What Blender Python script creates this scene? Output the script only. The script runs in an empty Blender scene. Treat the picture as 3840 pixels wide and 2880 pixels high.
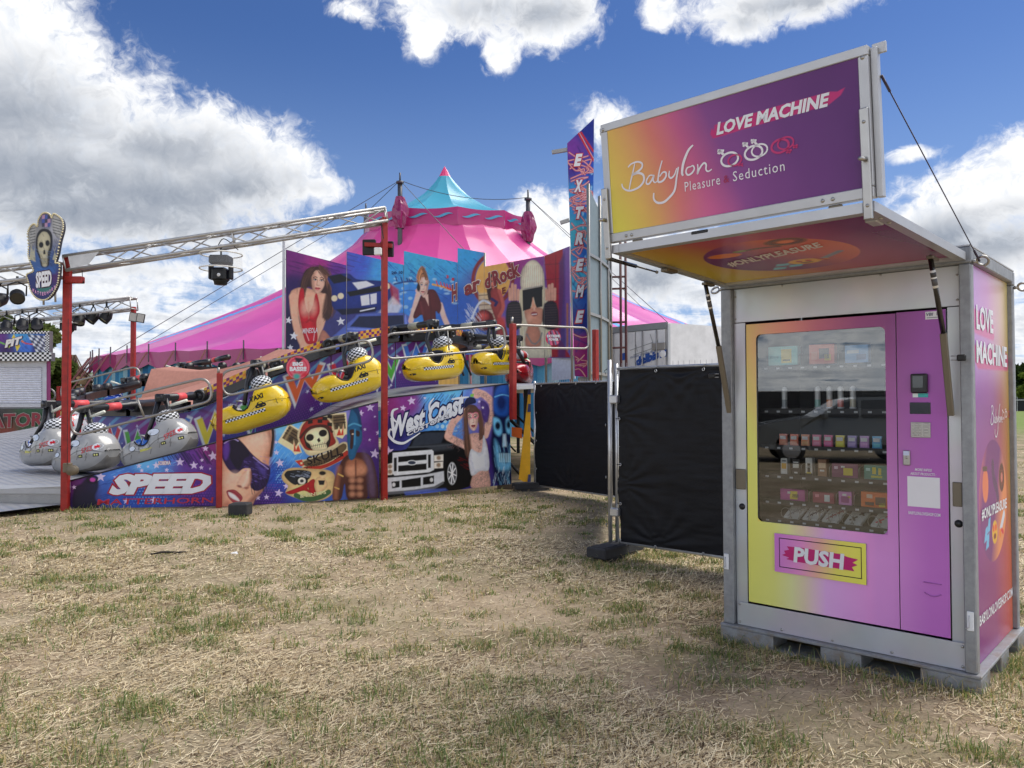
import bpy, bmesh, math, random
import numpy as np
from mathutils import Matrix, Vector
random.seed(7); RNG = np.random.default_rng(11)
SC = bpy.context.scene; COL = SC.collection
PI = math.pi
V3 = lambda *a: np.array(a if len(a) > 1 else a[0], float)
# ------------------------------------------------------------------ camera
FPX, PITCH, ROLL, CH = 2884.0, .0229, .0032, 1.6      # focal length in photo pixels (3840 wide), height in metres
_F = V3(0, math.cos(PITCH), math.sin(PITCH)); _U0 = V3(0, -math.sin(PITCH), math.cos(PITCH)); _R0 = V3(1, 0, 0)
CR = math.cos(ROLL)*_R0 - math.sin(ROLL)*_U0; CU = math.cos(ROLL)*_U0 + math.sin(ROLL)*_R0; CF = _F
CO = V3(0, 0, CH)
cd = bpy.data.cameras.new('camera'); cam = bpy.data.objects.new('camera', cd); COL.objects.link(cam); SC.camera = cam
cd.sensor_fit = 'HORIZONTAL'; cd.sensor_width = 36; cd.lens = 36*FPX/3840; cd.clip_start = .05; cd.clip_end = 3000
cam.matrix_world = Matrix(((CR[0], CU[0], -CF[0], CO[0]), (CR[1], CU[1], -CF[1], CO[1]), (CR[2], CU[2], -CF[2], CO[2]), (0, 0, 0, 1)))
def ray(u, v): return CF + CR*((u-1920)/FPX) - CU*((v-1440)/FPX)
def proj(P):
    d = np.asarray(P, float)-CO; y = d@CF
    return 1920+FPX*(d@CR)/y, 1440-FPX*(d@CU)/y
def at(u, v, y): d = ray(u, v); return CO+d*(y/d[1])          # photo pixel at a given depth
def atz(u, v, z): d = ray(u, v); return CO+d*((z-CH)/d[2])
def onp(u, v, P0, n): d = ray(u, v); return CO+d*(((P0-CO)@n)/(d@n))
# ------------------------------------------------------------------ world: Nishita sky with a broken cumulus layer
SUN_EL, SUN_AZ = math.radians(57), math.radians(62)            # azimuth from +Y towards +X
world = bpy.data.worlds.new('World'); SC.world = world; world.use_nodes = True
class G:
    def __init__(s, nt): s.nt = nt
    def n(s, t, **k):
        o = s.nt.nodes.new(t)
        for a, b in k.items(): setattr(o, a, b)
        return o
    def set(s, sock, x):
        if isinstance(x, bpy.types.NodeSocket): s.nt.links.new(x, sock)
        else: sock.default_value = x
    def m(s, op, a, b=0., c=0., clamp=False):
        o = s.n('ShaderNodeMath', operation=op, use_clamp=clamp)
        for i, x in enumerate((a, b, c)): s.set(o.inputs[i], x)
        return o.outputs[0]
    def v(s, op, a, b=(0, 0, 0), out=0):
        o = s.n('ShaderNodeVectorMath', operation=op); s.set(o.inputs[0], a); s.set(o.inputs[1], b); return o.outputs[out]
    def xyz(s, x, y, z=0.):
        o = s.n('ShaderNodeCombineXYZ')
        for i, q in enumerate((x, y, z)): s.set(o.inputs[i], q)
        return o.outputs[0]
    def sep(s, v): o = s.n('ShaderNodeSeparateXYZ'); s.set(o.inputs[0], v); return o.outputs
    def noise(s, v, scale=5., detail=6., rough=.55, dist=0., out='Fac'):
        o = s.n('ShaderNodeTexNoise'); s.set(o.inputs['Vector'], v); o.inputs['Scale'].default_value = scale
        o.inputs['Detail'].default_value = detail; o.inputs['Roughness'].default_value = rough; o.inputs['Distortion'].default_value = dist
        return o.outputs[out]
    def step(s, x, a, b, smooth=True, lo=0., hi=1.):
        o = s.n('ShaderNodeMapRange', interpolation_type='SMOOTHSTEP' if smooth else 'LINEAR'); s.set(o.inputs[0], x)
        for i, q in enumerate((a, b, lo, hi)): o.inputs[i+1].default_value = q
        return o.outputs[0]
    def mix(s, f, a, b, mode='MIX'):
        o = s.n('ShaderNodeMix', data_type='RGBA', blend_type=mode); s.set(o.inputs[0], f); s.set(o.inputs[6], a); s.set(o.inputs[7], b); return o.outputs[2]
SKY_STRENGTH = .10
def build_world():
    nt = world.node_tree; nt.nodes.clear(); g = G(nt)
    sky = g.n('ShaderNodeTexSky', sky_type='NISHITA', sun_disc=False, sun_elevation=SUN_EL, sun_rotation=SUN_AZ, altitude=100., air_density=1.1, dust_density=.55, ozone_density=4.5)
    d = g.n('ShaderNodeTexCoord').outputs['Generated']; x, y, z = g.sep(d)
    az = g.m('ARCTAN2', x, y); el = g.m('ARCSINE', z); q = g.xyz(az, el)
    def px(u, v): r = ray(u, v); r = r/np.linalg.norm(r); return math.atan2(r[0], r[1]), math.asin(r[2])
    def field(bl):
        acc = None
        for (u, v, ru, rv, w) in bl:
            a, e = px(u, v); dd = g.v('MULTIPLY', g.v('SUBTRACT', q, (a, e, 0)), (FPX/ru, FPX/rv, 0))
            f = g.m('MULTIPLY', g.m('SUBTRACT', 1., g.v('LENGTH', dd, out=1)), w)
            acc = f if acc is None else g.m('SMOOTH_MAX', acc, f, .25)
        return acc
    cumulus = [(-60, 260, 400, 420, 1.1), (120, 520, 520, 400, 1.2), (520, 640, 520, 290, 1.2), (860, 640, 340, 235, 1.1), (1060, 640, 190, 150, 1), (1210, 700, 110, 65, .9), (350, 800, 640, 130, 1),
        (1750, -10, 440, 140, 1.1), (2060, 50, 230, 140, 1.1), (1600, 130, 110, 110, .9), (1880, 180, 80, 100, .9), (1330, 40, 100, 40, .6),
        (2950, -30, 420, 120, 1.1), (2480, 40, 90, 70, .8), (2790, 90, 110, 60, .8),
        (3690, 720, 270, 130, 1.1), (3830, 620, 170, 120, 1), (3520, 850, 230, 130, 1.1), (3720, 960, 340, 150, 1.1),
        (3420, 578, 110, 32, .8), (2260, 470, 120, 100, .55), (2080, 850, 230, 150, 1), (600, 300, 70, 30, .4), (2420, 1000, 330, 200, .9), (600, 1020, 650, 60, .5), (1050, 1000, 300, 150, .8), (60, 1000, 200, 70, .6)]
    grey = [(150, 760, 760, 230, 1.1), (640, 800, 560, 150, 1.1), (60, 430, 330, 150, .6), (900, 720, 250, 110, .7), (3650, 900, 320, 90, .9), (1950, 50, 260, 60, .6), (3000, 20, 300, 50, .5), (560, 560, 300, 90, .5), (2400, 1050, 300, 90, .6)]
    wq = g.v('ADD', q, g.v('MULTIPLY', g.v('SUBTRACT', g.noise(q, 16., 4., .55, out='Color'), (.5, .5, .5)), (.07, .055, 0)))
    n1 = g.noise(wq, 11., 4., .55); n2 = g.noise(wq, 30., 9., .66); n3 = g.noise(wq, 75., 8., .62)
    puff = g.m('ABSOLUTE', g.m('SUBTRACT', g.noise(wq, 26., 6., .55), .5))
    nn = g.m('ADD', g.m('ADD', g.m('MULTIPLY', g.m('SUBTRACT', n1, .5), 1.3), g.m('MULTIPLY', g.m('SUBTRACT', n2, .5), 1.5)), g.m('ADD', g.m('MULTIPLY', g.m('SUBTRACT', n3, .5), .7), g.m('MULTIPLY', g.m('SUBTRACT', .12, puff), 1.2)))
    F1 = g.m('ADD', field(cumulus), g.m('MULTIPLY', nn, .62))
    # a layer of flat cumulus seen in perspective: low over the horizon, and over the rest of the sky outside the frame
    zz = g.m('ADD', g.m('MAXIMUM', z, 0.), .06)
    pl = g.xyz(g.m('DIVIDE', x, zz), g.m('DIVIDE', y, zz), 3.1)
    pl2 = g.v('ADD', pl, g.v('MULTIPLY', g.noise(pl, 1.5, 3., .5, out='Color'), (.5, .5, 0)))
    nl = g.noise(pl2, .85, 9., .62); nf = g.noise(q, 40., 6., .6)
    low = g.step(el, .27, .08)
    front = g.m('MULTIPLY', g.step(g.m('ABSOLUTE', az), .9, .7), g.step(el, .75, .52))
    out = g.m('SUBTRACT', 1., front)
    thr = g.m('ADD', g.m('MULTIPLY', low, .165), g.m('MULTIPLY', out, .045))
    thr = g.m('SUBTRACT', thr, g.m('MULTIPLY', front, g.m('SUBTRACT', .25, g.m('MULTIPLY', low, .25))))
    F2 = g.m('ADD', g.m('MULTIPLY', g.m('ADD', g.m('SUBTRACT', nl, .5), thr), 5.5), g.m('MULTIPLY', g.m('SUBTRACT', nf, .5), 2.2))
    F1 = g.m('MULTIPLY', g.m('ADD', F1, 1.), front); F1 = g.m('SUBTRACT', F1, 1.)
    dens = g.m('MAXIMUM', g.step(F1, -.04, .52), g.m('MULTIPLY', g.step(F2, .0, 1.0), .95))
    gm = g.m('ADD', field(grey), g.m('MULTIPLY', nn, .6))
    gr = g.m('MULTIPLY', g.step(gm, -.45, .8), g.m('MULTIPLY', g.step(F1, .1, .9), front))
    gl = g.m('MULTIPLY', g.step(F2, .5, 2.2), g.m('ADD', .42, g.m('MULTIPLY', g.step(n2, .4, .6), .38)))
    shade = g.m('MAXIMUM', gr, gl)
    bill = g.step(g.m('ADD', g.m('MULTIPLY', n2, .6), g.m('MULTIPLY', n3, .4)), .36, .60)
    white = g.mix(bill, (6.4, 6.7, 7.2, 1), (8.6, 8.6, 8.6, 1))
    dark = g.mix(g.step(n2, .3, .7), (2.2, 2.55, 3.15, 1), (3.2, 3.5, 4.05, 1))
    cl = g.mix(shade, white, dark)
    lit = g.m('ADD', .76, g.m('MULTIPLY', g.step(y, .35, -.6), .9)); cl = g.mix(1., cl, g.xyz(lit, lit, lit), 'MULTIPLY')      # unseen clouds behind the camera are brightened to add fill light
    base = g.mix(1., sky.outputs[0], (.285, .375, .55, 1), 'MULTIPLY'); base = g.mix(g.m('MULTIPLY', g.step(el, .46, -.02), .80), base, (2.25, 3.25, 5.0, 1))
    res = g.mix(dens, base, cl)
    bg = g.n('ShaderNodeBackground'); g.set(bg.inputs[0], res); bg.inputs[1].default_value = SKY_STRENGTH
    o = g.n('ShaderNodeOutputWorld'); nt.links.new(bg.outputs[0], o.inputs[0])
build_world()
sd = bpy.data.lights.new('sun', 'SUN'); sun = bpy.data.objects.new('sun', sd); COL.objects.link(sun)
sd.energy = 2.05; sd.angle = math.radians(46); sd.color = (1, .95, .87)
_s = Vector((math.sin(SUN_AZ)*math.cos(SUN_EL), math.cos(SUN_AZ)*math.cos(SUN_EL), math.sin(SUN_EL)))
sun.rotation_euler = (-_s).to_track_quat('-Z', 'Y').to_euler(); sun.location = (3, 20, 25)
SC.view_settings.view_transform = 'Standard'; SC.view_settings.look = 'None'; SC.view_settings.exposure = .8; SC.view_settings.gamma = 1
SC.view_settings.use_curve_mapping = False
SC.cycles.max_bounces = 6; SC.cycles.transparent_max_bounces = 12; SC.cycles.caustics_reflective = False; SC.cycles.caustics_refractive = False
# ------------------------------------------------------------------ helpers
def lin(c):
    c = np.asarray(c, float)/255.; return np.where(c <= .04045, c/12.92, ((c+.055)/1.055)**2.4)
GAIN = 1.3
def ink(*c): c = lin(c if len(c) > 1 else c[0])*GAIN; return c*min(1., .86/max(c.max(), 1e-6))        # printed / painted colour, from its look in the shade
def hx(p, s=1.): return np.array(p, float)*s
def fbm(x, y, sc=1., oct=4, seed=0):
    def h(i, j): n = (i*374761393+j*668265263+seed*974634777) & 0x7fffffff; n = ((n ^ (n >> 13))*1274126177) & 0x7fffffff; return ((n ^ (n >> 16)) & 0xffff)/65535.
    r = 0; a = .5; t = 0
    for o in range(oct):
        X = x*sc*2**o+17.3*o; Y = y*sc*2**o-9.1*o; i = np.floor(X).astype(np.int64); j = np.floor(Y).astype(np.int64); f = X-i; k = Y-j
        f = f*f*(3-2*f); k = k*k*(3-2*k)
        r = r+a*((h(i, j)*(1-f)+h(i+1, j)*f)*(1-k)+(h(i, j+1)*(1-f)+h(i+1, j+1)*f)*k); t += a; a *= .5
    return r/t
MATS = {}
def mat(name, col=None, rough=.5, metal=0., var=.12, vs=6., bump=0., bs=40., coat=0., spec=.5, trans=0., alpha=1., rvar=.1, obj=True):
    """Procedural material; col None reads the mesh's own colour attribute (paint or print)."""
    if name in MATS: return MATS[name]
    m = bpy.data.materials.new(name); m.use_nodes = True; nt = m.node_tree; g = G(nt); b = nt.nodes['Principled BSDF']
    tc = g.n('ShaderNodeTexCoord').outputs['Object']
    if col is None:
        a = g.n('ShaderNodeVertexColor'); a.layer_name = 'Col'; c = a.outputs[0]
    else:
        r = g.n('ShaderNodeRGB'); r.outputs[0].default_value = (*col, 1); c = r.outputs[0]
    n = g.noise(tc, vs, 5., .6)
    f = g.m('ADD', 1.-var, g.m('MULTIPLY', g.step(n, .25, .75, False), 2*var))
    c = g.mix(1., c, g.xyz(f, f, f), 'MULTIPLY')
    g.set(b.inputs['Base Color'], c); b.inputs['Metallic'].default_value = metal; b.inputs['Specular IOR Level'].default_value = spec
    g.set(b.inputs['Roughness'], g.m('ADD', rough-rvar/2, g.m('MULTIPLY', g.noise(tc, vs*2.3, 4., .6), rvar), clamp=True))
    b.inputs['Coat Weight'].default_value = coat; b.inputs['Coat Roughness'].default_value = .06
    b.inputs['Transmission Weight'].default_value = trans; b.inputs['Alpha'].default_value = alpha
    if bump:
        bn = g.n('ShaderNodeBump'); bn.inputs['Strength'].default_value = bump; bn.inputs['Distance'].default_value = .01
        g.set(bn.inputs['Height'], g.noise(tc, bs, 5., .6)); g.set(b.inputs['Normal'], bn.outputs[0])
    MATS[name] = m; return m
PRINT = mat('printed_vinyl', None, .42, var=.05, vs=3., coat=.05, spec=.35)
PAINT = mat('gloss_paint', None, .22, var=.07, vs=5., coat=.6, bump=.02)
SATIN = mat('satin_paint', None, .5, var=.12, vs=9., bump=.05)
MATTE = mat('matte_cloth', None, .85, var=.12, vs=12., bump=.1, spec=.2)
STEEL = mat('bare_steel', None, .42, metal=.75, var=.15, vs=14., bump=.04)
class MB:
    """Collects shapes with a colour per face; build() links them as one mesh object."""
    def __init__(s, col=(.5, .5, .5)): s.v = []; s.f = []; s.c = []; s.n = 0; s.col = np.array(col, float); s.sm = []
    def add(s, vs, fs, col=None, smooth=False):
        vs = np.asarray(vs, float).reshape(-1, 3); b = s.n; s.v.append(vs); s.n += len(vs)
        col = s.col if col is None else np.asarray(col, float)
        for k, f in enumerate(fs):
            s.f.append([i+b for i in f]); s.c.append(col if col.ndim == 1 else col[k]); s.sm.append(smooth)
        return s
    def quad(s, a, b, c, d, col=None): return s.add([a, b, c, d], [(0, 1, 2, 3)], col)
    def box(s, c, size, M=None, col=None, ch=0.):
        """box centred at c; M columns are its axes; ch chamfers the edges"""
        c = V3(c); h = V3(size)/2; M = np.eye(3) if M is None else np.asarray(M, float)
        if ch <= 0:
            P = np.array([[x, y, z] for x in (-1, 1) for y in (-1, 1) for z in (-1, 1)])*h
            return s.add(c+P@M.T, [(0, 1, 3, 2), (4, 6, 7, 5), (0, 4, 5, 1), (2, 3, 7, 6), (0, 2, 6, 4), (1, 5, 7, 3)], col)
        ch = min(ch, h.min()*.95); V = []; ix = {}
        for sx in (-1, 1):
            for sy in (-1, 1):
                for sz in (-1, 1):
                    sg = np.array([sx, sy, sz])
                    for k in range(3):
                        q = sg*(h-ch); q[k] = sg[k]*h[k]; ix[(sx, sy, sz, k)] = len(V); V.append(q)
        fs = []; R = [(-1, -1), (1, -1), (1, 1), (-1, 1)]
        def key(k, sk, p, q):
            t = [0, 0, 0]; t[k] = sk; t[(k+1) % 3] = p; t[(k+2) % 3] = q; return tuple(t)
        for k in range(3):
            for sk in (-1, 1):
                f = [ix[key(k, sk, p, q)+(k,)] for p, q in R]; fs.append(f if sk > 0 else f[::-1])
        for k in range(3):                                         # edges along axis k
            i, j = (k+1) % 3, (k+2) % 3
            for p in (-1, 1):
                for q in (-1, 1):
                    A = key(k, -1, p, q); B = key(k, 1, p, q); f = [ix[A+(i,)], ix[B+(i,)], ix[B+(j,)], ix[A+(j,)]]
                    fs.append(f if p*q < 0 else f[::-1])
        for sx in (-1, 1):
            for sy in (-1, 1):
                for sz in (-1, 1):
                    f = [ix[(sx, sy, sz, k)] for k in range(3)]; fs.append(f if sx*sy*sz > 0 else f[::-1])
        return s.add(c+np.array(V)@M.T, fs, col)
    def tube(s, pts, r, n=8, col=None, cap=True, closed=False):
        pts = [V3(p) for p in pts]; N = len(pts); rr = np.broadcast_to(np.asarray(r, float), (N,)); V = []; up = None
        for i, p in enumerate(pts):
            a = pts[(i-1) % N] if (closed or i > 0) else p; b = pts[(i+1) % N] if (closed or i < N-1) else p
            t = b-a; t = t/(np.linalg.norm(t)+1e-12)
            if up is None: up = V3(0, 0, 1) if abs(t[2]) < .9 else V3(1, 0, 0)
            x = np.cross(up, t); x /= np.linalg.norm(x)+1e-12; up = np.cross(t, x)
            an = np.arange(n)*2*PI/n+PI/n; V.append(p+rr[i]*(np.cos(an)[:, None]*x+np.sin(an)[:, None]*up))
        fs = []
        for i in range(N if closed else N-1):
            j = (i+1) % N
            for k in range(n): l = (k+1) % n; fs.append((i*n+k, i*n+l, j*n+l, j*n+k))
        if cap and not closed: fs += [tuple(range(n))[::-1], tuple((N-1)*n+k for k in range(n))]
        return s.add(np.concatenate(V), fs, col, smooth=n > 5)
    def lathe(s, c, prof, n=16, axis=(0, 0, 1), col=None, cols=None):
        """prof: (radius, height) pairs along axis from c"""
        ax = V3(axis); ax /= np.linalg.norm(ax); x = np.cross(V3(0, 1, 0) if abs(ax[1]) < .9 else V3(1, 0, 0), ax); x /= np.linalg.norm(x); y = np.cross(ax, x)
        an = np.arange(n)*2*PI/n; V = [V3(c)+ax*h+max(r, 1e-4)*(np.cos(an)[:, None]*x+np.sin(an)[:, None]*y) for r, h in prof]; fs = []; cc = []
        for i in range(len(prof)-1):
            for k in range(n):
                l = (k+1) % n; fs.append((i*n+k, i*n+l, (i+1)*n+l, (i+1)*n+k)); cc.append(s.col if cols is None and col is None else (cols(i, k) if cols else V3(col)))
        return s.add(np.concatenate(V), fs, np.array(cc), smooth=True)
    def ball(s, c, r, n=12, m=8, M=None, col=None, cols=None):
        r = np.broadcast_to(V3(r) if np.ndim(r) else V3(r, r, r), (3,)); M = np.eye(3) if M is None else np.asarray(M); V = []; fs = []; cc = []
        for i in range(m+1):
            t = PI*i/m
            for k in range(n): a = 2*PI*k/n; V.append(V3(c)+M@(r*V3(math.sin(t)*math.cos(a), math.sin(t)*math.sin(a), math.cos(t))))
        for i in range(m):
            for k in range(n): l = (k+1) % n; fs.append((i*n+k, (i+1)*n+k, (i+1)*n+l, i*n+l)); cc.append(cols(i, k) if cols else (s.col if col is None else V3(col)))
        return s.add(V, fs, np.array(cc), smooth=True)
    def prism(s, poly, d, col=None):
        """flat polygon (list of 3-D points) thickened by vector d"""
        P = np.array(poly, float); n = len(P); d = V3(d)
        fs = [tuple(range(n))[::-1], tuple(range(n, 2*n))]+[(i, (i+1) % n, n+(i+1) % n, n+i) for i in range(n)]
        return s.add(np.concatenate([P, P+d]), fs, col)
    def strip(s, pts, w, nrm, col=None, off=0.):
        """ribbon of width w (scalar or list) lying in the plane with normal nrm"""
        P = np.array(pts, float); nrm = V3(nrm); w = np.broadcast_to(np.asarray(w, float), (len(P),)); T = np.gradient(P, axis=0); T /= np.linalg.norm(T, axis=1)[:, None]+1e-12
        S = np.cross(nrm, T); S /= np.linalg.norm(S, axis=1)[:, None]+1e-12; A = P+S*w[:, None]/2+nrm*off; B = P-S*w[:, None]/2+nrm*off; n = len(P)
        return s.add(np.concatenate([A, B]), [(i, n+i, n+i+1, i+1) for i in range(n-1)], col)
    def build(s, name, m=None, parent=None, label=None, kind=None, off=None):
        me = bpy.data.meshes.new(name); V = np.concatenate(s.v) if s.v else np.zeros((0, 3))
        me.from_pydata(V.tolist(), [], s.f)
        ca = me.color_attributes.new('Col', 'FLOAT_COLOR', 'CORNER'); n = np.array([len(f) for f in s.f]); c = np.repeat(np.array(s.c).reshape(-1, 3), n, axis=0)
        ca.data.foreach_set('color', np.concatenate([c, np.ones((len(c), 1))], 1).astype(np.float32).ravel())
        me.polygons.foreach_set('use_smooth', np.array(s.sm, bool)); me.materials.append(m or SATIN); me.update()
        return link(name, me, parent, label, kind)
def link(name, me, parent=None, label=None, kind=None):
    o = bpy.data.objects.new(name, me); COL.objects.link(o)
    if parent is not None:
        o.parent = parent
        if parent.type == 'EMPTY' and not parent.get('_local'): o.matrix_parent_inverse = Matrix.Translation(-parent.location)
    if label: o['label'] = label
    if kind: o['kind'] = kind
    return o
def thing(name, label, cat, loc=(0, 0, 0), group=None, M=None):
    o = bpy.data.objects.new(name, None); COL.objects.link(o); o.empty_display_size = .1; o['label'] = label; o['category'] = cat
    if M is not None: o['_local'] = 1; o.matrix_world = M
    else: o.location = tuple(float(x) for x in loc)
    if group: o['group'] = group
    return o
def tag(o, label, cat, group=None):
    o['label'] = label; o['category'] = cat
    if group: o['group'] = group
    return o
def unit(v): v = V3(v); return v/np.linalg.norm(v)
def smooth_line(pts, n=8, closed=False):
    P = np.array(pts, float); N = len(P); out = []
    for i in range(N if closed else N-1):
        g = lambda k: P[k % N] if closed else P[min(max(k, 0), N-1)]
        a, b, c, d = g(i-1), g(i), g(i+1), g(i+2)
        for t in np.arange(n)/n: out.append(.5*((2*b)+(c-a)*t+(2*a-5*b+4*c-d)*t*t+(3*b-a-3*c+d)*t**3))
    if not closed: out.append(P[-1])
    return np.array(out)
_TX = {}
def text2d(s, bold=0., shear=0., res=2, sp=1., outline=0.):
    """text as a flat mesh in the unit box of its un-outlined self"""
    k = (s, bold, shear, res, sp, outline)
    if k in _TX: return _TX[k]
    def raw(off):
        c = bpy.data.curves.new('t', 'FONT'); c.body = s; c.size = 1; c.offset = off; c.shear = shear; c.resolution_u = res; c.space_character = sp; c.fill_mode = 'FRONT'
        o = bpy.data.objects.new('t', c); COL.objects.link(o); bpy.context.view_layer.update()
        me = bpy.data.meshes.new_from_object(o.evaluated_get(bpy.context.evaluated_depsgraph_get()))
        V = np.empty(len(me.vertices)*3); me.vertices.foreach_get('co', V); F = [tuple(p.vertices) for p in me.polygons]
        bpy.data.objects.remove(o); bpy.data.curves.remove(c); bpy.data.meshes.remove(me); return V.reshape(-1, 3)[:, :2], F
    V, F = raw(bold); lo, hi = V.min(0), V.max(0)
    if outline: V, F = raw(bold+outline)
    _TX[k] = ((V-lo)/(hi-lo), F); return _TX[k]
def put_text(mb, s, O, X, Y, col, off=None, **k):
    V, F = text2d(s, **k); P = V3(O)+V[:, :1]*V3(X)+V[:, 1:]*V3(Y)
    if off is not None: P = P+V3(off)
    mb.add(P, F, col)
# ------------------------------------------------------------------ painter: flat prints evaluated on a fine grid (colour attribute of the panel)
class Cv:
    def __init__(s, u, v): s.u = u; s.v = v; s.c = np.zeros((len(u), 3))
    def fill(s, c): s.c[:] = ink(*c)
    def blend(s, a, c): s.c += a[:, None]*((ink(*c) if np.ndim(c) == 1 else c)-s.c)
    def box(s, pts, m): pts = np.array(pts); return (s.u > pts[:, 0].min()-m) & (s.u < pts[:, 0].max()+m) & (s.v > pts[:, 1].min()-m) & (s.v < pts[:, 1].max()+m)
    def sd(s, pts, k):
        P = np.array(pts, float); x = s.u[k]; y = s.v[k]; d = np.full(len(x), 1e18); ins = np.zeros(len(x), bool); n = len(P)
        for i in range(n):
            a = P[i]; b = P[(i+1) % n]; e = b-a; wx = x-a[0]; wy = y-a[1]; t = np.clip((wx*e[0]+wy*e[1])/(e@e+1e-9), 0, 1)
            d = np.minimum(d, (wx-e[0]*t)**2+(wy-e[1]*t)**2)
            if abs(e[1]) > 1e-9: ins ^= ((a[1] > y) != (b[1] > y)) & (x < e[0]*(y-a[1])/e[1]+a[0])
        d = np.sqrt(d); return np.where(ins, -d, d)
    def vol(s, c, d, size, k):     # airbrushed roundness: darker towards the outline, lighter inside, a little grain
        f = 1.12-k*np.exp(-np.maximum(d, 0)/(.13*size+1e-6)); return ink(*c)*f[:, None]
    def poly(s, pts, c, soft=1.2, a=1., sm=0, v=.42):
        if sm: pts = smooth_line(pts, sm, True)
        k = s.box(pts, soft*2+1)
        if not k.any(): return
        w = np.zeros(len(s.u)); sd = s.sd(pts, k); w[k] = a*np.clip(.5-sd/(2*soft), 0, 1)
        if sm and v and np.ndim(c) == 1:
            P = np.array(pts); cc = np.zeros((len(s.u), 3)); cc[k] = s.vol(c, -sd, math.sqrt(np.ptp(P[:, 0])*np.ptp(P[:, 1])), v); c = cc
        s.blend(w, c)
    def ell(s, x, y, rx, ry, c, soft=1.2, a=1., rot=0., ring=0.):
        ca, sa = math.cos(rot), math.sin(rot); dx = s.u-x; dy = s.v-y; p = (dx*ca+dy*sa)/rx; q = (-dx*sa+dy*ca)/ry
        d = (np.sqrt(p*p+q*q)-1)*min(rx, ry)
        if ring: d = np.abs(d)-ring
        s.blend(a*np.clip(.5-d/(2*soft), 0, 1), c)
    def line(s, pts, w, c, soft=1., a=1., sm=0):
        if sm: pts = smooth_line(pts, sm)
        P = np.array(pts, float); k = s.box(P, w+soft*2); x = s.u[k]; y = s.v[k]
        if not k.any(): return
        d = np.full(len(x), 1e18)
        for i in range(len(P)-1):
            A = P[i]; e = P[i+1]-A; t = np.clip(((x-A[0])*e[0]+(y-A[1])*e[1])/(e@e+1e-9), 0, 1); d = np.minimum(d, (x-A[0]-e[0]*t)**2+(y-A[1]-e[1]*t)**2)
        W = np.zeros(len(s.u)); W[k] = a*np.clip(.5-(np.sqrt(d)-w/2)/(2*soft), 0, 1); s.blend(W, c)
    def face(s, x, y, w, h, rot=0., skin=(222, 178, 152), lip=(176, 66, 72), iris=(60, 44, 36), shade=1, brow=(60, 40, 32)):
        ca, sa = math.cos(rot), math.sin(rot); f = lambda p, q: (x+p*w*ca-q*h*sa, y+p*w*sa+q*h*ca); F = lambda L: [f(*p) for p in L]; k = (skin[0]*.66, skin[1]*.58, skin[2]*.56); hi = (min(255, skin[0]*1.1), min(255, skin[1]*1.12), min(255, skin[2]*1.14))
        s.poly(F([(-.48, -.4), (-.3, -.62), (0, -.68), (.3, -.62), (.48, -.4), (.47, 0), (.38, .36), (.2, .6), (0, .68), (-.2, .6), (-.38, .36), (-.47, 0)]), skin, w*.03, 1, 4, .5)
        s.poly(F([(shade*.2, -.6), (shade*.5, -.4), (shade*.48, 0), (shade*.38, .38), (shade*.12, .64), (shade*.22, .3), (shade*.26, -.1)]), k, w*.12, .6, 4, 0); s.ell(*f(-shade*.24, .16), w*.16, h*.13, hi, w*.1, .6, rot); s.ell(*f(0, -.44), w*.24, h*.12, hi, w*.12, .55, rot); s.ell(*f(0, .54), w*.1, h*.06, hi, w*.06, .5, rot)
        for e in (-1, 1):
            s.line(F([(e*.10, -.22), (e*.24, -.27), (e*.38, -.2)]), w*.055, brow, w*.02, .95, 4); s.ell(*f(e*.23, -.1), w*.135, h*.07, k, w*.06, .7, rot); s.ell(*f(e*.23, -.1), w*.105, h*.05, (236, 232, 228), w*.02, 1, rot); s.ell(*f(e*.23, -.1), w*.055, h*.05, iris, w*.015, 1, rot); s.line(F([(e*.11, -.1), (e*.23, -.155), (e*.36, -.11)]), w*.045, (34, 24, 22), w*.015, 1, 4)
        s.line(F([(shade*.05, -.1), (shade*.085, .16), (shade*.04, .2)]), w*.06, k, w*.04, .75, 4); s.line(F([(-.01, -.1), (0, .14)]), w*.05, hi, w*.03, .8); s.ell(*f(-.06, .2), w*.035, h*.018, (96, 54, 46), w*.02, .8, rot); s.ell(*f(.06, .2), w*.035, h*.018, (96, 54, 46), w*.02, .8, rot)
        s.poly(F([(-.2, .37), (-.06, .32), (0, .34), (.06, .32), (.2, .37), (.1, .46), (0, .48), (-.1, .46)]), lip, w*.02, 1, 3, .3); s.line(F([(-.18, .375), (0, .39), (.18, .375)]), w*.035, (90, 26, 32), w*.015); s.ell(*f(0, .435), w*.06, h*.014, (236, 170, 170), w*.03, .7, rot); s.ell(*f(0, .52), w*.12, h*.025, k, w*.06, .5, rot)
    def hair(s, pts, n, w, c, a=.5, seed=0, j=6):      # strands following a guide line
        r = np.random.default_rng(seed); P = np.array(pts, float)
        for _ in range(n): o = r.normal(0, j, 2); q = r.uniform(.75, 1.3); s.line(P+o+r.normal(0, j*.25, P.shape), w*r.uniform(.4, 1.2), tuple(min(255, x*q) for x in c), 1.5, a, 4)
    def star(s, x, y, r, c, rot=0., a=1., ri=.42, soft=None):
        s.poly([(x+(r if k % 2 == 0 else r*ri)*math.sin(rot+k*PI/5), y-(r if k % 2 == 0 else r*ri)*math.cos(rot+k*PI/5)) for k in range(10)], c, soft or min(.8, r*.12), a)
    def grad(s, p, q, c0, c1, a=1.):
        p = V3(*p); q = V3(*q); e = q-p; t = np.clip(((s.u-p[0])*e[0]+(s.v-p[1])*e[1])/(e@e), 0, 1)[:, None]; t = t*t*(3-2*t)
        s.blend(np.full(len(s.u), a), ink(*c0)*(1-t)+ink(*c1)*t)
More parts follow.
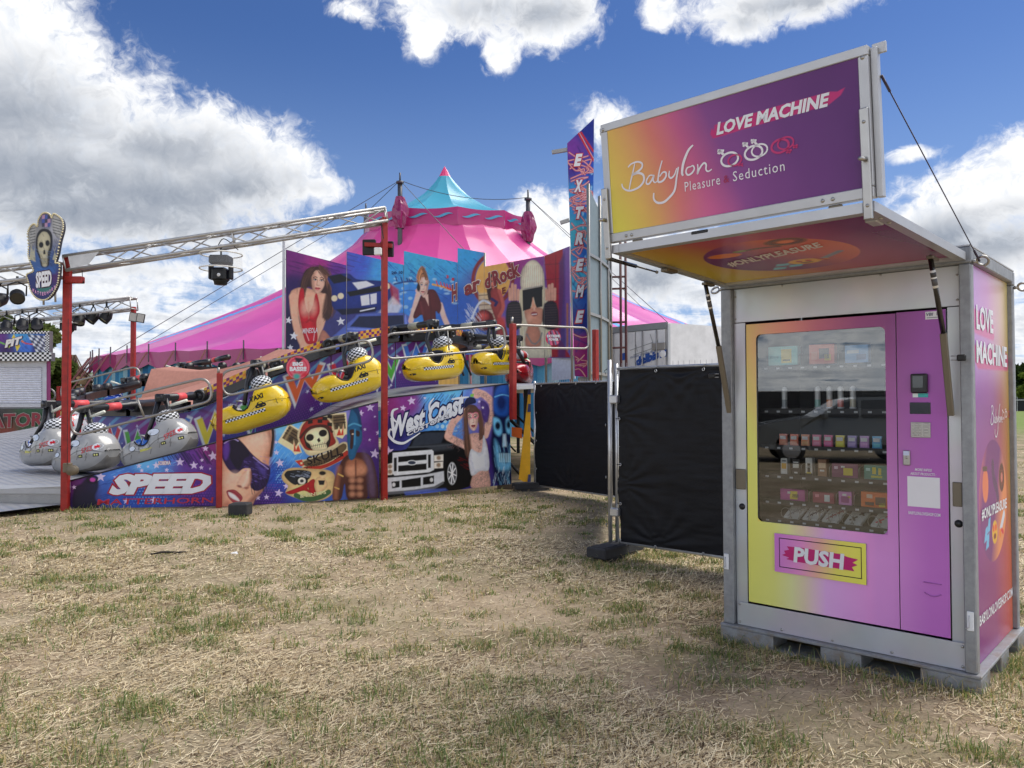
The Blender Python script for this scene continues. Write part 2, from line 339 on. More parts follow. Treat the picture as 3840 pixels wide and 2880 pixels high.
    def rays(s, x, y, c, n=60, a=.3, seed=0, r0=0, r1=1e9):
        an = np.arctan2(s.v-y, s.u-x); rr = np.hypot(s.u-x, s.v-y); f = fbm(an*n/6.3, rr*0+.5+rr*.004, 1., 2, seed); s.blend(a*np.clip((f-.45)*5, 0, 1)*np.clip((rr-r0)/60, 0, 1)*np.clip((r1-rr)/60, 0, 1), c)
    def dots(s, x0, y0, x1, y1, st, r, c, a=.6):
        k = (s.u > x0) & (s.u < x1) & (s.v > y0) & (s.v < y1); w = np.zeros(len(s.u)); gx = (s.u+((np.floor(s.v/st) % 2)*st/2)) % st-st/2; gy = s.v % st-st/2
        fx = np.clip(np.minimum(s.u-x0, x1-s.u)/(.3*(x1-x0)), 0, 1); w[k] = (a*fx*np.clip(r-np.hypot(gx, gy), 0, 1))[k]; s.blend(w, c)
def art(name, BL, BR, TR, TL, paint, parent, step=2.2, m=None, label=None, solid=0.012, local=None, col=(150, 150, 155)):
    """a printed board: bilinear grid between four corners, its front coloured by paint(Cv); `local` maps grid (s,t) to paint coordinates, else photo pixels rectified on to the board"""
    BL, BR, TR, TL = map(V3, (BL, BR, TR, TL)); c = np.array([proj(p) for p in (BL, BR, TR, TL)])
    nx = int(max(np.linalg.norm(c[1]-c[0]), np.linalg.norm(c[2]-c[3]))/step)+2; ny = int(max(np.linalg.norm(c[3]-c[0]), np.linalg.norm(c[2]-c[1]))/step)+2
    S, T = np.meshgrid(np.linspace(0, 1, nx), np.linspace(0, 1, ny)); S = S.ravel()[:, None]; T = T.ravel()[:, None]
    P = (BL*(1-S)+BR*S)*(1-T)+(TL*(1-S)+TR*S)*T
    if local: u, v = local(S[:, 0], T[:, 0])
    else: d = P-CO; y = d@CF; u = 1920+FPX*(d@CR)/y; v = 1440-FPX*(d@CU)/y
    cv = Cv(u, v); paint(cv)
    if not local: cv.c = 1.12*np.clip(cv.c, 0, 1)**1.1; cv.c = np.clip(cv.c*(.86+.28*fbm(u, v, .11, 3, 77))[:, None], 0, .88)
    return grid_mesh(name, P, nx, ny, cv.c, parent, m or PRINT, label, solid, ink(*col))
def grid_mesh(name, P, nx, ny, C, parent, m, label=None, solid=0., edge=(.4, .4, .4)):
    i = np.arange(nx-1); j = np.arange(ny-1); I, J = np.meshgrid(i, j); a = (J*nx+I).ravel(); F = np.stack([a, a+1, a+nx+1, a+nx], 1); nv = len(P)
    if solid:
        n = np.cross(P[nx-1]-P[0], P[(ny-1)*nx]-P[0]); n /= np.linalg.norm(n); q = [0, nx-1, nx*ny-1, nx*(ny-1)]; P = np.concatenate([P, P[q]-n*solid, P[q]-n*2e-4]); b = nv; C = np.concatenate([C, np.tile(edge, (8, 1))])
        F = np.concatenate([F, [[b+3, b+2, b+1, b]], [[b+4, b, b+1, b+5]], [[b+5, b+1, b+2, b+6]], [[b+6, b+2, b+3, b+7]], [[b+7, b+3, b, b+4]]])
    me = bpy.data.meshes.new(name); me.vertices.add(len(P)); me.vertices.foreach_set('co', P.astype(np.float32).ravel())
    me.loops.add(F.size); me.loops.foreach_set('vertex_index', F.astype(np.int32).ravel()); me.polygons.add(len(F)); me.polygons.foreach_set('loop_start', np.arange(0, F.size, 4, dtype=np.int32))
    me.update(calc_edges=True); ca = me.color_attributes.new('Col', 'FLOAT_COLOR', 'POINT'); ca.data.foreach_set('color', np.concatenate([C, np.ones((len(C), 1))], 1).astype(np.float32).ravel()); me.materials.append(m); me.update()
    return link(name, me, parent, label)
WH, BK = (232, 234, 238), (14, 14, 18)
# ------------------------------------------------------------------ ground
def ground_h(x, y):
    n = np.clip((14-np.hypot(x, y-4))/6, 0, 1)
    return n*((fbm(x, y, 1.1, 3, 3)-.5)*.045+(fbm(x, y, 5., 3, 5)-.5)*.022)
def wear(x, y):      # worn, bare strips running diagonally across the grass
    s = fbm(x*.45+y*.55, -x*.25+y*.12, 1., 4, 21); return np.clip((s-.42)*5, 0, 1)
def green(x, y): return np.clip((fbm(x, y, .8, 4, 8)*.65+fbm(x, y, 3., 3, 9)*.35-.44)*6, 0, 1)
def make_ground():
    gx = np.unique(np.concatenate([-np.geomspace(900, 12, 26), np.linspace(-12, 10, 200), np.geomspace(10, 900, 26)])); gy = np.unique(np.concatenate([-np.geomspace(900, 1, 24), np.linspace(-1, 14, 190), np.geomspace(14, 1400, 34)]))
    X, Y = np.meshgrid(gx, gy); x = X.ravel(); y = Y.ravel(); P = np.stack([x, y, ground_h(x, y)], 1); nx, ny = len(gx), len(gy)
    o = grid_mesh('ground', P, nx, ny, np.zeros((len(P), 3)), None, soil()); o.data.polygons.foreach_set('use_smooth', np.ones(len(o.data.polygons), bool)); o['kind'] = 'structure'
def soil():
    m = bpy.data.materials.new('dry_soil_and_turf'); m.use_nodes = True; nt = m.node_tree; g = G(nt); b = nt.nodes['Principled BSDF']; tc = g.n('ShaderNodeTexCoord').outputs['Object']; x, y, z = g.sep(tc)
    c = g.mix(g.step(g.noise(tc, 1.7, 6., .6), .3, .7), (.34, .255, .165, 1), (.49, .385, .265, 1))
    c = g.mix(g.m('MULTIPLY', g.step(g.noise(tc, 34., 7., .7), .48, .68), .75), c, (.19, .145, .095, 1))
    st = g.noise(g.v('MULTIPLY', tc, (16., 55., 1.)), 3., 4., .7); c = g.mix(g.m('MULTIPLY', g.step(st, .56, .68), .5), c, (.56, .47, .33, 1))
    far = g.step(y, 9., 26.); gp = g.step(g.noise(tc, .9, 7., .65), .40, .62)
    c = g.mix(g.m('MULTIPLY', gp, g.m('ADD', .35, g.m('MULTIPLY', far, .5))), c, (.13, .135, .052, 1))
    lush = g.step(y, 26., 50.); c = g.mix(g.m('MULTIPLY', lush, .85), c, (.17, .25, .055, 1))
    g.set(b.inputs['Base Color'], c); b.inputs['Roughness'].default_value = .95; b.inputs['Specular IOR Level'].default_value = .15
    bn = g.n('ShaderNodeBump'); bn.inputs['Strength'].default_value = .4; bn.inputs['Distance'].default_value = .02; g.set(bn.inputs['Height'], g.noise(tc, 55., 8., .7)); g.set(b.inputs['Normal'], bn.outputs[0])
    return m
make_ground()
def keep_out(x, y):
    a = -(x-2.5157)*math.cos(.7459)+(y-4.1667)*math.sin(.7459); bb = (x-2.5157)*math.sin(.7459)+(y-4.1667)*math.cos(.7459)
    k = (a > .0) & (a < 1.525) & (bb > .0) & (bb < 1.24)
    r = np.hypot(x+5.8, y-19.8) < 8.25
    return k | r
def scatter(n, d0, d1, pw):
    q = RNG.random(n); e = 2-pw; d = (d0**e+q*(d1**e-d0**e))**(1/e); x = (RNG.random(n)*2-1)*.78*d+.0; k = ~keep_out(x, d); return x[k], d[k]
def quads_obj(name, A, B, C, D, col, m, label, cat):
    n = len(A); P = np.stack([A, B, C, D], 1).reshape(-1, 3); me = bpy.data.meshes.new(name); me.vertices.add(4*n); me.vertices.foreach_set('co', P.astype(np.float32).ravel()); me.loops.add(4*n)
    me.loops.foreach_set('vertex_index', np.arange(4*n, dtype=np.int32)); me.polygons.add(n); me.polygons.foreach_set('loop_start', np.arange(0, 4*n, 4, dtype=np.int32)); me.update(calc_edges=True)
    ca = me.color_attributes.new('Col', 'FLOAT_COLOR', 'POINT'); c = np.repeat(np.concatenate([col, np.ones((n, 1))], 1), 4, axis=0); ca.data.foreach_set('color', c.astype(np.float32).ravel()); me.materials.append(m); me.update()
    o = link(name, me); o['kind'] = 'stuff'; o['label'] = label; o['category'] = cat; return o
def blade_mat():
    m = bpy.data.materials.new('dry_blade'); m.use_nodes = True; nt = m.node_tree; g = G(nt); nt.nodes.remove(nt.nodes['Principled BSDF']); a = g.n('ShaderNodeVertexColor'); a.layer_name = 'Col'
    d = g.n('ShaderNodeBsdfDiffuse'); t = g.n('ShaderNodeBsdfTranslucent'); s = g.n('ShaderNodeBsdfGlossy'); s.inputs['Roughness'].default_value = .45; x = g.n('ShaderNodeMixShader'); x.inputs[0].default_value = .42; y = g.n('ShaderNodeMixShader'); y.inputs[0].default_value = .05
    for q in (d, t): g.set(q.inputs[0], a.outputs[0])
    for (o, i) in ((d.outputs[0], x.inputs[1]), (t.outputs[0], x.inputs[2]), (x.outputs[0], y.inputs[1]), (s.outputs[0], y.inputs[2]), (y.outputs[0], nt.nodes['Material Output'].inputs[0])): nt.links.new(o, i)
    return m
BLADE = blade_mat(); STRAW = mat('dry_straw', None, .6, var=.1, vs=30., spec=.3)
def make_straw():
    x1, y1 = scatter(470000, 2.4, 9., 1.15); x2, y2 = scatter(260000, 7., 26., 1.4); x = np.concatenate([x1, x2]); y = np.concatenate([y1, y2])
    dn = fbm(x, y, 1.6, 4, 14); w = wear(x, y); k = RNG.random(len(x)) < np.clip((dn-.28)*3.2, .22, 1)*(1-.74*w); x = x[k]; y = y[k]; n = len(x)
    th = RNG.normal(.25, 1.0, n); L = np.clip(RNG.lognormal(-3.4, .55, n), .010, .16); wd = RNG.uniform(.002, .006, n)*np.clip(y/5, .9, 3.); el = np.abs(RNG.normal(0, .13, n)); st = RNG.random(n) < .06; el[st] = RNG.uniform(.6, 1.4, st.sum()); L[st] *= .7
    t = np.stack([np.cos(th)*np.cos(el), np.sin(th)*np.cos(el), np.sin(el)], 1); s = np.stack([-np.sin(th), np.cos(th), RNG.normal(0, .16, n)], 1)*wd[:, None]/2
    p = np.stack([x, y, ground_h(x, y)+RNG.uniform(.001, .012, n)], 1); e = p+t*L[:, None]
    tone = RNG.random(n)[:, None]; c = lin((248, 232, 194))*tone+lin((188, 164, 122))*(1-tone); dk = RNG.random(n) < .2; c[dk] = lin((98, 76, 52))*RNG.uniform(.6, 1.2, (dk.sum(), 1)); c *= 1.0
    quads_obj('straw', p-s, p+s, e+s*.7, e-s*.7, c, STRAW, 'loose dry straw and cut stubble lying over the bare soil', 'straw')
def make_grass():
    X = []; Y = []; H = []
    for (n, d0, d1, pw, nb) in ((5200, 2.5, 9., 1.2, 30), (8000, 8., 22., 1.3, 14)):
        x, y = scatter(n, d0, d1, pw); gr = green(x, y)*(1-.8*wear(x, y)); near = np.exp(-((y-10.8)/1.6)**2)*(x < .5); k = RNG.random(len(x)) < np.clip(gr*.42+.03+near*.6, 0, 1); x = x[k]; y = y[k]
        sz = np.clip(RNG.lognormal(-.1, .45, len(x)), .35, 2.2); r = .06*sz
        m = RNG.integers(nb//2, nb+1, len(x)); i = np.repeat(np.arange(len(x)), m); N = len(i); an = RNG.random(N)*2*PI; rr = np.sqrt(RNG.random(N))*r[i]*1.5
        X.append(x[i]+rr*np.cos(an)); Y.append(y[i]+rr*np.sin(an)*1.2); H.append(sz[i]*RNG.uniform(.018, .06, N))
    x, y = scatter(60000, 2.5, 14., 1.25); k = RNG.random(len(x)) < green(x, y)*.5+.14; X.append(x[k]); Y.append(y[k]); H.append(RNG.uniform(.015, .05, k.sum()))
    x, y = scatter(1500, 2.5, 13., 1.05); k = RNG.random(len(x)) < .20+.34*green(x, y)*(1-wear(x, y)); x = x[k]; y = y[k]; sz = RNG.uniform(.5, 1.25, len(x)); m = (110*sz).astype(int); i = np.repeat(np.arange(len(x)), m); N = len(i); an = RNG.random(N)*2*PI; rr = np.sqrt(RNG.random(N))*.13*sz[i]; X.append(x[i]+rr*np.cos(an)*1.3); Y.append(y[i]+rr*np.sin(an)); H.append(sz[i]*RNG.uniform(.03, .085, N)*(1.25-rr/(.13*sz[i])*.6)); NCL = (sum(len(q) for q in X)-N, N)
    # longer tufts along the foot of the kiosk pallet, the fence feet and the ride panels
    for (ax, ay, bx, by, n) in ((2.52, 4.15, 1.38, 5.19, 500), (2.55, 4.15, 3.4, 5.1, 250), (-6.6, 11.45, -2.1, 12.5, 1500), (-2.1, 12.5, -.1, 13.7, 500), (.65, 7.6, 1.4, 8.0, 160)):
        t = RNG.random(n); X.append(ax+(bx-ax)*t+RNG.normal(0, .035, n)-.02); Y.append(ay+(by-ay)*t-np.abs(RNG.normal(0, .07, n))); H.append(RNG.uniform(.03, .13, n)*np.where(RNG.random(n) < .3, 1, .6))
    for (u, v, hh) in ((975, 2700, .26), (1075, 2560, .2), (1240, 2600, .16), (1290, 2560, .15), (3360, 2800, .2), (3345, 2800, .18), (2000, 2800, .15), (1960, 2590, .14), (2170, 2560, .14)):
        p = atz(u, v, 0); X.append(p[:1]+RNG.normal(0, .004, 1)); Y.append(p[1:2]); H.append(np.array([hh]))
    x = np.concatenate(X); y = np.concatenate(Y); h = np.concatenate(H); cl_ = np.zeros(len(x), bool); cl_[NCL[0]:NCL[0]+NCL[1]] = True; k = ~keep_out(x, y); x = x[k]; y = y[k]; h = h[k]; cl_ = cl_[k]; n = len(x)
    az = RNG.random(n)*2*PI; lean = RNG.uniform(.2, 1.5, n); wd = RNG.uniform(.0016, .0032, n)*np.clip(y/4.5, 1., 2.6)
    b = np.stack([x, y, ground_h(x, y)-.004], 1); dr = np.stack([np.cos(az), np.sin(az), 0*az], 1); s = np.stack([-np.sin(az), np.cos(az), 0*az], 1)*wd[:, None]
    mid = b+dr*(lean*h*.35)[:, None]; mid[:, 2] += h*.62; tip = b+dr*(lean*h*1.0)[:, None]; tip[:, 2] += h*np.clip(1.15-.4*lean, .5, 1.1)
    tone = RNG.random(n)[:, None]; c = lin((84, 104, 46))*tone+lin((136, 152, 82))*(1-tone); c[cl_] = c[cl_]*.95; dry = RNG.random(n) < np.where(cl_, .22, .42); c[dry] = lin((196, 176, 122))*RNG.uniform(.7, 1.1, (dry.sum(), 1)); c *= 1.15
    A = np.concatenate([b-s, mid-s*.8]); B = np.concatenate([b+s, mid+s*.8]); C = np.concatenate([mid+s*.8, tip+s*.12]); D = np.concatenate([mid-s*.8, tip-s*.12])
    quads_obj('grass', A, B, C, D, np.concatenate([c, c]), BLADE, 'short patchy tufts of half dry grass on the fairground', 'grass')
make_straw(); make_grass()
t = MB(ink(240, 240, 240)); p = atz(875, 2078, .012); t.add([p+V3(-.05, 0, 0), p+V3(.0, -.05, .004), p+V3(.05, .0, .0), p+V3(.02, .05, .018), p+V3(-.03, .04, .01)], [(0, 1, 2), (0, 2, 3), (0, 3, 4)]); tag(t.build('paper_scrap', MATTE), 'small white crumpled paper scrap lying on the dry grass', 'litter')
p = atz(620, 2075, .02); t = MB(lin((40, 34, 28))); t.tube([p+V3(-.13, -.05, 0), p+V3(-.03, -.01, .015), p+V3(.12, .05, .0), p+V3(.2, .05, .01)], [.008, .012, .01, .005], 6); tag(t.build('stick', SATIN), 'short dark twig lying on the grass in front of the ride', 'twig')
# ------------------------------------------------------------------ vending kiosk
KX, KY, KYAW = 2.5157, 4.1667, .7459
KA = V3(-math.cos(KYAW), math.sin(KYAW), 0); KB = V3(math.sin(KYAW), math.cos(KYAW), 0); KZ = V3(0, 0, 1); KO = V3(KX, KY, 0); KM = np.stack([KA, KB, KZ], 1)
def K(a, b, z): return KO+KA*a+KB*b+KZ*z
def kbox(mb, a0, a1, b0, b1, z0, z1, col=None, ch=.003): return mb.box(K((a0+a1)/2, (b0+b1)/2, (z0+z1)/2), (abs(a1-a0), abs(b1-b0), abs(z1-z0)), KM, col, ch)
W, D, HT = 1.525, 1.24, 2.445
def galv_mat():
    m = mat('galvanised_steel', (.30, .315, .33), .55, metal=.35, var=.2, vs=22., bump=.03, rvar=.25); nt = m.node_tree; g = G(nt); b = nt.nodes['Principled BSDF']; src = b.inputs['Base Color'].links[0].from_socket; tc = g.n('ShaderNodeTexCoord').outputs['Object']; z = g.sep(tc)[2]
    d = g.m('MULTIPLY', g.step(z, .34, .02), g.step(g.noise(tc, 9., 7., .7), .42, .66)); e = g.m('MULTIPLY', g.step(g.noise(g.v('MULTIPLY', tc, (14., 14., 1.2)), 2., 5., .6), .55, .75), .25)      # dried mud round the foot, rain streaks above
    c = g.mix(g.m('MULTIPLY', d, .75), src, (.24, .18, .12, 1)); c = g.mix(e, c, (.44, .45, .46, 1)); g.set(b.inputs['Base Color'], c); return m
GALV = galv_mat(); ALU = mat('aluminium_profile', (.50, .505, .51), .42, metal=.55, var=.07, vs=4., rvar=.15)
def holo():
    m = bpy.data.materials.new('holographic_film'); m.use_nodes = True; g = G(m.node_tree); b = m.node_tree.nodes['Principled BSDF']; tc = g.n('ShaderNodeTexCoord').outputs['Object']
    n = g.noise(tc, 2.2, 3., .5, out='Color'); hsv = g.n('ShaderNodeHueSaturation'); hsv.inputs['Saturation'].default_value = .55; hsv.inputs['Value'].default_value = 1.15; g.set(hsv.inputs['Color'], n)
    g.set(b.inputs['Base Color'], g.mix(.36, (.53, .56, .59, 1), hsv.outputs[0])); b.inputs['Metallic'].default_value = .3; b.inputs['Roughness'].default_value = .34; b.inputs['Thin Film Thickness'].default_value = 420.; b.inputs['Thin Film IOR'].default_value = 1.45
    return m
HOLO = holo()
STN = mat('stainless_steel', (.42, .41, .39), .34, metal=.9, var=.08, vs=8.); DARK = mat('black_plastic', (.012, .012, .014), .4, var=.2); BRZ = mat('bronze_anodised', (.19, .165, .125), .45, metal=.5, var=.06)
kiosk = thing('vending_kiosk', 'steel framed purple vending kiosk with raised sign flap, on a pallet base', 'kiosk', K(.76, .6, 0))
pal = MB(); 
for a0, a1 in ((0, .30), (.62, .86), (1.16, 1.525)):
    for b0, b1 in ((0, .22), (.51, .73), (1.02, 1.24)): kbox(pal, a0, a1, b0, b1, -.03, .0925, ch=.004)
for b0, b1 in ((0.004, .216), (.514, .726), (1.024, 1.236)): kbox(pal, .302, 1.158, b0, b1, -.03, .012, ch=.002)
pal.build('pallet_base', GALV, kiosk); dk = MB(); kbox(dk, -.002, W+.002, -.002, D+.002, .0935, .112, ch=.004); dk.build('pallet_deck', GALV, kiosk)
for a0, a1 in ((.021, .082), (1.438, 1.513)):
    for b0, b1 in ((.02, .085), (D-.09, D-.025)):
        m_ = MB(); kbox(m_, a0, a1, b0, b1, .112, 2.352, ch=.006); m_.build('corner_post', GALV, kiosk)
m_ = MB()
kbox(m_, .018, .075, .086, D-.092, 2.37, HT, ch=.006); kbox(m_, 1.45, 1.515, .086, D-.092, 2.37, HT, ch=.006); kbox(m_, .018, 1.515, D-.09, D-.022, 2.354, HT, ch=.006); kbox(m_, .018, 1.515, .018, .084, 2.354, HT, ch=.006); m_.build('top_frame', GALV, kiosk)
m_ = MB(); kbox(m_, .02, 1.51, .02, D-.03, HT+.001, HT+.012, ch=.002); m_.build('roof', ALU, kiosk)
m_ = MB(ink(70, 66, 60)); kbox(m_, .09, 1.43, D-.05, D-.04, .112, 2.35, ch=0); m_.build('back_panel', SATIN, kiosk)
m_ = MB(ink(120, 70, 120)); kbox(m_, 1.47, 1.48, .086, D-.092, .114, 2.37, ch=0); m_.build('side_panel', PRINT, kiosk)
# printed right side
def grad_stops(t, stops):
    t = np.clip(t, 0, 1); x = [s for s, _ in stops]; C = np.array([ink(*c) for _, c in stops]); return np.stack([np.interp(t, x, C[:, i]) for i in range(3)], 1)
def paint_side(cv):           # u = depth b, v = height z (metres)
    b, z = cv.u, cv.v; t = (b-.1)/1.08+.06*np.sin(z*2.2)
    up = grad_stops(t, [(0, (168, 120, 188)), (.35, (184, 128, 178)), (.7, (196, 164, 148)), (1, (186, 178, 84))]); dn = grad_stops(t, [(0, (112, 36, 116)), (.55, (128, 40, 108)), (.85, (166, 62, 74)), (1, (190, 100, 66))]); md = grad_stops(t, [(0, (142, 86, 156)), (.5, (142, 76, 142)), (.72, (156, 78, 92)), (.9, (170, 120, 60)), (1, (164, 156, 60))])
    k = np.clip((z-1.5)/.6, 0, 1)[:, None]; k2 = np.clip((1.5-z)/.9, 0, 1)[:, None]; cv.c = md*(1-k)*(1-k2)+up*k+dn*k2
    e = np.hypot((b-.64)/.385, (z-.995)/.37); f = np.clip((b-.26)/.75+(1.2-z)*.6, 0, 1); ce = grad_stops(f, [(0, (196, 104, 120)), (.25, (112, 44, 116)), (.7, (106, 40, 112)), (1, (226, 140, 90))]); w = np.clip((1-e)*40, 0, 1); cv.blend(w, ce)
    def bs(x, y, rx, ry, c, n=13):
        cv.poly([(x+rx*math.cos(a)*(1+.08*math.sin(5*a+x*9)), y+ry*math.sin(a)*(1+.12*math.sin(7*a))) for a in np.linspace(0, 2*PI, 24)[:-1]], c, .004)
    cv.poly([(.18, 2.0), (.2, 2.125), (.66, 2.09), (.72, 2.06), (.74, 1.985), (.7, 1.965), (.25, 1.98)], (192, 72, 128), .008, .8); cv.poly([(.15, 1.86), (.17, 1.915), (1.12, 1.9), (1.16, 1.85), (1.12, 1.79), (.3, 1.78)], (188, 66, 116), .008, .85)
    # fruit, water drops and rocket pictures of the oval badge
    cv.ell(.43, 1.10, .075, .10, (226, 122, 88), .004); cv.line([(.38, 1.2), (.47, 1.195)], .03, (88, 60, 64), .003); cv.line([(.63, 1.21), (.65, 1.13), (.72, 1.06), (.76, 1.0)], .07, (78, 36, 92), .005, sm=6); cv.ell(.88, 1.115, .075, .09, (116, 52, 48), .004); cv.ell(.88, 1.115, .026, .03, (190, 110, 100), .004); cv.ell(.88, 1.115, .06, .07, (74, 34, 40), .004, ring=.012)
    for (x, y) in ((.42, .80), (.50, .845), (.46, .755)): cv.poly([(x-.045, y-.03), (x, y+.05), (x+.05, y+.06), (x+.03, y-.02)], (110, 190, 232), .004)
    cv.ell(.66, .80, .072, .07, (246, 190, 60), .004); cv.ell(.63, .825, .022, .022, (214, 48, 52), .003); cv.ell(.69, .825, .022, .022, (214, 48, 52), .003); cv.ell(.66, .775, .035, .018, (120, 50, 30), .003)
    cv.line([(.82, .79), (.93, .88)], .05, (196, 204, 214), .004); cv.ell(.81, .775, .03, .03, (240, 130, 40), .004); cv.line([(.85, .79), (.9, .77)], .03, (200, 50, 60), .004)
SA = .05
side = art('side_panel', K(SA, .086, .114), K(SA, D-.092, .114), K(SA, D-.092, 2.368), K(SA, .086, 2.368), paint_side, kiosk, 2.4, local=lambda s, t: (.086+s*(D-.178), .114+t*2.254), label='glossy printed purple to yellow side panel')
side.data.materials[0] = mat('glossy_print', None, .24, var=.03, vs=2., coat=.0, spec=.3)
def stext(s, b0, z0, b1, z1, col=WH, parent=side, tilt=0., **k):
    mb = MB(); put_text(mb, s, K(SA-.003, b0, z0), KB*(b1-b0)+KZ*tilt, KZ*(z1-z0), ink(*col), **k); return mb.build('lettering', PRINT, parent)
stext('LOVE', .26, 2.005, .70, 2.15, bold=.035); stext('MACHINE', .25, 1.812, 1.09, 1.945, bold=.035); stext('#ONLYPLEASURE', .31, .905, 1.0, .975, bold=.03); stext('BABYLONLOVESHOP.COM', .215, .325, 1.14, .385, bold=.02)
# handwriting of the name, as strokes in a 0..100 x 0..60 box
NAME = [([(11.5, 46.5), (15, 49.5), (21, 50), (25, 46.5), (24, 41.5), (19, 38), (15, 36.5), (21, 37), (25.5, 33), (25.5, 26), (21, 20.5), (14, 18.5), (9, 20), (5.5, 24), (4.5, 29)], 1.25), ([(18.2, 49), (16, 40), (13.2, 29), (11.2, 19.5)], .95),
    ([(35, 30), (31.5, 31), (28.5, 27), (28, 23), (30, 21.5), (33, 25), (35.3, 30), (34.4, 24.5), (36, 21.5), (38.5, 23)], 1.0), ([(43.5, 44.5), (41, 36), (38.8, 24.5), (39.5, 21), (43, 21.5), (46, 25.5), (46.2, 30), (43.5, 31), (40.3, 27)], 1.1),
    ([(49.5, 31), (48.7, 25.5), (50.5, 22.5), (53.5, 25), (56, 32)], 1.0), ([(57.5, 33), (55.5, 22), (53, 8), (48, 1), (42.5, -3), (37, -2), (34, 3), (34.3, 10)], 1.35), ([(71, 53), (66.5, 48), (62, 36), (60.4, 25.5), (61.3, 22)], 1.5), ([(68.5, 30), (65, 29.5), (63.8, 25), (65.5, 21.5), (69, 23), (71, 27), (70, 30.5), (68, 30)], 1.0),
    ([(74, 31), (74, 26), (73.4, 20.5), (75.5, 26), (79, 30.5), (81, 28.5), (80.7, 23), (82.5, 20.5), (85.5, 22)], 1.0)]
def symbols(mb, f, nrm, sc, white, pink):
    def ring(cx, cy, r, c, w=1.5): mb.strip([f(cx+r*math.cos(a), cy+r*math.sin(a)) for a in np.linspace(0, 2*PI, 33)], w*sc, nrm, c)
    def ln(p, q, c, w=1.6): mb.strip([f(*p), f(*q)], w*sc, nrm, c)
    ring(102.5, 24.6, 5.2, pink, 1.2); ln((106, 20), (108.5, 17), pink, 1.1); ln((104.8, 18.4), (108.6, 19.5), pink, 1.)
    ring(98.5, 26.5, 6.6, white); ln((94.5, 32), (91, 36.5), white); ln((90, 34.2), (91.5, 38.6), white, 2); ln((89.4, 38), (94.5, 36), white, 2.)
    ring(117, 27.5, 6.6, white); ring(121.5, 28.5, 5.8, white, 1.2)
    for (x, y) in ((113.5, 33.5), (120, 34.5)): ln((x, y), (x-2.5, y+4), white, 1.4); ln((x-4, y+2.2), (x-2, y+5.8), white, 1.6); ln((x-4.6, y+5.6), (x-.3, y+4), white, 1.6)
    ring(136.5, 28, 6.2, pink); ring(140.5, 29.5, 5.6, pink, 1.1); ln((141, 23.4), (143.5, 19.5), pink, 1.4); ln((140.6, 20.2), (144.6, 22.2), pink, 1.4); ln((145.5, 26), (148.5, 22.8), pink, 1.3); ln((145.6, 23.2), (148.8, 25.6), pink, 1.3)
def handwriting(mb, O, X, Y, nrm, col):
    L = np.linalg.norm(X)/100.
    for pts, w in NAME:
        P = smooth_line(pts, 7); n = len(P); ww = w*L*1.25*(.55+.6*np.sin(np.linspace(.25, PI-.25, n))); mb.strip([V3(O)+V3(X)*(x/100)+V3(Y)*(y/100) for x, y in P], ww, nrm, col)
m_ = MB(); handwriting(m_, K(SA-.003, .55, 1.385), KB*.43, KZ*.36, -KA, ink(*WH)); m_.build('lettering', PRINT, side); m_ = MB(); symbols(m_, lambda x, y: K(SA-.003, .55+.0043*x*.95, 1.385+.0030*y+.04), -KA, .0035, ink(230, 214, 214), ink(170, 52, 60)); m_.build('symbols', PRINT, side, kind='stuff')
stext('Pleasure Seduction', .72, 1.475, .98, 1.495, (220, 200, 200))
# front trims, header, kick plate
m_ = MB(); kbox(m_, .083, 1.437, .062, .07, 2.126, 2.352, ch=.002); m_.build('header_panel', HOLO, kiosk)
for a0, a1 in ((.084, .150), (1.356, 1.436)):
    m_ = MB(); kbox(m_, a0, a1, .058, .066, .1135, 2.122, ch=.002); m_.build('side_trim', HOLO, kiosk)
kp = MB(); kbox(kp, .083, 1.42, .040, .046, .114, .264, ch=.002); kp = kp.build('kick_plate', HOLO, kiosk)
bolt = MB(); bolt.lathe((0, 0, 0), [(.0, .006), (.006, .0055), (.0085, .002), (.009, 0)], 10); bolt_me = bolt.build('bolt', STN, kp).data; bpy.data.objects.remove(bpy.data.objects['bolt'])
BROT = Matrix(((KA[0], KZ[0], -KB[0]), (KA[1], KZ[1], -KB[1]), (KA[2], KZ[2], -KB[2]))).to_4x4()
def bolts(pts, parent, rot=BROT, s=1.):
    for p in pts: o = link('bolt', bolt_me, parent); o.matrix_basis = Matrix.Translation(Vector(p)) @ rot @ Matrix.Scale(s, 4)
bolts([K(a, .04, z) for a, z in ((1.405, .25), (1.405, .135), (1.12, .135), (.80, .135), (.46, .135), (.096, .245), (.096, .135))], kp)
bolts([K(a, .062, z) for a, z in ((1.425, 2.3), (1.425, 2.15), (.097, 2.3), (.097, 2.16), (.5, 2.345), (1.1, 2.345))], kiosk, s=.8)
for a, z in ((1.39, .895), (.108, .915)):
    m_ = MB(); m_.lathe(K(a, .0575, z), [(.0, .012), (.016, .012), (.018, .002), (.022, 0)], 16, -KB, lin((16, 16, 16))); m_.build('rubber_buffer', DARK, kiosk)
for a0, a1 in ((1.36, 1.43), (.086, .135)):
    m_ = MB(); kbox(m_, a0, a1, .048, .0565, 1.01, 1.145, ch=.006); m_.build('lock_plate', BRZ, kiosk)
for a, z in ((1.485, .47), (.05, .345)):
    m_ = MB(ink(225, 228, 230)); kbox(m_, a-.017, a+.017, .011, .018, z, z+.105, ch=.004); m_.tube([K(a+.004, .008, z+.085), K(a+.004, .002, z+.06), K(a+.004, .004, z+.02), K(a+.022, .004, z+.012)], .003, 6, ink(170, 172, 175)); m_.build('latch', SATIN, kiosk)
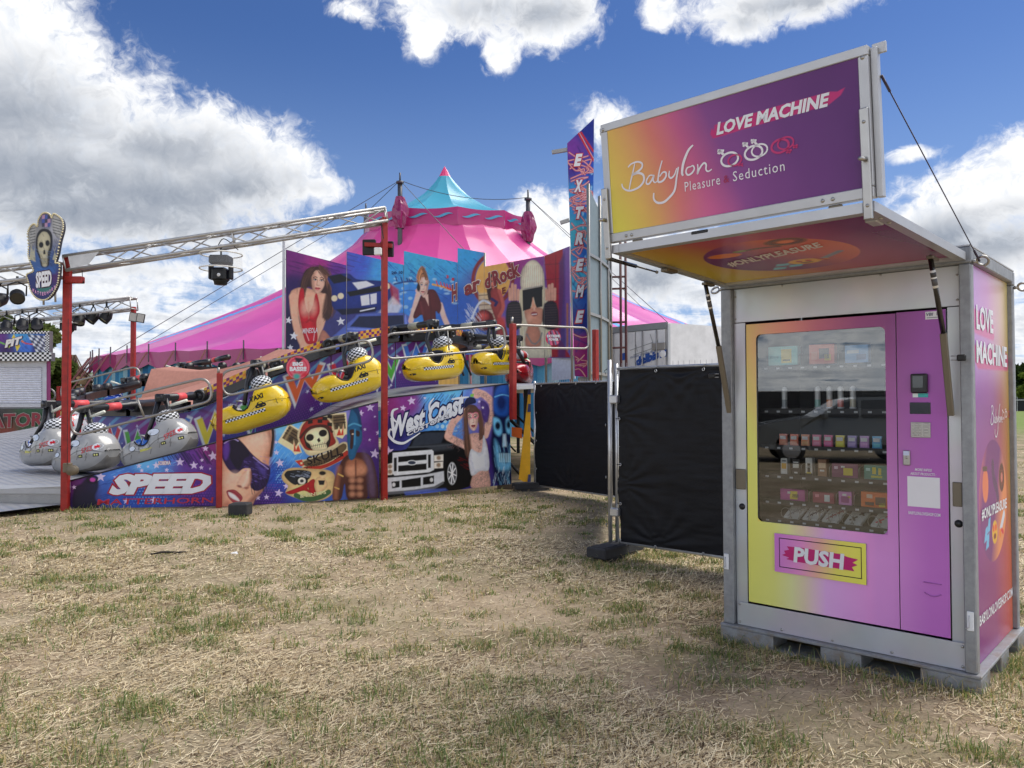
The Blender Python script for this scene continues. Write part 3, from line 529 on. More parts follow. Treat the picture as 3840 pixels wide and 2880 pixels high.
# canopy flap and sign flap
CZ0, CZ1, CB1 = 2.372, 2.43, -1.25
def CN(a, b, dz): t = b/CB1; return K(a+.06*t*(1-a/1.5)+.02*t, b, CZ0+(CZ1-CZ0)*t+dz)
can = MB(); 
for (a0, b0, a1, b1) in ((.04, 0, .09, CB1), (1.44, 0, 1.49, CB1)): can.prism([CN(a0, b0, -.005), CN(a1, b0, -.005), CN(a1, b1, -.005), CN(a0, b1, -.005)], KZ*.045)
can.prism([CN(.092, CB1, -.006), CN(1.438, CB1, -.006), CN(1.438, CB1+.05, -.006), CN(.092, CB1+.05, -.006)], KZ*.046); can.prism([CN(.092, -.055, -.004), CN(1.438, -.055, -.004), CN(1.438, -.004, -.004), CN(.092, -.004, -.004)], KZ*.044)
can.prism([CN(.09, -.05, .012), CN(1.44, -.05, .012), CN(1.44, CB1+.05, .012), CN(.09, CB1+.05, .012)], KZ*.018)
canopy = can.build('canopy_flap', ALU, kiosk)
def paint_canopy(cv):        # u: 0..1 left to right as read from below, v: 0 at the outer edge .. 1 at the hinge
    s, t = cv.u, cv.v; cv.c = grad_stops(s*1.05+(.5-t)*.25, [(0, (196, 172, 62)), (.22, (186, 140, 66)), (.42, (172, 84, 84)), (.62, (158, 58, 96)), (.85, (130, 44, 92)), (1, (96, 30, 84))])
    e = np.hypot((s-.47)/.31, (t-.52)/.36); f = np.clip((s-.16)/.62*.8+(.3-t)*.4+.1, 0, 1); cv.blend(np.clip((1-e)*60, 0, 1), grad_stops(f, [(0, (104, 40, 96)), (.3, (118, 44, 100)), (.6, (186, 84, 74)), (1, (204, 112, 70))]))
    cv.ell(.29, .37, .075, .045, (214, 118, 56), .004); cv.line([(.37, .33), (.46, .315), (.545, .33)], .028, (102, 62, 64), .004, sm=5); cv.line([(.365, .325), (.395, .32)], .03, (120, 130, 60), .004)
    cv.ell(.60, .265, .085, .07, (124, 72, 54), .004); cv.ell(.60, .265, .034, .026, (206, 110, 70), .004); cv.ell(.60, .262, .06, .048, (92, 46, 40), .004, ring=.009)
    for x, y in ((.36, .79), (.40, .72), (.44, .77)): cv.poly([(x-.035, y+.02), (x-.01, y-.03), (x+.045, y-.02), (x+.02, y+.025)], (108, 178, 206), .004)
    cv.ell(.51, .70, .068, .055, (224, 168, 60), .004); cv.ell(.49, .69, .014, .016, (170, 48, 44), .003); cv.ell(.53, .69, .014, .016, (170, 48, 44), .003); cv.ell(.51, .725, .03, .012, (110, 60, 36), .003)
    cv.line([(.60, .68), (.70, .58)], .03, (120, 124, 140), .004); cv.ell(.59, .70, .022, .02, (224, 150, 50), .004); cv.line([(.60, .72), (.57, .66)], .02, (160, 46, 50), .003)
cu = art('canopy_print', CN(1.438, CB1+.052, .009), CN(.092, CB1+.052, .009), CN(.092, -.057, .009), CN(1.438, -.057, .009), paint_canopy, canopy, 2.4, local=lambda s, t: (s, t), solid=0); cu.data.materials[0] = mat('glossy_print')
m_ = MB(); put_text(m_, '#ONLYPLEASURE', CN(1.15, -.50, .006), CN(.52, -.68, .006)-CN(1.15, -.50, .006), (CN(1.13, -.64, 0)-CN(1.15, -.50, 0))*.9, ink(206, 196, 196), bold=.035); m_.build('lettering', PRINT, canopy)
SB0, SB1, SZ0, SZ1, SL, SR = -1.25, -1.31, 2.485, 3.135, 1.535, .118
def SN(a, t, off=0.): return K(SL+(SR-SL)*a, SB0+(SB1-SB0)*t-off, SZ0+(SZ1-SZ0)*t)
sx = unit(SN(1, 0)-SN(0, 0)); sy = unit(SN(0, 1)-SN(0, 0)); sn = np.cross(sx, sy); SM = np.stack([sx, -sn, sy], 1); SWD = np.linalg.norm(SN(1, 0)-SN(0, 0)); SHT = np.linalg.norm(SN(0, 1)-SN(0, 0))
def sbox(mb, x0, x1, y0, y1, d0, d1, col=None, ch=.003): return mb.box(SN(0, 0)+sx*((x0+x1)/2)+sy*((y0+y1)/2)+sn*((d0+d1)/2), (x1-x0, abs(d1-d0), y1-y0), SM, col, ch)
sign = MB(); T_ = .042
sbox(sign, 0, SWD, SHT-T_, SHT, -.05, .008); sbox(sign, 0, SWD, 0, T_+.006, -.05, .008); sbox(sign, 0, T_, T_+.007, SHT-T_-.001, -.05, .008); sbox(sign, SWD-T_, SWD, T_+.007, SHT-T_-.001, -.05, .008)
sbox(sign, SWD+.001, SWD+.03, .0, SHT-.01, -.06, -.02); sbox(sign, SWD+.001, SWD+.06, SHT-.035, SHT+.012, -.06, -.045); sbox(sign, -.03, -.001, SHT-.045, SHT-.006, -.04, -.025)
sign = sign.build('sign_flap', ALU, kiosk)
def paint_sign(cv):
    s, t = cv.u, cv.v; cv.c = grad_stops(s*1.0+(t-.4)*.16+.02, [(0, (206, 190, 74)), (.13, (208, 168, 82)), (.3, (198, 112, 98)), (.42, (178, 82, 124)), (.55, (124, 62, 128)), (.8, (98, 46, 112)), (1, (86, 38, 104))])
    k = np.clip((t-.5)*1.2, 0, 1)*np.clip((s-.3)*2, 0, 1); cv.blend(k*.45, (78, 28, 88)); k = np.clip((.3-t)*2.5, 0, 1)*np.clip(1-np.abs(s-.42)*5, 0, 1); cv.blend(k*.5, (206, 96, 160)); k = np.clip((.35-t)*2.4, 0, 1)*np.clip(.2-s, 0, 1)*5; cv.blend(k*.5, (212, 208, 70))
    p = [(.462, .715), (.47, .76), (.478, .735), (.482, .782), (.60, .79), (.75, .80), (.905, .80), (.93, .785), (.955, .80), (.94, .75), (.90, .70), (.75, .69), (.60, .682), (.50, .67), (.472, .67)]; cv.poly(p, (176, 36, 104), .003)
sp = art('sign_print', SN(0, 0)+sx*T_+sy*(T_+.006)+sn*.002, SN(0, 0)+sx*(SWD-T_)+sy*(T_+.006)+sn*.002, SN(0, 0)+sx*(SWD-T_)+sy*(SHT-T_)+sn*.002, SN(0, 0)+sx*T_+sy*(SHT-T_)+sn*.002, paint_sign, sign, 2.4, local=lambda s, t: (s, t), solid=.03)
PW, PH = SWD-2*T_, SHT-2*T_
def SP(x, y, off=.005): return SN(0, 0)+sx*(T_+PW*x)+sy*(T_+PH*y)+sn*off
m_ = MB(); handwriting(m_, SP(.035, .235), SP(.535, .235)-SP(.035, .235), (SP(.0, .80)-SP(.0, .0)), sn, ink(226, 222, 226)); m_.build('lettering', PRINT, sign); m_ = MB(); k_ = (PW*.0052); symbols(m_, lambda x, y: SP(.038+.00505*x, .232+.0086*y*1.0), sn, k_, ink(226, 222, 226), ink(178, 44, 104)); m_.build('symbols', PRINT, sign, kind='stuff')
m_ = MB(); put_text(m_, 'LOVE MACHINE', SP(.488, .69), SP(.905, .69)-SP(.488, .69), SP(.488, .80)-SP(.488, .69), ink(*WH), bold=.04, shear=.22); m_.build('lettering', PRINT, sign)
m_ = MB(); X_ = SP(1, 0)-SP(0, 0); Y_ = SP(0, 1)-SP(0, 0); put_text(m_, 'Pleasure', SP(.345, .265), X_*.148, Y_*.085, ink(226, 222, 226), sp=1.15); m_.build('lettering', PRINT, sign); m_ = MB(); put_text(m_, 'Seduction', SP(.545, .265), X_*.195, Y_*.085, ink(226, 222, 226), sp=1.15); m_.build('lettering', PRINT, sign); m_ = MB(); put_text(m_, '&', SP(.507, .27), X_*.022, Y_*.062, ink(150, 34, 74)); m_.build('lettering', PRINT, sign)
srot = Matrix(((sx[0], sy[0], sn[0]), (sx[1], sy[1], sn[1]), (sx[2], sy[2], sn[2]))).to_4x4()
bolts([SN(0, 0)+sx*x+sy*y+sn*.008 for x, y in ((.13, .022), (.165, .022), (SWD-.22, .022), (SWD-.175, .022), (SWD-.022, SHT-.05), (.018, SHT-.03))], sign, srot, 1.05)
for x, z0, z1 in ((.004, -.09, .30), (SWD-.03, -.095, .385)):
    m_ = MB(); sbox(m_, x-.012, x+.026, z0, z1, .009, .028, ch=.004); y_ = (z0+z1)/2+.02; m_.tube([SN(0, 0)+sx*(x+.008)+sy*y_+sn*.028, SN(0, 0)+sx*(x-.002)+sy*y_+sn*.07], [.011, .009], 10); o = m_.build('hinge_arm', STN, kiosk)
    bolts([SN(0, 0)+sx*(x+.008)+sy*y+sn*.028 for y in (z0+.06, z1-.06)], o, srot, .9)
for x in (.16, SWD-.2):
    m_ = MB(); sbox(m_, x, x+.06, -.03, -.004, -.02, .0, ch=.004); m_.build('hinge', BRZ, kiosk)
m_ = MB(); sbox(m_, .52, .62, -.034, -.014, -.02, .006, ch=.006); m_.build('latch_grip', DARK, kiosk)
# gas struts and folding stays
def strut(p0, p1, f=.55, r=.012):
    m_ = MB(lin((10, 10, 11))); q = V3(p0)+(V3(p1)-V3(p0))*f; m_.tube([p0, q], r, 10); m_.tube([q, p1], r*.45, 8, lin((90, 92, 95))); m_.ball(p0, r*.9, 8, 6, col=lin((120, 122, 125))); m_.ball(p1, r*.9, 8, 6, col=lin((120, 122, 125))); return m_.build('gas_strut', PAINT, kiosk)
strut(CN(1.515, CB1+.0, -.03), CN(1.50, -.78, -.03), .55)
for a, s in ((.135, 1), (1.47, 1)):
    top = CN(a, -.26, -.02); mid = K(a-.005, -.085, 1.93); bot = K(a-.01, .03, 1.52) if a > 1 else K(a-.012, -.005, 1.515); kn = K(a-.004, -.105, 1.965); strut(top, kn, 1., .0135)
    m_ = MB(ink(226, 226, 222)); d = unit(V3(kn)-V3(top)); L_ = np.linalg.norm(V3(kn)-V3(top)); m_.tube([V3(top)+d*L_*.17, V3(top)+d*L_*.40], .0143, 10); m_.tube([V3(top)+d*L_*.2, V3(top)+d*L_*.26], .0147, 10, lin((70, 70, 72))); m_.tube([V3(top)+d*L_*.28, V3(top)+d*L_*.37], .0147, 10, lin((90, 90, 92))); m_.build('strut_label', PRINT, kiosk)
    m_ = MB(); e = unit(V3(bot)-V3(kn)); n_ = unit(np.cross(KA, e)); m_.box((V3(kn)+V3(bot))/2, (.034, .024, np.linalg.norm(V3(bot)-V3(kn))), np.stack([KA, n_, -e], 1), ch=.004); m_.build('stay_arm', BRZ, kiosk)
    m_ = MB(); m_.box(CN(a, -.22, -.022), (.035, .12, .018), KM, ch=.004); m_.build('stay_bracket', BRZ, kiosk)
for b in (-1.02, -1.12): bolts([CN(.065, b, -.006)], kiosk, Matrix.Rotation(PI, 4, 'X'), 1.1)
m_ = MB(); m_.box(CN(.115, -1.06, -.004), (.05, .11, .016), KM, ch=.004); m_.build('hinge', ALU, kiosk); m_ = MB(); m_.box(CN(1.45, -.72, -.02), (.05, .12, .02), KM, ch=.004); m_.build('strut_bracket', BRZ, kiosk)
# eye bolts and the bracing wire
def eye(p, axis, R=.028):
    m_ = MB(lin((120, 122, 125))); ax = unit(axis); c = V3(p)+ax*(R+.022); x = ax; y = KZ if abs(ax[2]) < .5 else KA
    m_.tube([c+x*R*math.cos(t)+(y*.8+np.cross(x, y)*.6)*R*math.sin(t) for t in np.arange(24)*2*PI/24], .0075, 8, closed=True); m_.tube([p, V3(p)+ax*.026], [.013, .009], 10); return m_.build('eye_bolt', STN, kiosk)
e1 = K(.018, .045, 2.36); eye(e1, -KA); eye(K(.018, D-.055, 2.34), -KA); eye(K(1.515, .05, 2.36), KA)
m_ = MB(lin((50, 38, 60))); q = SN(1, .80)+sx*.035-sn*.05; r_ = V3(e1)-KA*.035; m_.tube([q, r_], .0028, 6); d = unit(r_-q); m_.tube([q, q+d*.1], .006, 6); m_.tube([r_-d*.1, r_], .006, 6); m_.build('brace_wire', SATIN, kiosk)
# ------------------------------------------------------------------ vending machine inside it
vm = thing('vending_machine', 'purple and yellow glass fronted vending machine with keypad standing in the kiosk', 'vending machine', K(.75, .5, .27))
VB = .05
m_ = MB(lin((30, 28, 34))); VIN = lin((34, 38, 42))
for q in ((.162, 1.345, VB+.02, .9, 2.085, 2.104), (.162, 1.345, VB+.02, .9, .285, .30), (1.327, 1.345, VB+.02, .9, .30, 2.085), (.162, .46, VB+.02, .9, .30, 2.085), (.46, 1.327, .88, .9, .30, 2.085)): kbox(m_, *q, col=VIN, ch=0)
m_.build('cabinet', SATIN, vm)
def paint_door(cv):
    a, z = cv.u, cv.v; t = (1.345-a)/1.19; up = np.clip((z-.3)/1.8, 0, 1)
    lo = grad_stops(t+.02, [(0, (214, 206, 88)), (.16, (214, 196, 100)), (.33, (214, 164, 138)), (.45, (206, 134, 178)), (.7, (170, 114, 168)), (1, (158, 100, 158))]); hi = grad_stops(t, [(0, (200, 148, 84)), (.12, (190, 126, 96)), (.4, (152, 80, 96)), (.6, (122, 54, 100)), (.8, (104, 44, 102)), (1, (98, 40, 100))]); k = np.clip((up-.2)*1.4, 0, 1)[:, None]; cv.c = lo*(1-k)+hi*k  # printed gradient; upper tones deepened to paint in the canopy's shade
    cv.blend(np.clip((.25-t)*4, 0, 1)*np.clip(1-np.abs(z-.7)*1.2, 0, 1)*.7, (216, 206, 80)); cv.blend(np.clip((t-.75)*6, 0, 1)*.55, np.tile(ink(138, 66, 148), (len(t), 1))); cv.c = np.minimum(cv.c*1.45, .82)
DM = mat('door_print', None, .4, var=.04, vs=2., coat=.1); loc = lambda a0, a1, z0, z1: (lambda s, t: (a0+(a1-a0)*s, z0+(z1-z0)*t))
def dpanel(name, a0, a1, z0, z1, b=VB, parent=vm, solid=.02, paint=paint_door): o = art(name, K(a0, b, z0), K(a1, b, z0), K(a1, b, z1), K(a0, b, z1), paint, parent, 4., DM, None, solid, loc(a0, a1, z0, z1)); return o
GL, GR, GB, GT = 1.277, .476, .811, 2.037
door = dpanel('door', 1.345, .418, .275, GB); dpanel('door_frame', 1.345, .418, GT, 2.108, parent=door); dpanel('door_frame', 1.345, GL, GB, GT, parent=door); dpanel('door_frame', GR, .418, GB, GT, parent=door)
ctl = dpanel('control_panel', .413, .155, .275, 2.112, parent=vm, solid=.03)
m_ = MB(); R_ = .035                                               # rounded corners of the window opening
for (ca, cz, sa, sz) in ((GL, GT, -1, -1), (GR, GT, 1, -1), (GL, GB, -1, 1), (GR, GB, 1, 1)):
    pts = [K(ca, VB-.0006, cz)]+[K(ca+sa*R_*(1-math.sin(t)), VB-.0006, cz+sz*R_*(1-math.cos(t))) for t in np.linspace(0, PI/2, 8)]; cc = {(-1, -1): (206, 156, 106), (1, -1): (142, 70, 122), (-1, 1): (214, 200, 92), (1, 1): (168, 98, 172)}[(sa, sz)]
    m_ = MB(); m_.add(pts, [tuple(range(9)) if sa*sz < 0 else tuple(range(9))[::-1]], ink(*cc)); m_.build('window_corner', DM, door)
gm = bpy.data.materials.new('tinted_glass'); gm.use_nodes = True; g_ = G(gm.node_tree); b_ = gm.node_tree.nodes['Principled BSDF']; gm.node_tree.nodes.remove(b_)
tr = g_.n('ShaderNodeBsdfTransparent'); tr.inputs[0].default_value = (.86, .88, .88, 1); gl = g_.n('ShaderNodeBsdfGlossy'); gl.inputs['Color'].default_value = (.9, .92, .92, 1); gl.inputs['Roughness'].default_value = .01; fr = g_.n('ShaderNodeFresnel'); fr.inputs[0].default_value = 1.5; mx = g_.n('ShaderNodeMixShader'); g_.set(mx.inputs[0], g_.m('ADD', g_.m('MULTIPLY', fr.outputs[0], 1.0), .10, clamp=True)); gm.node_tree.links.new(tr.outputs[0], mx.inputs[1]); gm.node_tree.links.new(gl.outputs[0], mx.inputs[2])
gm.node_tree.links.new(mx.outputs[0], gm.node_tree.nodes['Material Output'].inputs[0])
m_ = MB(lin((60, 64, 66))); m_.quad(K(GL-.001, VB+.012, GB+.001), K(GR+.001, VB+.012, GB+.001), K(GR+.001, VB+.012, GT-.001), K(GL-.001, VB+.012, GT-.001)); m_.build('window_pane', gm, door)
# delivery flap
m_ = MB()
def paint_push(cv): t = (1.16-cv.u)/.56+(.62-cv.v)*.3; cv.c = grad_stops(t, [(0, (190, 112, 190)), (.3, (222, 140, 194)), (.5, (236, 178, 160)), (.72, (230, 220, 100)), (1, (222, 220, 88))])
pf = dpanel('delivery_flap', 1.160, .596, .502, .747, VB-.013, vm, .012, paint_push); m_ = MB(lin((20, 10, 26)))
for q in ((1.129, .621, .534, .539), (1.129, .621, .717, .722), (1.129, 1.125, .539, .717), (.625, .621, .539, .717)): kbox(m_, q[1], q[0], VB-.0145, VB-.0135, q[2], q[3], ch=0)
m_.build('flap_gap', SATIN, pf); m_ = MB(); f = lambda x, y: K(1.11-x*.47, VB-.0155, .555+y*.14)
m_.add([f(*p) for p in ((.0, .42), (.05, .5), (.03, .62), (.1, .7), (.07, .84), (.3, .86), (.55, .82), (.78, .80), (.86, .72), (1, .66), (.93, .5), (.99, .42), (.92, .3), (.95, .14), (.7, .16), (.45, .18), (.2, .2), (.06, .26), (.1, .34))], [tuple(range(19))[::-1]], ink(176, 34, 104)); m_.build('brush_mark', PRINT, pf)
m_ = MB(); put_text(m_, 'PUSH', f(.16, .16), f(.83, .12)-f(.16, .16), f(.16, .88)-f(.16, .16), ink(*WH), off=-KB*.002, bold=.04, shear=.08); m_.build('lettering', PRINT, pf)
# payment fittings
m_ = MB(lin((12, 12, 14))); kbox(m_, .248, .335, VB-.03, VB-.001, 1.642, 1.752, ch=.006); m_ = m_.build('card_reader', DARK, vm); s_ = MB(lin((46, 56, 58))); kbox(s_, .268, .322, VB-.032, VB-.0305, 1.672, 1.738, ch=0); s_.build('screen', PAINT, m_)
s_ = MB(ink(60, 160, 160)); kbox(s_, .25, .33, VB-.003, VB-.001, 1.617, 1.64, ch=0); kbox(s_, .302, .33, VB-.004, VB-.0032, 1.617, 1.64, ink(214, 226, 226), 0); s_.build('reader_label', PRINT, vm)
s_ = MB(lin((16, 24, 40))); kbox(s_, .238, .347, VB-.003, VB-.001, 1.522, 1.588, ch=.001); s_.build('display', PAINT, vm)
kpd = MB(); kbox(kpd, .240, .343, VB-.006, VB-.001, 1.387, 1.475, ch=.002); kpd = kpd.build('keypad', STN, vm)
for i in range(4):
    for j, (x, w) in enumerate(((.329, .015), (.311, .015), (.293, .015), (.262, .028))):
        s_ = MB(ink(150, 140, 170) if j < 3 else ink(140, 130, 180)); kbox(s_, x-w/2, x+w/2, VB-.010, VB-.0055, 1.396+i*.0192, 1.410+i*.0192, ch=.002); s_.build('key', STN, kpd)
s_ = MB(); kbox(s_, .348, .385, VB-.012, VB-.001, 1.226, 1.311, ch=.003); s_ = s_.build('coin_slot', STN, vm); q = MB(ink(190, 200, 226)); kbox(q, .351, .382, VB-.014, VB-.0122, 1.283, 1.308, ch=0); q.build('coin_chute', PAINT, s_); q = MB(lin((30, 30, 34))); q.lathe(K(.366, VB-.0121, 1.27), [(0, .003), (.006, .003), (.007, 0)], 10, -KB, lin((40, 40, 44))); q.build('coin_lock', STN, s_)
def vtext(s, a0, z0, a1, z1, col=WH, **k): q = MB(); put_text(q, s, K(a0, VB-.002, z0), KA*(a1-a0), KZ*(z1-z0), ink(*col), **k); q.build('lettering', PRINT, vm)
vtext('MORE INFOS', .325, 1.196, .237, 1.211, shear=.2, bold=.02); vtext('ABOUT PRODUCTS :', .35, 1.172, .215, 1.187, shear=.2, bold=.02); vtext('BABYLONLOVESHOP.COM', .362, .945, .197, .963, bold=.02)
q = MB(ink(226, 226, 230)); kbox(q, .197, .366, VB-.0018, VB-.001, .991, 1.163, ch=0); q.build('white_label', PRINT, vm, 'blank white square sticker under the lettering')
q = MB(ink(222, 224, 226)); kbox(q, .179, .258, VB-.003, VB-.001, 2.06, 2.104, ch=0); q = q.build('maker_plate', PRINT, vm); s_ = MB(); put_text(s_, 'VBI', K(.252, VB-.0045, 2.079), KA*-.036, KZ*.018, ink(50, 56, 84), bold=.02, shear=.25); kbox(s_, .185, .20, VB-.0042, VB-.0032, 2.08, 2.097, ink(120, 124, 132), 0); kbox(s_, .19, .25, VB-.0042, VB-.0032, 2.067, 2.071, ink(120, 124, 132), 0); s_.build('lettering', PRINT, q)
q = MB(ink(150, 84, 156)); q.tube([K(.287, VB-.003, .568), K(.196, VB-.003, .566)], .003, 6); q.build('hand_grip', DM, vm); q = MB(ink(150, 84, 156)); q.tube([K(.285-.087*t, VB-.003, .51-.016*math.sin(PI*t)) for t in np.linspace(0, 1, 8)], .003, 6); q.build('hand_grip', DM, vm)
# shelves and goods
ROWS = [1.68+.02, 1.47, 1.235, 1.075, .915, .82]
for i, z in enumerate((1.83, 1.545, 1.305, 1.115, .945, .825)):
    s_ = MB(lin((60, 64, 68))); kbox(s_, .475, 1.30, .17, .80, z-.012, z, ch=0); kbox(s_, .475, 1.30, .160, .168, z-.03, z+.004, lin((34, 36, 40)), 0); s_.build('shelf', SATIN, vm)
    for a in np.linspace(.52, 1.26, 10): q = MB(ink(190, 194, 198)); kbox(q, a-.011, a+.011, .158, .1595, z-.022, z-.010, ch=0); q.build('price_tag', PRINT, vm)
def goods_box(a, z, w, h, c, pic, label, d=.05, b=.185, row='boxes'):
    q = MB(ink(*c)); kbox(q, a-w/2, a+w/2, b, b+d, z+.001, z+h, ch=.002); 
    for (x, y, ww, hh, cc) in pic: kbox(q, a+w/2-w*(x+ww), a+w/2-w*x, b-.0015, b-.0005, z+h*y, z+h*(y+hh), ink(*cc), 0)
    return tag(q.build('goods_box', SATIN), label, 'box', 'packets on the vending shelves')
Y_, K_ = (226, 206, 70), (20, 20, 24)
goods_box(1.155, 1.83, .20, .13, (120, 196, 190), [(.45, .15, .35, .7, Y_), (.5, .25, .25, .08, K_), (.06, .4, .3, .1, (80, 150, 150))], 'wide turquoise box with yellow picture on the top shelf')
goods_box(.90, 1.83, .16, .13, (214, 96, 72), [(.4, .3, .4, .5, (40, 34, 34)), (.62, .2, .25, .3, Y_), (.1, .25, .22, .4, (230, 140, 110))], 'coral red box with dark picture on the top shelf')
goods_box(.685, 1.83, .14, .115, (110, 168, 220), [(.1, .55, .5, .18, (222, 232, 240)), (.5, .2, .4, .3, (70, 100, 150))], 'sky blue box on the top shelf nearest the keypad')
for i, (a, c, n) in enumerate(((1.165, (150, 160, 165), 'grey'), (.945, (150, 196, 190), 'mint banded'), (.87, (214, 140, 90), 'orange banded'), (.80, (206, 110, 100), 'red banded'), (.725, (196, 190, 170), 'beige banded'))):
    q = MB(ink(226, 228, 228)); q.lathe(K(a, .23, 1.546), [(.0, 0), (.021, .0), (.022, .012), (.021, .014)], 14, col=ink(238, 238, 238)); q.lathe(K(a, .23, 1.546), [(.0185, .014), (.0185, .06), (.0182, .061)], 14, col=ink(*c)); q.lathe(K(a, .23, 1.546), [(.0182, .061), (.018, .13), (.012, .142), (.0, .146)], 14)
    tag(q.build('bottle', PAINT), f'upside down white bottle with {n} label on the second shelf', 'bottle', 'bottles on the second shelf')
for i, (c, n) in enumerate((((206, 120, 96), 'terracotta'), ((226, 120, 90), 'salmon'), ((228, 150, 110), 'peach'), ((214, 110, 140), 'rose pink'), ((216, 90, 140), 'hot pink'), ((214, 196, 60), 'yellow green'), ((150, 130, 190), 'lilac'), ((180, 130, 190), 'mauve'), ((80, 160, 206), 'blue'))):
    a = 1.165-i*.0735; q = MB(ink(*c)); w = .056; z = 1.306; P = [K(a+w/2, .2, z), K(a-w/2, .2, z), K(a-w/2*.9, .2, z+.055), K(a-w/2, .205, z+.075), K(a+w/2, .205, z+.075), K(a+w/2*.9, .2, z+.055)]; q.prism(P, KB*.018); kbox(q, a-.018, a+.02, .196, .1985, z+.04, z+.062, ink(228, 230, 232), 0); kbox(q, a-.02, a+.02, .196, .1985, z+.008, z+.03, np.minimum(ink(*c)*1.5, .85), 0)
    tag(q.build('pouch', PAINT), f'small {n} foil pouch in the row on the third shelf', 'pouch', 'foil pouches on the third shelf')
goods_box(1.155, 1.115, .045, .105, (206, 206, 200), [(.15, .35, .7, .35, (226, 170, 50)), (.2, .1, .6, .12, (240, 240, 240)), (.2, .8, .6, .1, (120, 120, 120))], 'slim pale carton with orange panel on the fourth shelf')
goods_box(1.075, 1.115, .055, .105, (22, 22, 26), [(.15, .45, .7, .25, (220, 220, 214)), (.2, .75, .6, .08, (210, 210, 205)), (.3, .1, .4, .1, (230, 230, 230))], 'slim black carton with white lettering on the fourth shelf')
goods_box(.99, 1.115, .045, .115, (214, 212, 204), [(.3, .2, .4, .5, (22, 22, 24)), (.25, .45, .5, .12, (240, 240, 240)), (.0, .0, 1, .15, (30, 30, 30)), (.2, .12, .6, .1, Y_)], 'slim white carton with a black figure on the fourth shelf')
goods_box(.905, 1.115, .055, .11, (150, 110, 84), [(.1, .5, .8, .3, (206, 180, 150)), (.25, .3, .5, .1, (230, 230, 226))], 'slim brown carton on the fourth shelf')
goods_box(.765, 1.115, .16, .09, (120, 52, 96), [(.45, .2, .35, .5, Y_), (.1, .6, .14, .2, (214, 190, 206)), (.36, .72, .14, .12, (240, 240, 240))], 'wide plum box with yellow picture on the fourth shelf')
goods_box(.58, 1.115, .14, .09, (60, 130, 116), [(.35, .4, .15, .45, Y_), (.6, .35, .12, .45, Y_), (.3, .15, .45, .14, (190, 190, 70)), (.08, .6, .18, .2, (170, 206, 200))], 'wide teal box with yellow picture on the fourth shelf')
goods_box(1.10, .945, .165, .075, (172, 60, 140), [(.4, .15, .3, .7, Y_), (.3, .6, .15, .2, (236, 236, 236)), (.5, .3, .25, .3, (90, 70, 90))], 'wide magenta box with yellow picture on the fifth shelf')
goods_box(.90, .945, .135, .07, (150, 46, 76), [(.55, .2, .25, .6, (206, 214, 214)), (.12, .55, .18, .25, (214, 130, 150))], 'crimson box with a pale picture on the fifth shelf')
goods_box(.765, .945, .08, .085, (196, 120, 186), [(.2, .2, .6, .45, (150, 60, 130)), (.3, .7, .3, .15, (240, 240, 240)), (.7, .55, .2, .15, Y_)], 'small lilac packet with a purple oval on the fifth shelf')
goods_box(.585, .945, .17, .095, (232, 112, 40), [(.2, .6, .2, .25, (244, 214, 190)), (.5, .2, .35, .5, (90, 60, 46)), (.62, .1, .2, .25, Y_), (.15, .15, .3, .2, (70, 40, 30))], 'bright orange box on the fifth shelf')
for i, (a, n, c) in enumerate(((1.11, 'grey drawing', (150, 150, 150)), (.985, 'dark spots', (70, 60, 64)), (.86, 'red spots', (150, 70, 76)), (.72, 'brown crosses', (90, 82, 74)), (.565, 'pink bands', (216, 110, 116)))):
    q = MB(ink(206, 208, 206)); z = .826; w = .105; Pa = [K(a+w/2, .19, z), K(a-w/2, .19, z), K(a-w/2-.03, .30, z+.085), K(a+w/2-.03, .30, z+.085)]; q.prism(Pa, V3(0, 0, .012)-KB*.004); f2 = lambda x, y, o=.013: Pa[0]+(Pa[1]-Pa[0])*x+(Pa[3]-Pa[0])*y+V3(0, 0, o)-KB*.004
    for k in range(5 if i < 3 else 2):
        x = .3+.13*k if i < 3 else .35+.3*k; y = .2+.13*k if i < 3 else .3+.35*k
        for an in (.7, -.7): dx = .1*math.cos(an) if i >= 3 else .05*math.cos(an); dy = .13*math.sin(an); q.strip([f2(x-dx*2, y-dy*1.6), f2(x+dx*2, y+dy*1.6)], .012 if i >= 3 else .005, unit(np.cross(Pa[1]-Pa[0], Pa[3]-Pa[0])), ink(*c))
    tag(q.build('flat_bag', SATIN), f'white flat bag printed with {n} at the bottom of the machine', 'bag', 'flat bags at the bottom of the machine')
    for a2 in (a+.03, a-.03):
        s_ = MB(lin((26, 26, 28))); s_.tube([K(a2+.032*math.cos(t), .172, .862+.036*math.sin(t)) for t in np.linspace(-.9, PI+.9, 16)], .0025, 6); s_.build('spiral', STN, vm)
for z, aa in ((1.115, (1.115, 1.035, .95, .855, .675)), (.945, (.985, .815, .705)), (1.83, (1.04, .79))):
    for a in aa: s_ = MB(ink(196, 200, 204)); s_.tube([K(a, .172, z), K(a, .172, z+.06), K(a-.006, .178, z+.074), K(a-.012, .2, z+.078)], .0022, 6); s_.build('divider', STN, vm)
# padlocks on the stays
for a, dz, n in ((.100, 1.83, 'right'), (1.50, 1.83, 'left')):
    q = MB(lin((10, 10, 12))); c = K(a-.045, -.06, dz) if a < 1 else K(a+.045, -.05, dz-.06); q.box(c, (.045, .022, .035), KM, ch=.006)
    for k in (-.011, .011): q.tube([V3(c)+KZ*k+KA*(.02 if a < 1 else -.02), V3(c)+KZ*k+KA*(.05 if a < 1 else -.05)], .003, 6, lin((150, 150, 152)))
    tag(q.build('padlock', SATIN), f'small black padlock on the {n} folding stay of the kiosk', 'padlock')
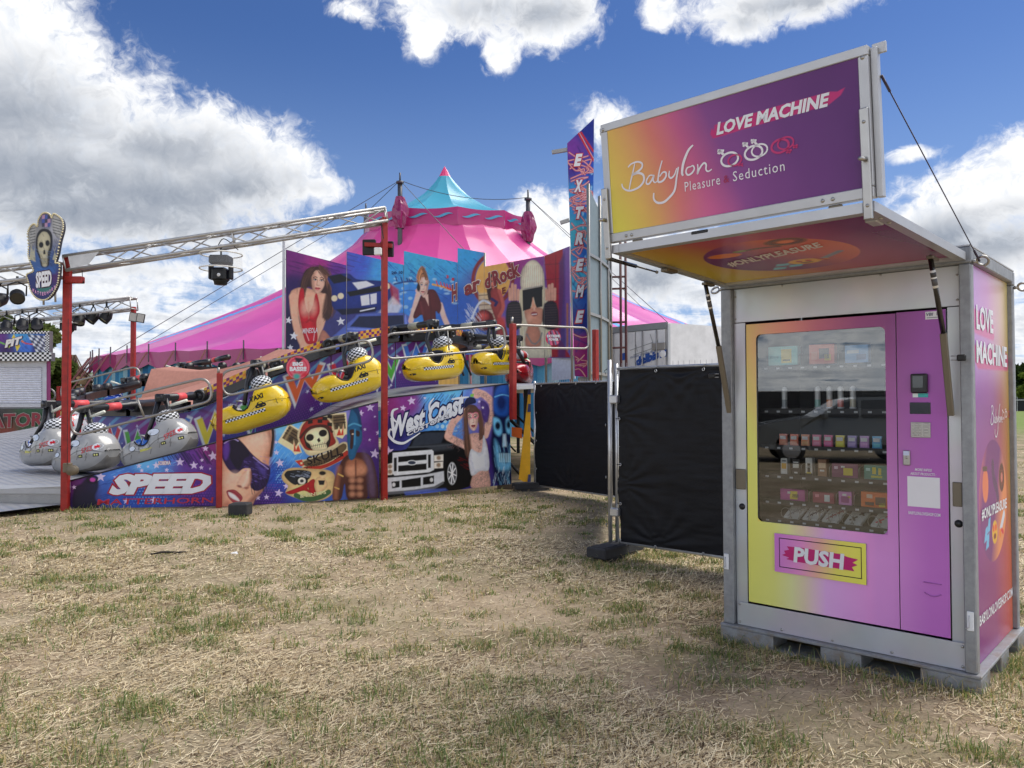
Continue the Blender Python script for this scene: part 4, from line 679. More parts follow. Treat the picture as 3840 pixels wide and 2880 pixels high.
# ------------------------------------------------------------------ mobile fence panels with black tarpaulins
ZINC = mat('zinc_tube', (.55, .56, .57), .35, metal=.75, var=.12, vs=10.); TARP = mat('black_tarpaulin', (.0045, .005, .008), .55, var=.3, vs=5., bump=.15, bs=70., spec=.28); RUB = mat('recycled_rubber', (.035, .035, .037), .8, var=.25, vs=18., bump=.3, bs=60.)
def fence(PL, PR, z0, z1, label, wrinkle, ties, nrm_sign=1):
    PL, PR = V3(*PL, 0), V3(*PR, 0); e = PR-PL; L = np.linalg.norm(e); e /= L; n = V3(e[1], -e[0], 0)            # n points to the camera side
    t = thing('mesh_fence', label, 'fence', PL, 'black tarpaulin fence panels')
    for x in (0, L): m = MB(); m.tube([PL+e*x+KZ*(z0-.03), PL+e*x+KZ*(z1+.04)], .021, 10); m.build('post', ZINC, t)
    for z in (z0+.015, z1-.01): m = MB(); m.tube([PL+e*.0+KZ*z, PR+KZ*z], .016, 8); m.build('rail', ZINC, t)
    m = MB(); 
    for x in np.arange(.06, L, .06): m.tube([PL+e*x+KZ*(z0+.01)-n*.012, PL+e*x+KZ*(z1+.045)-n*.012], .0022, 4, cap=False)
    for z in np.arange(z0+.25, z1, .25): m.tube([PL+KZ*z-n*.012, PR+KZ*z-n*.012], .0022, 4, cap=False)
    m.build('wire_mesh', ZINC, t, kind='stuff')
    nx, nz = 110, 120; S, T = np.meshgrid(np.linspace(.045, L-.03, nx), np.linspace(z0+.03, z1-.025, nz)); s = S.ravel(); z = T.ravel()
    w = (fbm(s*1.2, z*2., 1.5, 3, 5)-.5)*.012+(fbm(s*5, z*30., 1., 3, 6)-.5)*.006
    for (cx, cz) in wrinkle:
        an = np.arctan2(z-cz, s-cx); r = np.hypot(s-cx, z-cz); w += .012*np.sin(an*15)*np.exp(-r/.3)*np.clip(r/.08, 0, 1)
    bow = .015*np.sin(z*7)*np.exp(-((s-.05)/.12)**2)
    P = PL+e*(s+bow)[:, None]+KZ*z[:, None]+n*(.026+np.clip(w, -.024, .06))[:, None]; o = grid_mesh('tarpaulin', P, nx, nz, np.zeros((len(P), 3)), t, TARP); o.data.polygons.foreach_set('use_smooth', np.ones(len(o.data.polygons), bool))
    for (x, z) in ties:
        m = MB(ink(190, 194, 196)); c = PL+e*x+KZ*z+n*.045; m.tube([c+(e*math.cos(a)+KZ*math.sin(a))*.012 for a in np.arange(12)*PI/6], .004, 6, closed=True); m.build('eyelet', ZINC, t)
        m = MB(lin((12, 12, 12))); q = V3(0, 0, .05) if z > z1-.1 else (V3(0, 0, -.05) if z < z0+.1 else -e*.06); m.tube([c, c+q*.5+n*.008, c+q-n*.03], .004, 6); m.build('cable_tie', DARK, t)
    return t, e, n
P1L, P1R = (1.085, 7.99), (3.62, 5.70); f1, e1_, n1_ = fence(P1L, P1R, .13, 1.95, 'black tarpaulin fence panel half hidden behind the kiosk', [(.5, 1.9), (1.0, 1.9), (.08, .75), (.5, .18), (.06, 1.45)], [(.05, 1.88), (.5, 1.9), (1.02, 1.9), (.06, 1.42), (.07, .95), (.07, .55), (.06, .18), (.48, .16), (1.0, .16)])
P2L, P2R = (.41, 13.9), (2.44, 11.05); f2, e2_, n2_ = fence(P2L, P2R, .08, 1.93, 'black tarpaulin fence panel standing behind, beside the end of the ride', [(.6, 1.9), (1.2, 1.9), (1.9, 1.9), (1., .1)], [(.25, 1.88), (.75, 1.9), (1.2, 1.9), (1.7, 1.9), (.1, 1.4), (.1, .9), (.1, .4), (.6, .1), (1.1, .1), (1.6, .1)])
f4, _, _ = fence((1.53, 11.9), (1.012, 7.97), .13, 1.99, 'black tarpaulin fence panel seen edge-on between the other two', [], [(3.8, 1.9), (3.8, 1.35), (3.8, .8), (3.8, .3)])
for z in (1.62, .46):
    m_ = MB(ink(176, 168, 140) if z > 1 else ink(186, 188, 190)); m_.box(V3(1.05, 7.95, z), (.12, .06, .085), np.stack([e1_, -n1_, KZ], 1), ch=.01); tag(m_.build('fence_clamp', ZINC), ('brass coloured' if z > 1 else 'white metal') + ' clamp joining the two fence posts ' + ('near the top' if z > 1 else 'near the foot'), 'clamp')
def rubber_foot(c, x, L, Wd, H, label):
    x = unit(V3(*x, 0)); y = V3(-x[1], x[0], 0); M = np.stack([x, y, KZ], 1); t = thing('rubber_block', label, 'fence foot', V3(*c, 0), 'black rubber feet'); m = MB(); m.box(V3(*c, H/2+.02), (L, Wd, H-.04), M, ch=.012); m.box(V3(*c, .02), (L*.7, Wd*.9, .045), M, ch=.004); m.build('block', RUB, t)
    for s in (-1, 1): q = MB(); q.box(V3(*c, H+.001)+x*s*L*.3, (L*.3, Wd*.75, .012), M, ch=.003); q.build('grip_pad', RUB, t)
rubber_foot((1.06, 7.92), (.55, .62), .72, .23, .145, 'black rubber block under the joint of the two fence panels')
rubber_foot((.38, 13.85), (.8, .3), .75, .24, .15, 'black rubber block under the far end of the fence')
c_ = atz(890, 1936, 0); t = thing('ballast_block', 'black rubber ballast block on the grass in front of the ride', 'block', c_); m_ = MB(); m_.box(V3(c_[0], c_[1]+.12, .085), (.27, .24, .17), ch=.015); m_.build('block', RUB, t); m_ = MB(); m_.box(V3(c_[0], c_[1]+.12, .172), (.2, .17, .01), ch=.003); m_.build('grip_pad', RUB, t)
# ------------------------------------------------------------------ fairground ride
RC = V3(-5.8, 19.8, 0)
POST = {-1: V3(-11.2, 12.7, 0), 0: V3(-8.95, 11.75, 0), 1: V3(-6.64, 11.50, 0), 2: V3(-4.495, 11.83, 0), 3: V3(-2.114, 12.60, 0), 4: V3(-.025, 13.86, 0), 5: V3(1.64, 15.5, 0)}
_th = np.radians([-250, -210, -180, -150, -130, -100, -60, -40, -22, -5.8, 9.3, 27.1, 44.2, 60, 90, 130, 160, 210]); _z = [2.0, 2., 2.0, 1.9, 1.5, .85, .5, .33, .33, .43, .985, 1.6, 1.9, 2.0, 2.0, 1.95, 2.0, 1.5]
_tf = np.linspace(_th[0], _th[-1], 900); _zf = np.interp(_tf, _th, _z); _k = np.hanning(31); _k /= _k.sum(); _zf = np.convolve(np.pad(_zf, 15, 'edge'), _k, 'valid')
def zt(th): return np.interp(th, _tf, _zf)
_z2 = [2.0, 2., 2.0, 1.9, 1.5, .85, .5, .33, .31, .30, .62, 1.58, 1.9, 2.0, 2.0, 1.95, 2.0, 1.5]; _zg = np.convolve(np.pad(np.interp(_tf, _th, _z2), 15, 'edge'), _k, 'valid')
def zk(th): return np.interp(th, _tf, _zg)           # the deck the cars run over
def RP(th, r, z=0.): return RC+V3(r*math.sin(th), -r*math.cos(th), z)
ride = thing('fairground_ride', 'undulating carousel ride with painted fronts, red posts and steel handrails', 'fairground ride', (-5.8, 19.8, 0))
RED = mat('red_post_paint', tuple(lin((158, 36, 28))), .5, var=.3, vs=12., bump=.08, rvar=.3); BLKM = mat('black_machinery', (.014, .014, .016), .38, var=.3, vs=9., coat=.2); RAIL = mat('rail_tube', (.36, .34, .31), .36, metal=.7, var=.12, vs=14.)
def plate_mat():
    m = mat('tread_plate_base', (.46, .46, .47), .4, metal=.6, var=.12, vs=5.); nt = m.node_tree; g = G(nt); b = nt.nodes['Principled BSDF']; tc = g.n('ShaderNodeTexCoord').outputs['Object']; w = g.n('ShaderNodeTexWave', bands_direction='DIAGONAL'); g.set(w.inputs['Vector'], tc); w.inputs['Scale'].default_value = 3.2; bn = g.n('ShaderNodeBump'); bn.inputs['Strength'].default_value = .9; bn.inputs['Distance'].default_value = .02; g.set(bn.inputs['Height'], w.outputs['Fac']); g.set(b.inputs['Normal'], bn.outputs[0]); return m
PLATE = plate_mat(); PLATE0 = mat('tread_plate', (.50, .50, .51), .42, metal=.6, var=.12, vs=5., bump=.35, bs=95.)
# track sections
N_SEC = 42
for i in range(N_SEC):
    a0 = math.radians(-205+i*360/N_SEC+.08); a1 = math.radians(-205+(i+1)*360/N_SEC-.08); m_ = MB(); S = 4; vs = []
    for k in range(S+1):
        th = a0+(a1-a0)*k/S
        for r, dz in ((4.62, 0), (6., 0), (7.9, -.015), (7.9, -.08), (4.62, -.08)): vs.append(RP(th, r, zk(th)+dz))
    fs = []
    for k in range(S):
        for j in range(5): l = (j+1) % 5; fs.append((k*5+j, k*5+l, (k+1)*5+l, (k+1)*5+j))
    m_.add(vs, fs, ink(170, 171, 173)); m_.build('track_section', PLATE, ride)
m_ = MB(); m_.lathe(RC, [(4.5, .0), (4.5, .1)], 48, col=(.02, .02, .02)); 
# shadowed understructure: legs and braces below the track
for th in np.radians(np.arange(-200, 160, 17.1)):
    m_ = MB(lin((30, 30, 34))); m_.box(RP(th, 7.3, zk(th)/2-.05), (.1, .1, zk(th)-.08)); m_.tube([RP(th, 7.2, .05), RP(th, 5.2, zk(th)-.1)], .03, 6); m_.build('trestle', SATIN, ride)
def chord(i): a, b = POST[i], POST[i+1]; e = unit(b-a); return a, b, e, V3(e[1], -e[0], 0)
def cp(i, u, v, off=0.): a, b, e, n = chord(i); return onp(u, v, a+n*off, n)
# posts
def post(i, w, z0, z1, name='post'): 
    a, b, e, n = chord(min(i, 4)); c = POST[i]; m = MB(); m.box(V3(c[0], c[1], (z0+z1)/2)+n*.06, (w, w, z1-z0), np.stack([e, -n, KZ], 1), ch=.006); return m.build(name, RED, ride)
zt1 = at(235, 985, 11.46)[2]; zt3 = at(1425, 815, 12.55)[2]
post(1, .10, 0, zt1+.1); post(2, .085, 0, at(814, 1400, 11.8)[2]); post(3, .088, 0, zt3); post(4, .10, at(1918, 1573, 13.85)[2], at(1905, 1215, 13.85)[2]); post(5, .1, at(2210, 1428, 15.5)[2], at(2207, 1237, 15.5)[2])
m_ = MB(lin((120, 112, 100))); m_.tube([POST[2]+KZ*at(814, 1402, 11.8)[2]+V3(0, -.06, 0), POST[2]+KZ*at(814, 1378, 11.8)[2]+V3(0, -.06, 0)], .02, 8); m_.build('pin', RAIL, ride); m_ = MB(lin((120, 112, 100))); m_.tube([POST[4]+KZ*at(1905, 1217, 13.85)[2]+V3(.03, -.06, 0), POST[4]+KZ*at(1905, 1190, 13.85)[2]+V3(.03, -.06, 0)], .025, 8); m_.build('pin', RAIL, ride)
# handrail loops
def loop(i, TL, BL, BR, TR, r=.021, rad=.16, pl=None):
    P = [pl(*q) if pl else cp(i, *q, .02) for q in (TL, BL, BR, TR)]; out = []
    for k in range(4):
        p = P[k]; a = P[k-1]; b = P[(k+1) % 4]; da = unit(a-p); db = unit(b-p); rr = min(rad, np.linalg.norm(a-p)*.46, np.linalg.norm(b-p)*.46); s, e = p+da*rr, p+db*rr
        for t in np.linspace(0, 1, 6): out.append(s*(1-t)**2+2*p*t*(1-t)+e*t*t)
    m = MB(); m.tube(out, r, 8, closed=True); return m.build('handrail', RAIL, ride), P
def zz(ox, oy, s): return lambda x, y: (ox+x/s, oy+y/s)
Z2, Z3, Z4 = zz(0, 1250, 2.304), zz(750, 1250, 2.304), zz(1350, 1150, 2.304)
l1, _ = loop(1, Z2(592, 668), Z2(630, 890), Z2(1845, 580), Z2(1795, 378)); m_ = MB(); m_.tube([cp(1, *Z2(1180, 550), .02), cp(1, *Z2(1245, 720), .02)], .016, 8); m_.build('rail_brace', RAIL, ride)
loop(2, Z3(176, 335), Z3(205, 548), Z3(1508, 232), Z3(1470, 48)); loop(3, Z4(212, 238), Z4(228, 456), Z4(1262, 362), Z4(1240, 158)); loop(4, Z4(1312, 156), Z4(1325, 355), Z4(1978, 362), Z4(1966, 184))
m_ = MB(); m_.tube([cp(3, *Z4(755, 200), .02), cp(3, *Z4(770, 380), .02)], .014, 8); m_.build('rail_brace', RAIL, ride)
ZA = zz(0, 1180, 4.608); far1 = lambda u, v: at(u, v, 24.2)
loop(0, ZA(-500, 1720), ZA(-480, 2000), ZA(985, 1440), ZA(900, 1265), .03, .35, far1); loop(0, ZA(1050, 1210), ZA(1060, 1470), ZA(2450, 1150), ZA(2380, 890), .03, .35, far1)
m_ = MB(ink(214, 214, 204)); m_.lathe(far1(*ZA(455, 1560)), [(.0, .02), (.17, .02), (.17, 0), (0, 0)], 20, (0, -1, 0)); m_.build('blank_disc', SATIN, ride, 'blank pale round plate on the far handrail'); m_ = MB(); m_.tube([far1(*ZA(425, 1440))+V3(0, -.03, 0), far1(*ZA(490, 1690))+V3(0, -.03, 0)], .025, 6); m_.build('rail_brace', RAIL, ride)
m_ = MB(); p = far1(*ZA(1010, 1600)); m_.box(V3(p[0], p[1], (p[2]+far1(*ZA(1010, 1240))[2])/2-.2), (.09, .09, far1(*ZA(1010, 1240))[2]-p[2]+.4), ch=.005); m_.build('post', RED, ride)
# platform edge beams, riser and entrance ramp at the left
for i in (-1, 0, 4):
    a, b, e, n = chord(i); za, zb = [zk(math.atan2(q[0]-RC[0], -(q[1]-RC[1]))) for q in (a, b)]; m_ = MB(); A = a+KZ*(za-.005)+n*.02; B = b+KZ*(zb-.005)+n*.02; m_.prism([A, B, B-n*.34+KZ*.02, A-n*.34+KZ*.02], V3(0, 0, -.07), ink(206, 207, 208)); m_.build('platform_edge', ALU, ride)
for i in (-1, 0):
    a, b, e, n = chord(i); m_ = MB(ink(150, 148, 144)); m_.prism([a+KZ*.08+n*.0, b+KZ*.08, b+KZ*.36, a+KZ*.25], -n*.02); m_.build('riser', mat('tread_riser', None, .45, metal=.5, bump=.8, bs=60.), ride)
a, b, e, n = chord(0); c0, c1 = atz(-120, 1950, .02), atz(236, 1890, .02)
m_ = MB(ink(176, 176, 176)); m_.prism([c0+KZ*.06, c1+KZ*.06, b+n*.02+KZ*.10, a+n*.02+KZ*.11], KZ*-.025); m_.build('entrance_ramp', PLATE, ride)
m_ = MB(lin((14, 14, 15))); m_.prism([c0, c1, c1+KZ*.03, c0+KZ*.03], (0, .05, 0)); m_.build('ramp_edge', SATIN, ride)
# winch box on the first post
m_ = MB(lin((116, 104, 84))); p = cp(1, *Z2(620, 1160), .12); m_.box(p+V3(-.06, 0, 0), (.1, .1, .14), ch=.01); m_.lathe(p+V3(.02, -.06, -.04), [(0, 0), (.075, 0), (.075, .02), (.05, .025), (.05, .06), (.075, .065), (.075, .085), (0, .085)], 18, (0, 1, 0)); m_.build('winch', SATIN, ride)
m_ = MB(lin((30, 30, 30))); m_.tube([p+V3(-.03, -.06, .05), p+V3(-.04, -.06, 2.2)], .004, 5); m_.build('winch_cable', SATIN, ride)
# inner skirt, ring of beams, centre cover
def zig(cv, x, y, w, h, c, edge=(226, 230, 236), k=1.):
    p = [(x, y), (x+w*.28, y+h), (x+w*.5, y+h*.35), (x+w*.72, y+h*.8), (x+w, y+h*.1), (x+w*.86, y+h*.0), (x+w*.72, y+h*.42), (x+w*.5, y-h*.05), (x+w*.3, y+h*.5), (x+w*.16, y-h*.02)]
    q = np.array(p); m = q.mean(0); cv.poly(m+(q-m)*np.array([1.14, 1.2]), edge, .012); cv.poly(p, c, .012)
def paint_skirt(cv):          # u along the arc (m), v down from the top (m)
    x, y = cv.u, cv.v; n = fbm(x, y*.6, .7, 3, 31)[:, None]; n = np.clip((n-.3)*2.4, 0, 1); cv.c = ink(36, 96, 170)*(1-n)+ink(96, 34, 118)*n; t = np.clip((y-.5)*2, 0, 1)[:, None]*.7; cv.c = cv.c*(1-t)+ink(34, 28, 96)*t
    f = np.clip(np.sin((x*.8+y*1.4)*16)*2-.7, 0, 1)*np.clip(1-y*1.6, 0, 1); cv.blend(f*.7, (96, 178, 218)); f = np.clip(np.sin((x*.8-y*1.1)*19+1)*2-1, 0, 1)*np.clip(1-y*1.5, 0, 1)*np.clip(np.sin(x*1.3+1)*2, 0, 1); cv.blend(f*.7, (30, 22, 66))
    f = np.clip(np.sin(x*.9+2.2), 0, 1)*np.clip(1-np.abs(y-.3)*2.2, 0, 1); cv.blend(f*.7, (150, 34, 112))
    gx = (x+(np.floor(y/.05) % 2)*.025) % .05-.025; gy = y % .05-.025; cv.blend(np.clip((.016-np.hypot(gx, gy))*120, 0, 1)*np.clip((y-.6)*3, 0, 1)*.5, (124, 52, 150))
    r = np.random.default_rng(4)
    for k in range(90): cv.star(r.uniform(-3, 10), r.uniform(.05, .98), r.uniform(.018, .05), (206, 206, 230), r.uniform(0, 6), r.uniform(.5, 1))
    cc = [(190, 40, 60), (76, 160, 60), (60, 110, 190), (220, 200, 60), (74, 150, 70), (206, 90, 40)]
    for k in range(16): zig(cv, -3+k*.86, .2+.12*math.sin(k*2.1), .74, .62, cc[k % 6])
def curved(name, th0, th1, r, zlo, zhi, paint, nx, ny, parent=ride, m=None, label=None):
    T, S = np.meshgrid(np.linspace(th0, th1, nx), np.linspace(0, 1, ny)); T = T.ravel(); S = S.ravel(); z0 = zlo(T); z1 = zhi(T); P = np.stack([RC[0]+r*np.sin(T), RC[1]-r*np.cos(T), z0*(1-S)+z1*S], 1); cv = Cv(T*r, (1-S)*(z1-z0)); paint(cv); return grid_mesh(name, P, nx, ny, cv.c, parent, m or PRINT, label)
for k, (a0, a1) in enumerate(((-45, -12), (-12, 9), (9, 27), (27, 45), (45, 62))):
    curved('inner_skirt', math.radians(a0)+.002, math.radians(a1)-.002, 4.66, lambda t: zk(t)-.02, lambda t: zt(t)+.98, paint_skirt, int((a1-a0)*11), 100)
def paint_tan(cv):
    cv.fill((206, 168, 92)); cv.blend(np.clip((np.sin(cv.u*26)*.5+.2), 0, 1)*.3, (150, 112, 56))
    for k, x in enumerate((5.25, 5.55, 5.85)): cv.star(x, .55+.12*(k % 2), .08, (186, 40, 40), .2*k)
curved('inner_skirt', math.radians(62)+.002, math.radians(75), 4.66, lambda t: zt(t)-.02, lambda t: zt(t)+.98, paint_tan, 90, 60, label='tan inner cloth with red stars')
ARM = np.radians(11.3+17.14*np.arange(-8, 13))
for i, th in enumerate(ARM):
    th2 = th+math.radians(17.14); m_ = MB(lin((16, 16, 18))); vs = []; S = 4
    for k in range(S+1):
        t = th+.012+(th2-th-.024)*k/S
        for r, dz in ((4.80, 1.0), (4.80, 1.17), (4.66, 1.17), (4.66, 1.0)): vs.append(RP(t, r, zt(t)+dz))
    m_.add(vs, [(k*4+j, k*4+(j+1) % 4, (k+1)*4+(j+1) % 4, (k+1)*4+j) for k in range(S) for j in range(4)]); bm_ = m_.build('ring_beam', BLKM, ride)
    if -.2 < th < 1.3:
        m_ = MB(); n = 15
        for k in range(n):
            for j in range(3):
                ta, tb = [th+.05+(th2-th-.1)*q/n for q in (k, k+1)]; a_, b_ = 1.175+.055*j, 1.175+.055*(j+1); c = [ink(226, 176, 60), ink(110, 40, 96), ink(214, 128, 46)][(k+j) % 2 if (k*7+j) % 5 else 2]; m_.quad(RP(ta, 4.72, zt(ta)+a_), RP(tb, 4.72, zt(tb)+a_), RP(tb, 4.72, zt(tb)+b_), RP(ta, 4.72, zt(ta)+b_), c)
        m_.build('checker_band', PRINT, bm_)
    m_ = MB(lin((14, 14, 15)))
    for s in (-.045, .045): t = th+s; m_ = MB(lin((14, 14, 15))); m_.lathe(RP(t, 4.74, zt(t)+1.20), [(0, .17), (.03, .17), (.035, .14), (.075, .14), (.085, .165), (.115, .165), (.125, .14), (.125, 0), (0, 0)], 18, (math.sin(t), -math.cos(t), 0), cols=lambda i_, k_: lin((110, 110, 112)) if i_ < 2 else (lin((60, 60, 62)) if i_ == 2 else lin((14, 14, 15)))); m_.build('roller', BLKM, ride)
cz = 2.95
m_ = MB(); vs = []; NT = 84; NR = 7
for j in range(NR+1):
    for k in range(NT):
        th = 2*PI*k/NT; f = j/NR; edge = zt((th+math.radians(110)) % (2*PI)-math.radians(110)-0)+1.08-.34*min(1, max(0, (-((th+math.radians(110)) % (2*PI)-math.radians(110))-.6)/1.0)); r = .25+4.35*f; z = cz*(1-f)+edge*f-.28*math.sin(PI*f)+.05*math.cos(th*21)*f; vs.append(RP((th+math.radians(110)) % (2*PI)-math.radians(110), r, z))
fs = [(j*NT+k, j*NT+(k+1) % NT, (j+1)*NT+(k+1) % NT, (j+1)*NT+k) for j in range(NR) for k in range(NT)]; cc = np.array([ink(178, 160, 138) if (k % 12 in (3, 4, 5) and 3 <= j <= 3 + (1 if k % 12 == 4 else 0)) or j == NR-1 and k % 3 == 9 else ink(158, 112, 98) for j in range(NR) for k in range(NT)]); m_.add(vs, fs, cc, True); m_.build('centre_cover', MATTE, ride)
m_ = MB(lin((40, 40, 44))); m_.lathe(RC, [(.3, 0), (.3, 2.8), (.0, 2.85)], 16); m_.build('centre_column', SATIN, ride)
# ------------------------------------------------------------------ cars
ST = np.array([[0, .02, .25, .29, .5, .27], [.03, .11, .17, .36, .6, .27], [.08, .19, .09, .42, .7, .28], [.16, .26, .04, .475, .75, .30], [.25, .305, .01, .50, .75, .32], [.33, .32, .0, .49, .82, .33], [.37, .33, .0, .40, .88, .30], [.45, .335, .0, .355, .90, .29], [.52, .34, .0, .40, .88, .31], [.575, .34, .0, .52, .86, .36], [.63, .34, .0, .63, .78, .39], [.70, .34, .0, .69, .68, .41], [.80, .335, .01, .69, .66, .41], [.89, .31, .05, .63, .66, .39], [.96, .25, .12, .52, .7, .36], [1., .15, .22, .41, .7, .33]])
CL = 1.42
def stn(s): return [np.interp(s, ST[:, 0], ST[:, i]) for i in range(6)]
def ring_pts(s, open_):
    _, w, zb, z1, yt, zs = stn(s); x = CL*(.5-s); P = [(0, zb), (.55, zb+.002), (.86, zb+.05), (1., zb+.14), (1., zs), ((1+yt)/2, (zs*.4+z1*.6)), (yt, z1-.015)]
    P += [(yt-.10, z1-.01), (yt-.16, .13), (0, .11)] if open_ else [(yt*.75, z1+.006), (yt*.4, z1+.022), (0, z1+.028)]
    return [V3(x, w*y, z) for y, z in P]+[V3(x, -w*y, z) for y, z in P[-2:0:-1]]
def hull_y(s, z):
    _, w, zb, z1, yt, zs = stn(s); return float(np.interp(z, [zb, zb+.05, zb+.14, zs, zs*.4+z1*.6, z1], [w*.55, w*.86, w, w, w*(1+yt)/2, w*yt]))
def hull(body, inner, lower=None, stripe=None):
    m = MB(); ss = [0, .015, .03, .055, .08, .12, .16, .21, .27, .33, .335, .39, .45, .51, .57, .60, .605, .63, .665, .70, .75, .80, .845, .89, .925, .96, .985, 1.]; op = [.332 < s < .604 for s in ss]; R = [ring_pts(s, o) for s, o in zip(ss, op)]; n = len(R[0]); fs = []; cc = []
    for i in range(len(ss)-1):
        for k in range(n):
            l = (k+1) % n; fs.append((i*n+k, (i+1)*n+k, (i+1)*n+l, i*n+l)); kk = min(k, l, n-k, n-l) if False else k; ins = 7 <= k < n-7 and (op[i] or op[i+1]); j = k if k < n/2 else n-1-k
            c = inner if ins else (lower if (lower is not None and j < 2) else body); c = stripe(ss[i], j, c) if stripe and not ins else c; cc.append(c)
    fs += [tuple(range(n)), tuple((len(ss)-1)*n+k for k in range(n))[::-1]]; cc += [body, body]; m.add(np.concatenate(R), fs, np.array(cc), True); return m
def decal(mb, V2, F, col, off=.004):     # V2: (s, z) on the outer side of the hull
    mb.add([V3(CL*(.5-s), hull_y(s, z)+off, z) for s, z in V2], F, col)
def dec_text(mb, txt, s0, z0, s1, z1, col, rise=0., **k):
    V, F = text2d(txt, **k); decal(mb, [(s0+(s1-s0)*a, z0+(z1-z0)*b+rise*a) for a, b in V], F, col)
def dec_ell(mb, s, z, rs, rz, col, off=.004, n=18, rot=0.):
    q = [(s+rs*math.cos(a)*math.cos(rot)-rz*math.sin(a)*math.sin(rot)/CL, z+rz*math.sin(a)*math.cos(rot)+rs*CL*math.cos(a)*math.sin(rot)) for a in np.arange(n)*2*PI/n]; decal(mb, [(s, z)]+q, [(0, i+1, (i+1) % n+1) for i in range(n)], col, off)
def checker(i, k): return ink(232, 234, 236) if (i+k) % 2 else lin((14, 14, 16))
def make_car(name, kind, label, M):
    t = thing(name, label, 'ride car', M=M, group='ride cars hanging from the boom arms')
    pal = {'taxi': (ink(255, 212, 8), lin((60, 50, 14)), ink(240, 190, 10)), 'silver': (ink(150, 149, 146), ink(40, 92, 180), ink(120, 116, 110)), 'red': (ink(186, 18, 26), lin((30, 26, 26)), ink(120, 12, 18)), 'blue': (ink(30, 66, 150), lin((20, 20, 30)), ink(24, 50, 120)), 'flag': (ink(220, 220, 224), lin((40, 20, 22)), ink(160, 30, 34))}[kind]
    st = None
    if kind == 'red': st = lambda s, j, c: (ink(40, 130, 60) if .62 < s < .68 else ink(232, 232, 232) if .68 <= s < .78 else c) if j > 5 and s > .6 else c
    if kind == 'silver': st = lambda s, j, c: c
    if kind == 'flag': st = lambda s, j, c: ink(196, 30, 36) if (int(s*16)+j) % 3 == 0 else c
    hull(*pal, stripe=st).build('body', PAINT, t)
    m = MB(); m.ball((CL*(.5-.73), 0, .735), (.19, .22, .15), 22, 14, cols=(checker if kind in ('taxi', 'silver') else (lambda i, k: ink(232, 232, 236) if ((i*7+k*3) % 5 == 0 if kind == 'blue' else k % 4 < 2) else pal[0]))); m.build('headrest', SATIN, t)
    m = MB(ink(150, 152, 156)); m.tube([V3(CL*.02, .2, .5), V3(CL*.10, .23, .56), V3(CL*.10, -.23, .56), V3(CL*.02, -.2, .5)], .016, 8); m.tube([V3(CL*.10, .1, .56), V3(CL*.17, .1, .40)], .013, 6); m.build('lap_bar', STN, t)
    m = MB(lin((24, 22, 22))); m.box((CL*(.5-.585), 0, .40), (.07, .44, .40), np.stack([V3(.94, 0, .34), V3(0, 1, 0), V3(-.34, 0, .94)], 1), ch=.03); m.build('seat', SATIN, t)
    m = MB(np.array(pal[0])*.45); ss_ = np.linspace(.03, .985, 40); m.strip([V3(CL*(.5-s), hull_y(s, stn(s)[5]-.02)+.003, stn(s)[5]-.02) for s in ss_], .010, (0, 1, 0)); m.build('seam_line', SATIN, t)
    m = MB(lin((30, 28, 26))); m.tube([V3(CL*(.5-s), hull_y(s, stn(s)[3]-.02)*.985, stn(s)[3]-.004) for s in np.linspace(.335, .6, 12)], .011, 6); m.build('cockpit_trim', SATIN, t)
    d = MB()
    if kind == 'taxi':
        for a in range(24):
            for b in range(2): s0 = .20+a*.021; z0 = .235+b*.026+.0*a; decal(d, [(s0, z0), (s0, z0+.026), (s0+.021, z0+.026), (s0+.021, z0)], [(0, 1, 2, 3)], lin((14, 14, 16)) if (a+b) % 2 else ink(232, 234, 236))
        d.build('checker_strip', PRINT, t); d = MB(); dec_text(d, 'TAXI', .56, .455, .73, .545, lin((18, 18, 18)), .02, bold=.04, shear=.1); d.build('lettering', PRINT, t); d = MB(); k_ = lin((18, 18, 18))
        decal(d, [(.60, .33), (.60, .37), (.62, .385), (.64, .42), (.69, .42), (.71, .385), (.73, .375), (.73, .33), (.705, .32), (.625, .32)], [tuple(range(10))], k_); decal(d, [(.645, .39), (.655, .412), (.683, .412), (.692, .39)], [(0, 1, 2, 3)], ink(238, 208, 22), .007); decal(d, [(.625, .345), (.625, .355), (.645, .352), (.645, .345)], [(0, 1, 2, 3)], ink(238, 208, 22), .007); decal(d, [(.69, .345), (.69, .352), (.71, .355), (.71, .345)], [(0, 1, 2, 3)], ink(238, 208, 22), .007); d.build('car_emblem', PRINT, t, kind='stuff')
        for a in (1, -1):
            d = MB(); dec_ell(d, .15, .30, .05, .04, ink(200, 168, 16), rot=.3); dec_ell(d, .155, .298, .034, .026, ink(224, 192, 20), .008, rot=.3); d.build('headlamp', PAINT, t); d = MB(); dec_ell(d, .075, .17, .03, .022, lin((40, 34, 14))); d.build('grille', SATIN, t); d = MB(); decal(d, [(.86, .30), (.86, .40), (.93, .42), (.93, .32)], [(0, 1, 2, 3)], lin((40, 38, 30))); d.build('tail_lamp', PAINT, t); break
    elif kind == 'silver':
        for (s, z, r, q) in ((.62, .53, .075, .055), (.30, .36, .04, .04)): d = MB(); dec_ell(d, s, z, r+.006, q+.008, lin((40, 40, 44)), rot=-.12); dec_ell(d, s, z, r, q, ink(206, 214, 224), .007, rot=-.12); d.build('window_print', PAINT, t)
        for s in (.72, .93): d = MB(); decal(d, [(s-.03, .26), (s-.03, .315), (s+.03, .315), (s+.03, .26)], [(0, 1, 2, 3)], lin((30, 32, 28))); dec_ell(d, s-.012, .287, .009, .016, ink(226, 222, 130), .008, 10); dec_ell(d, s+.012, .287, .009, .016, ink(226, 222, 130), .008, 10); d.build('fog_lamp', PRINT, t, kind='stuff')
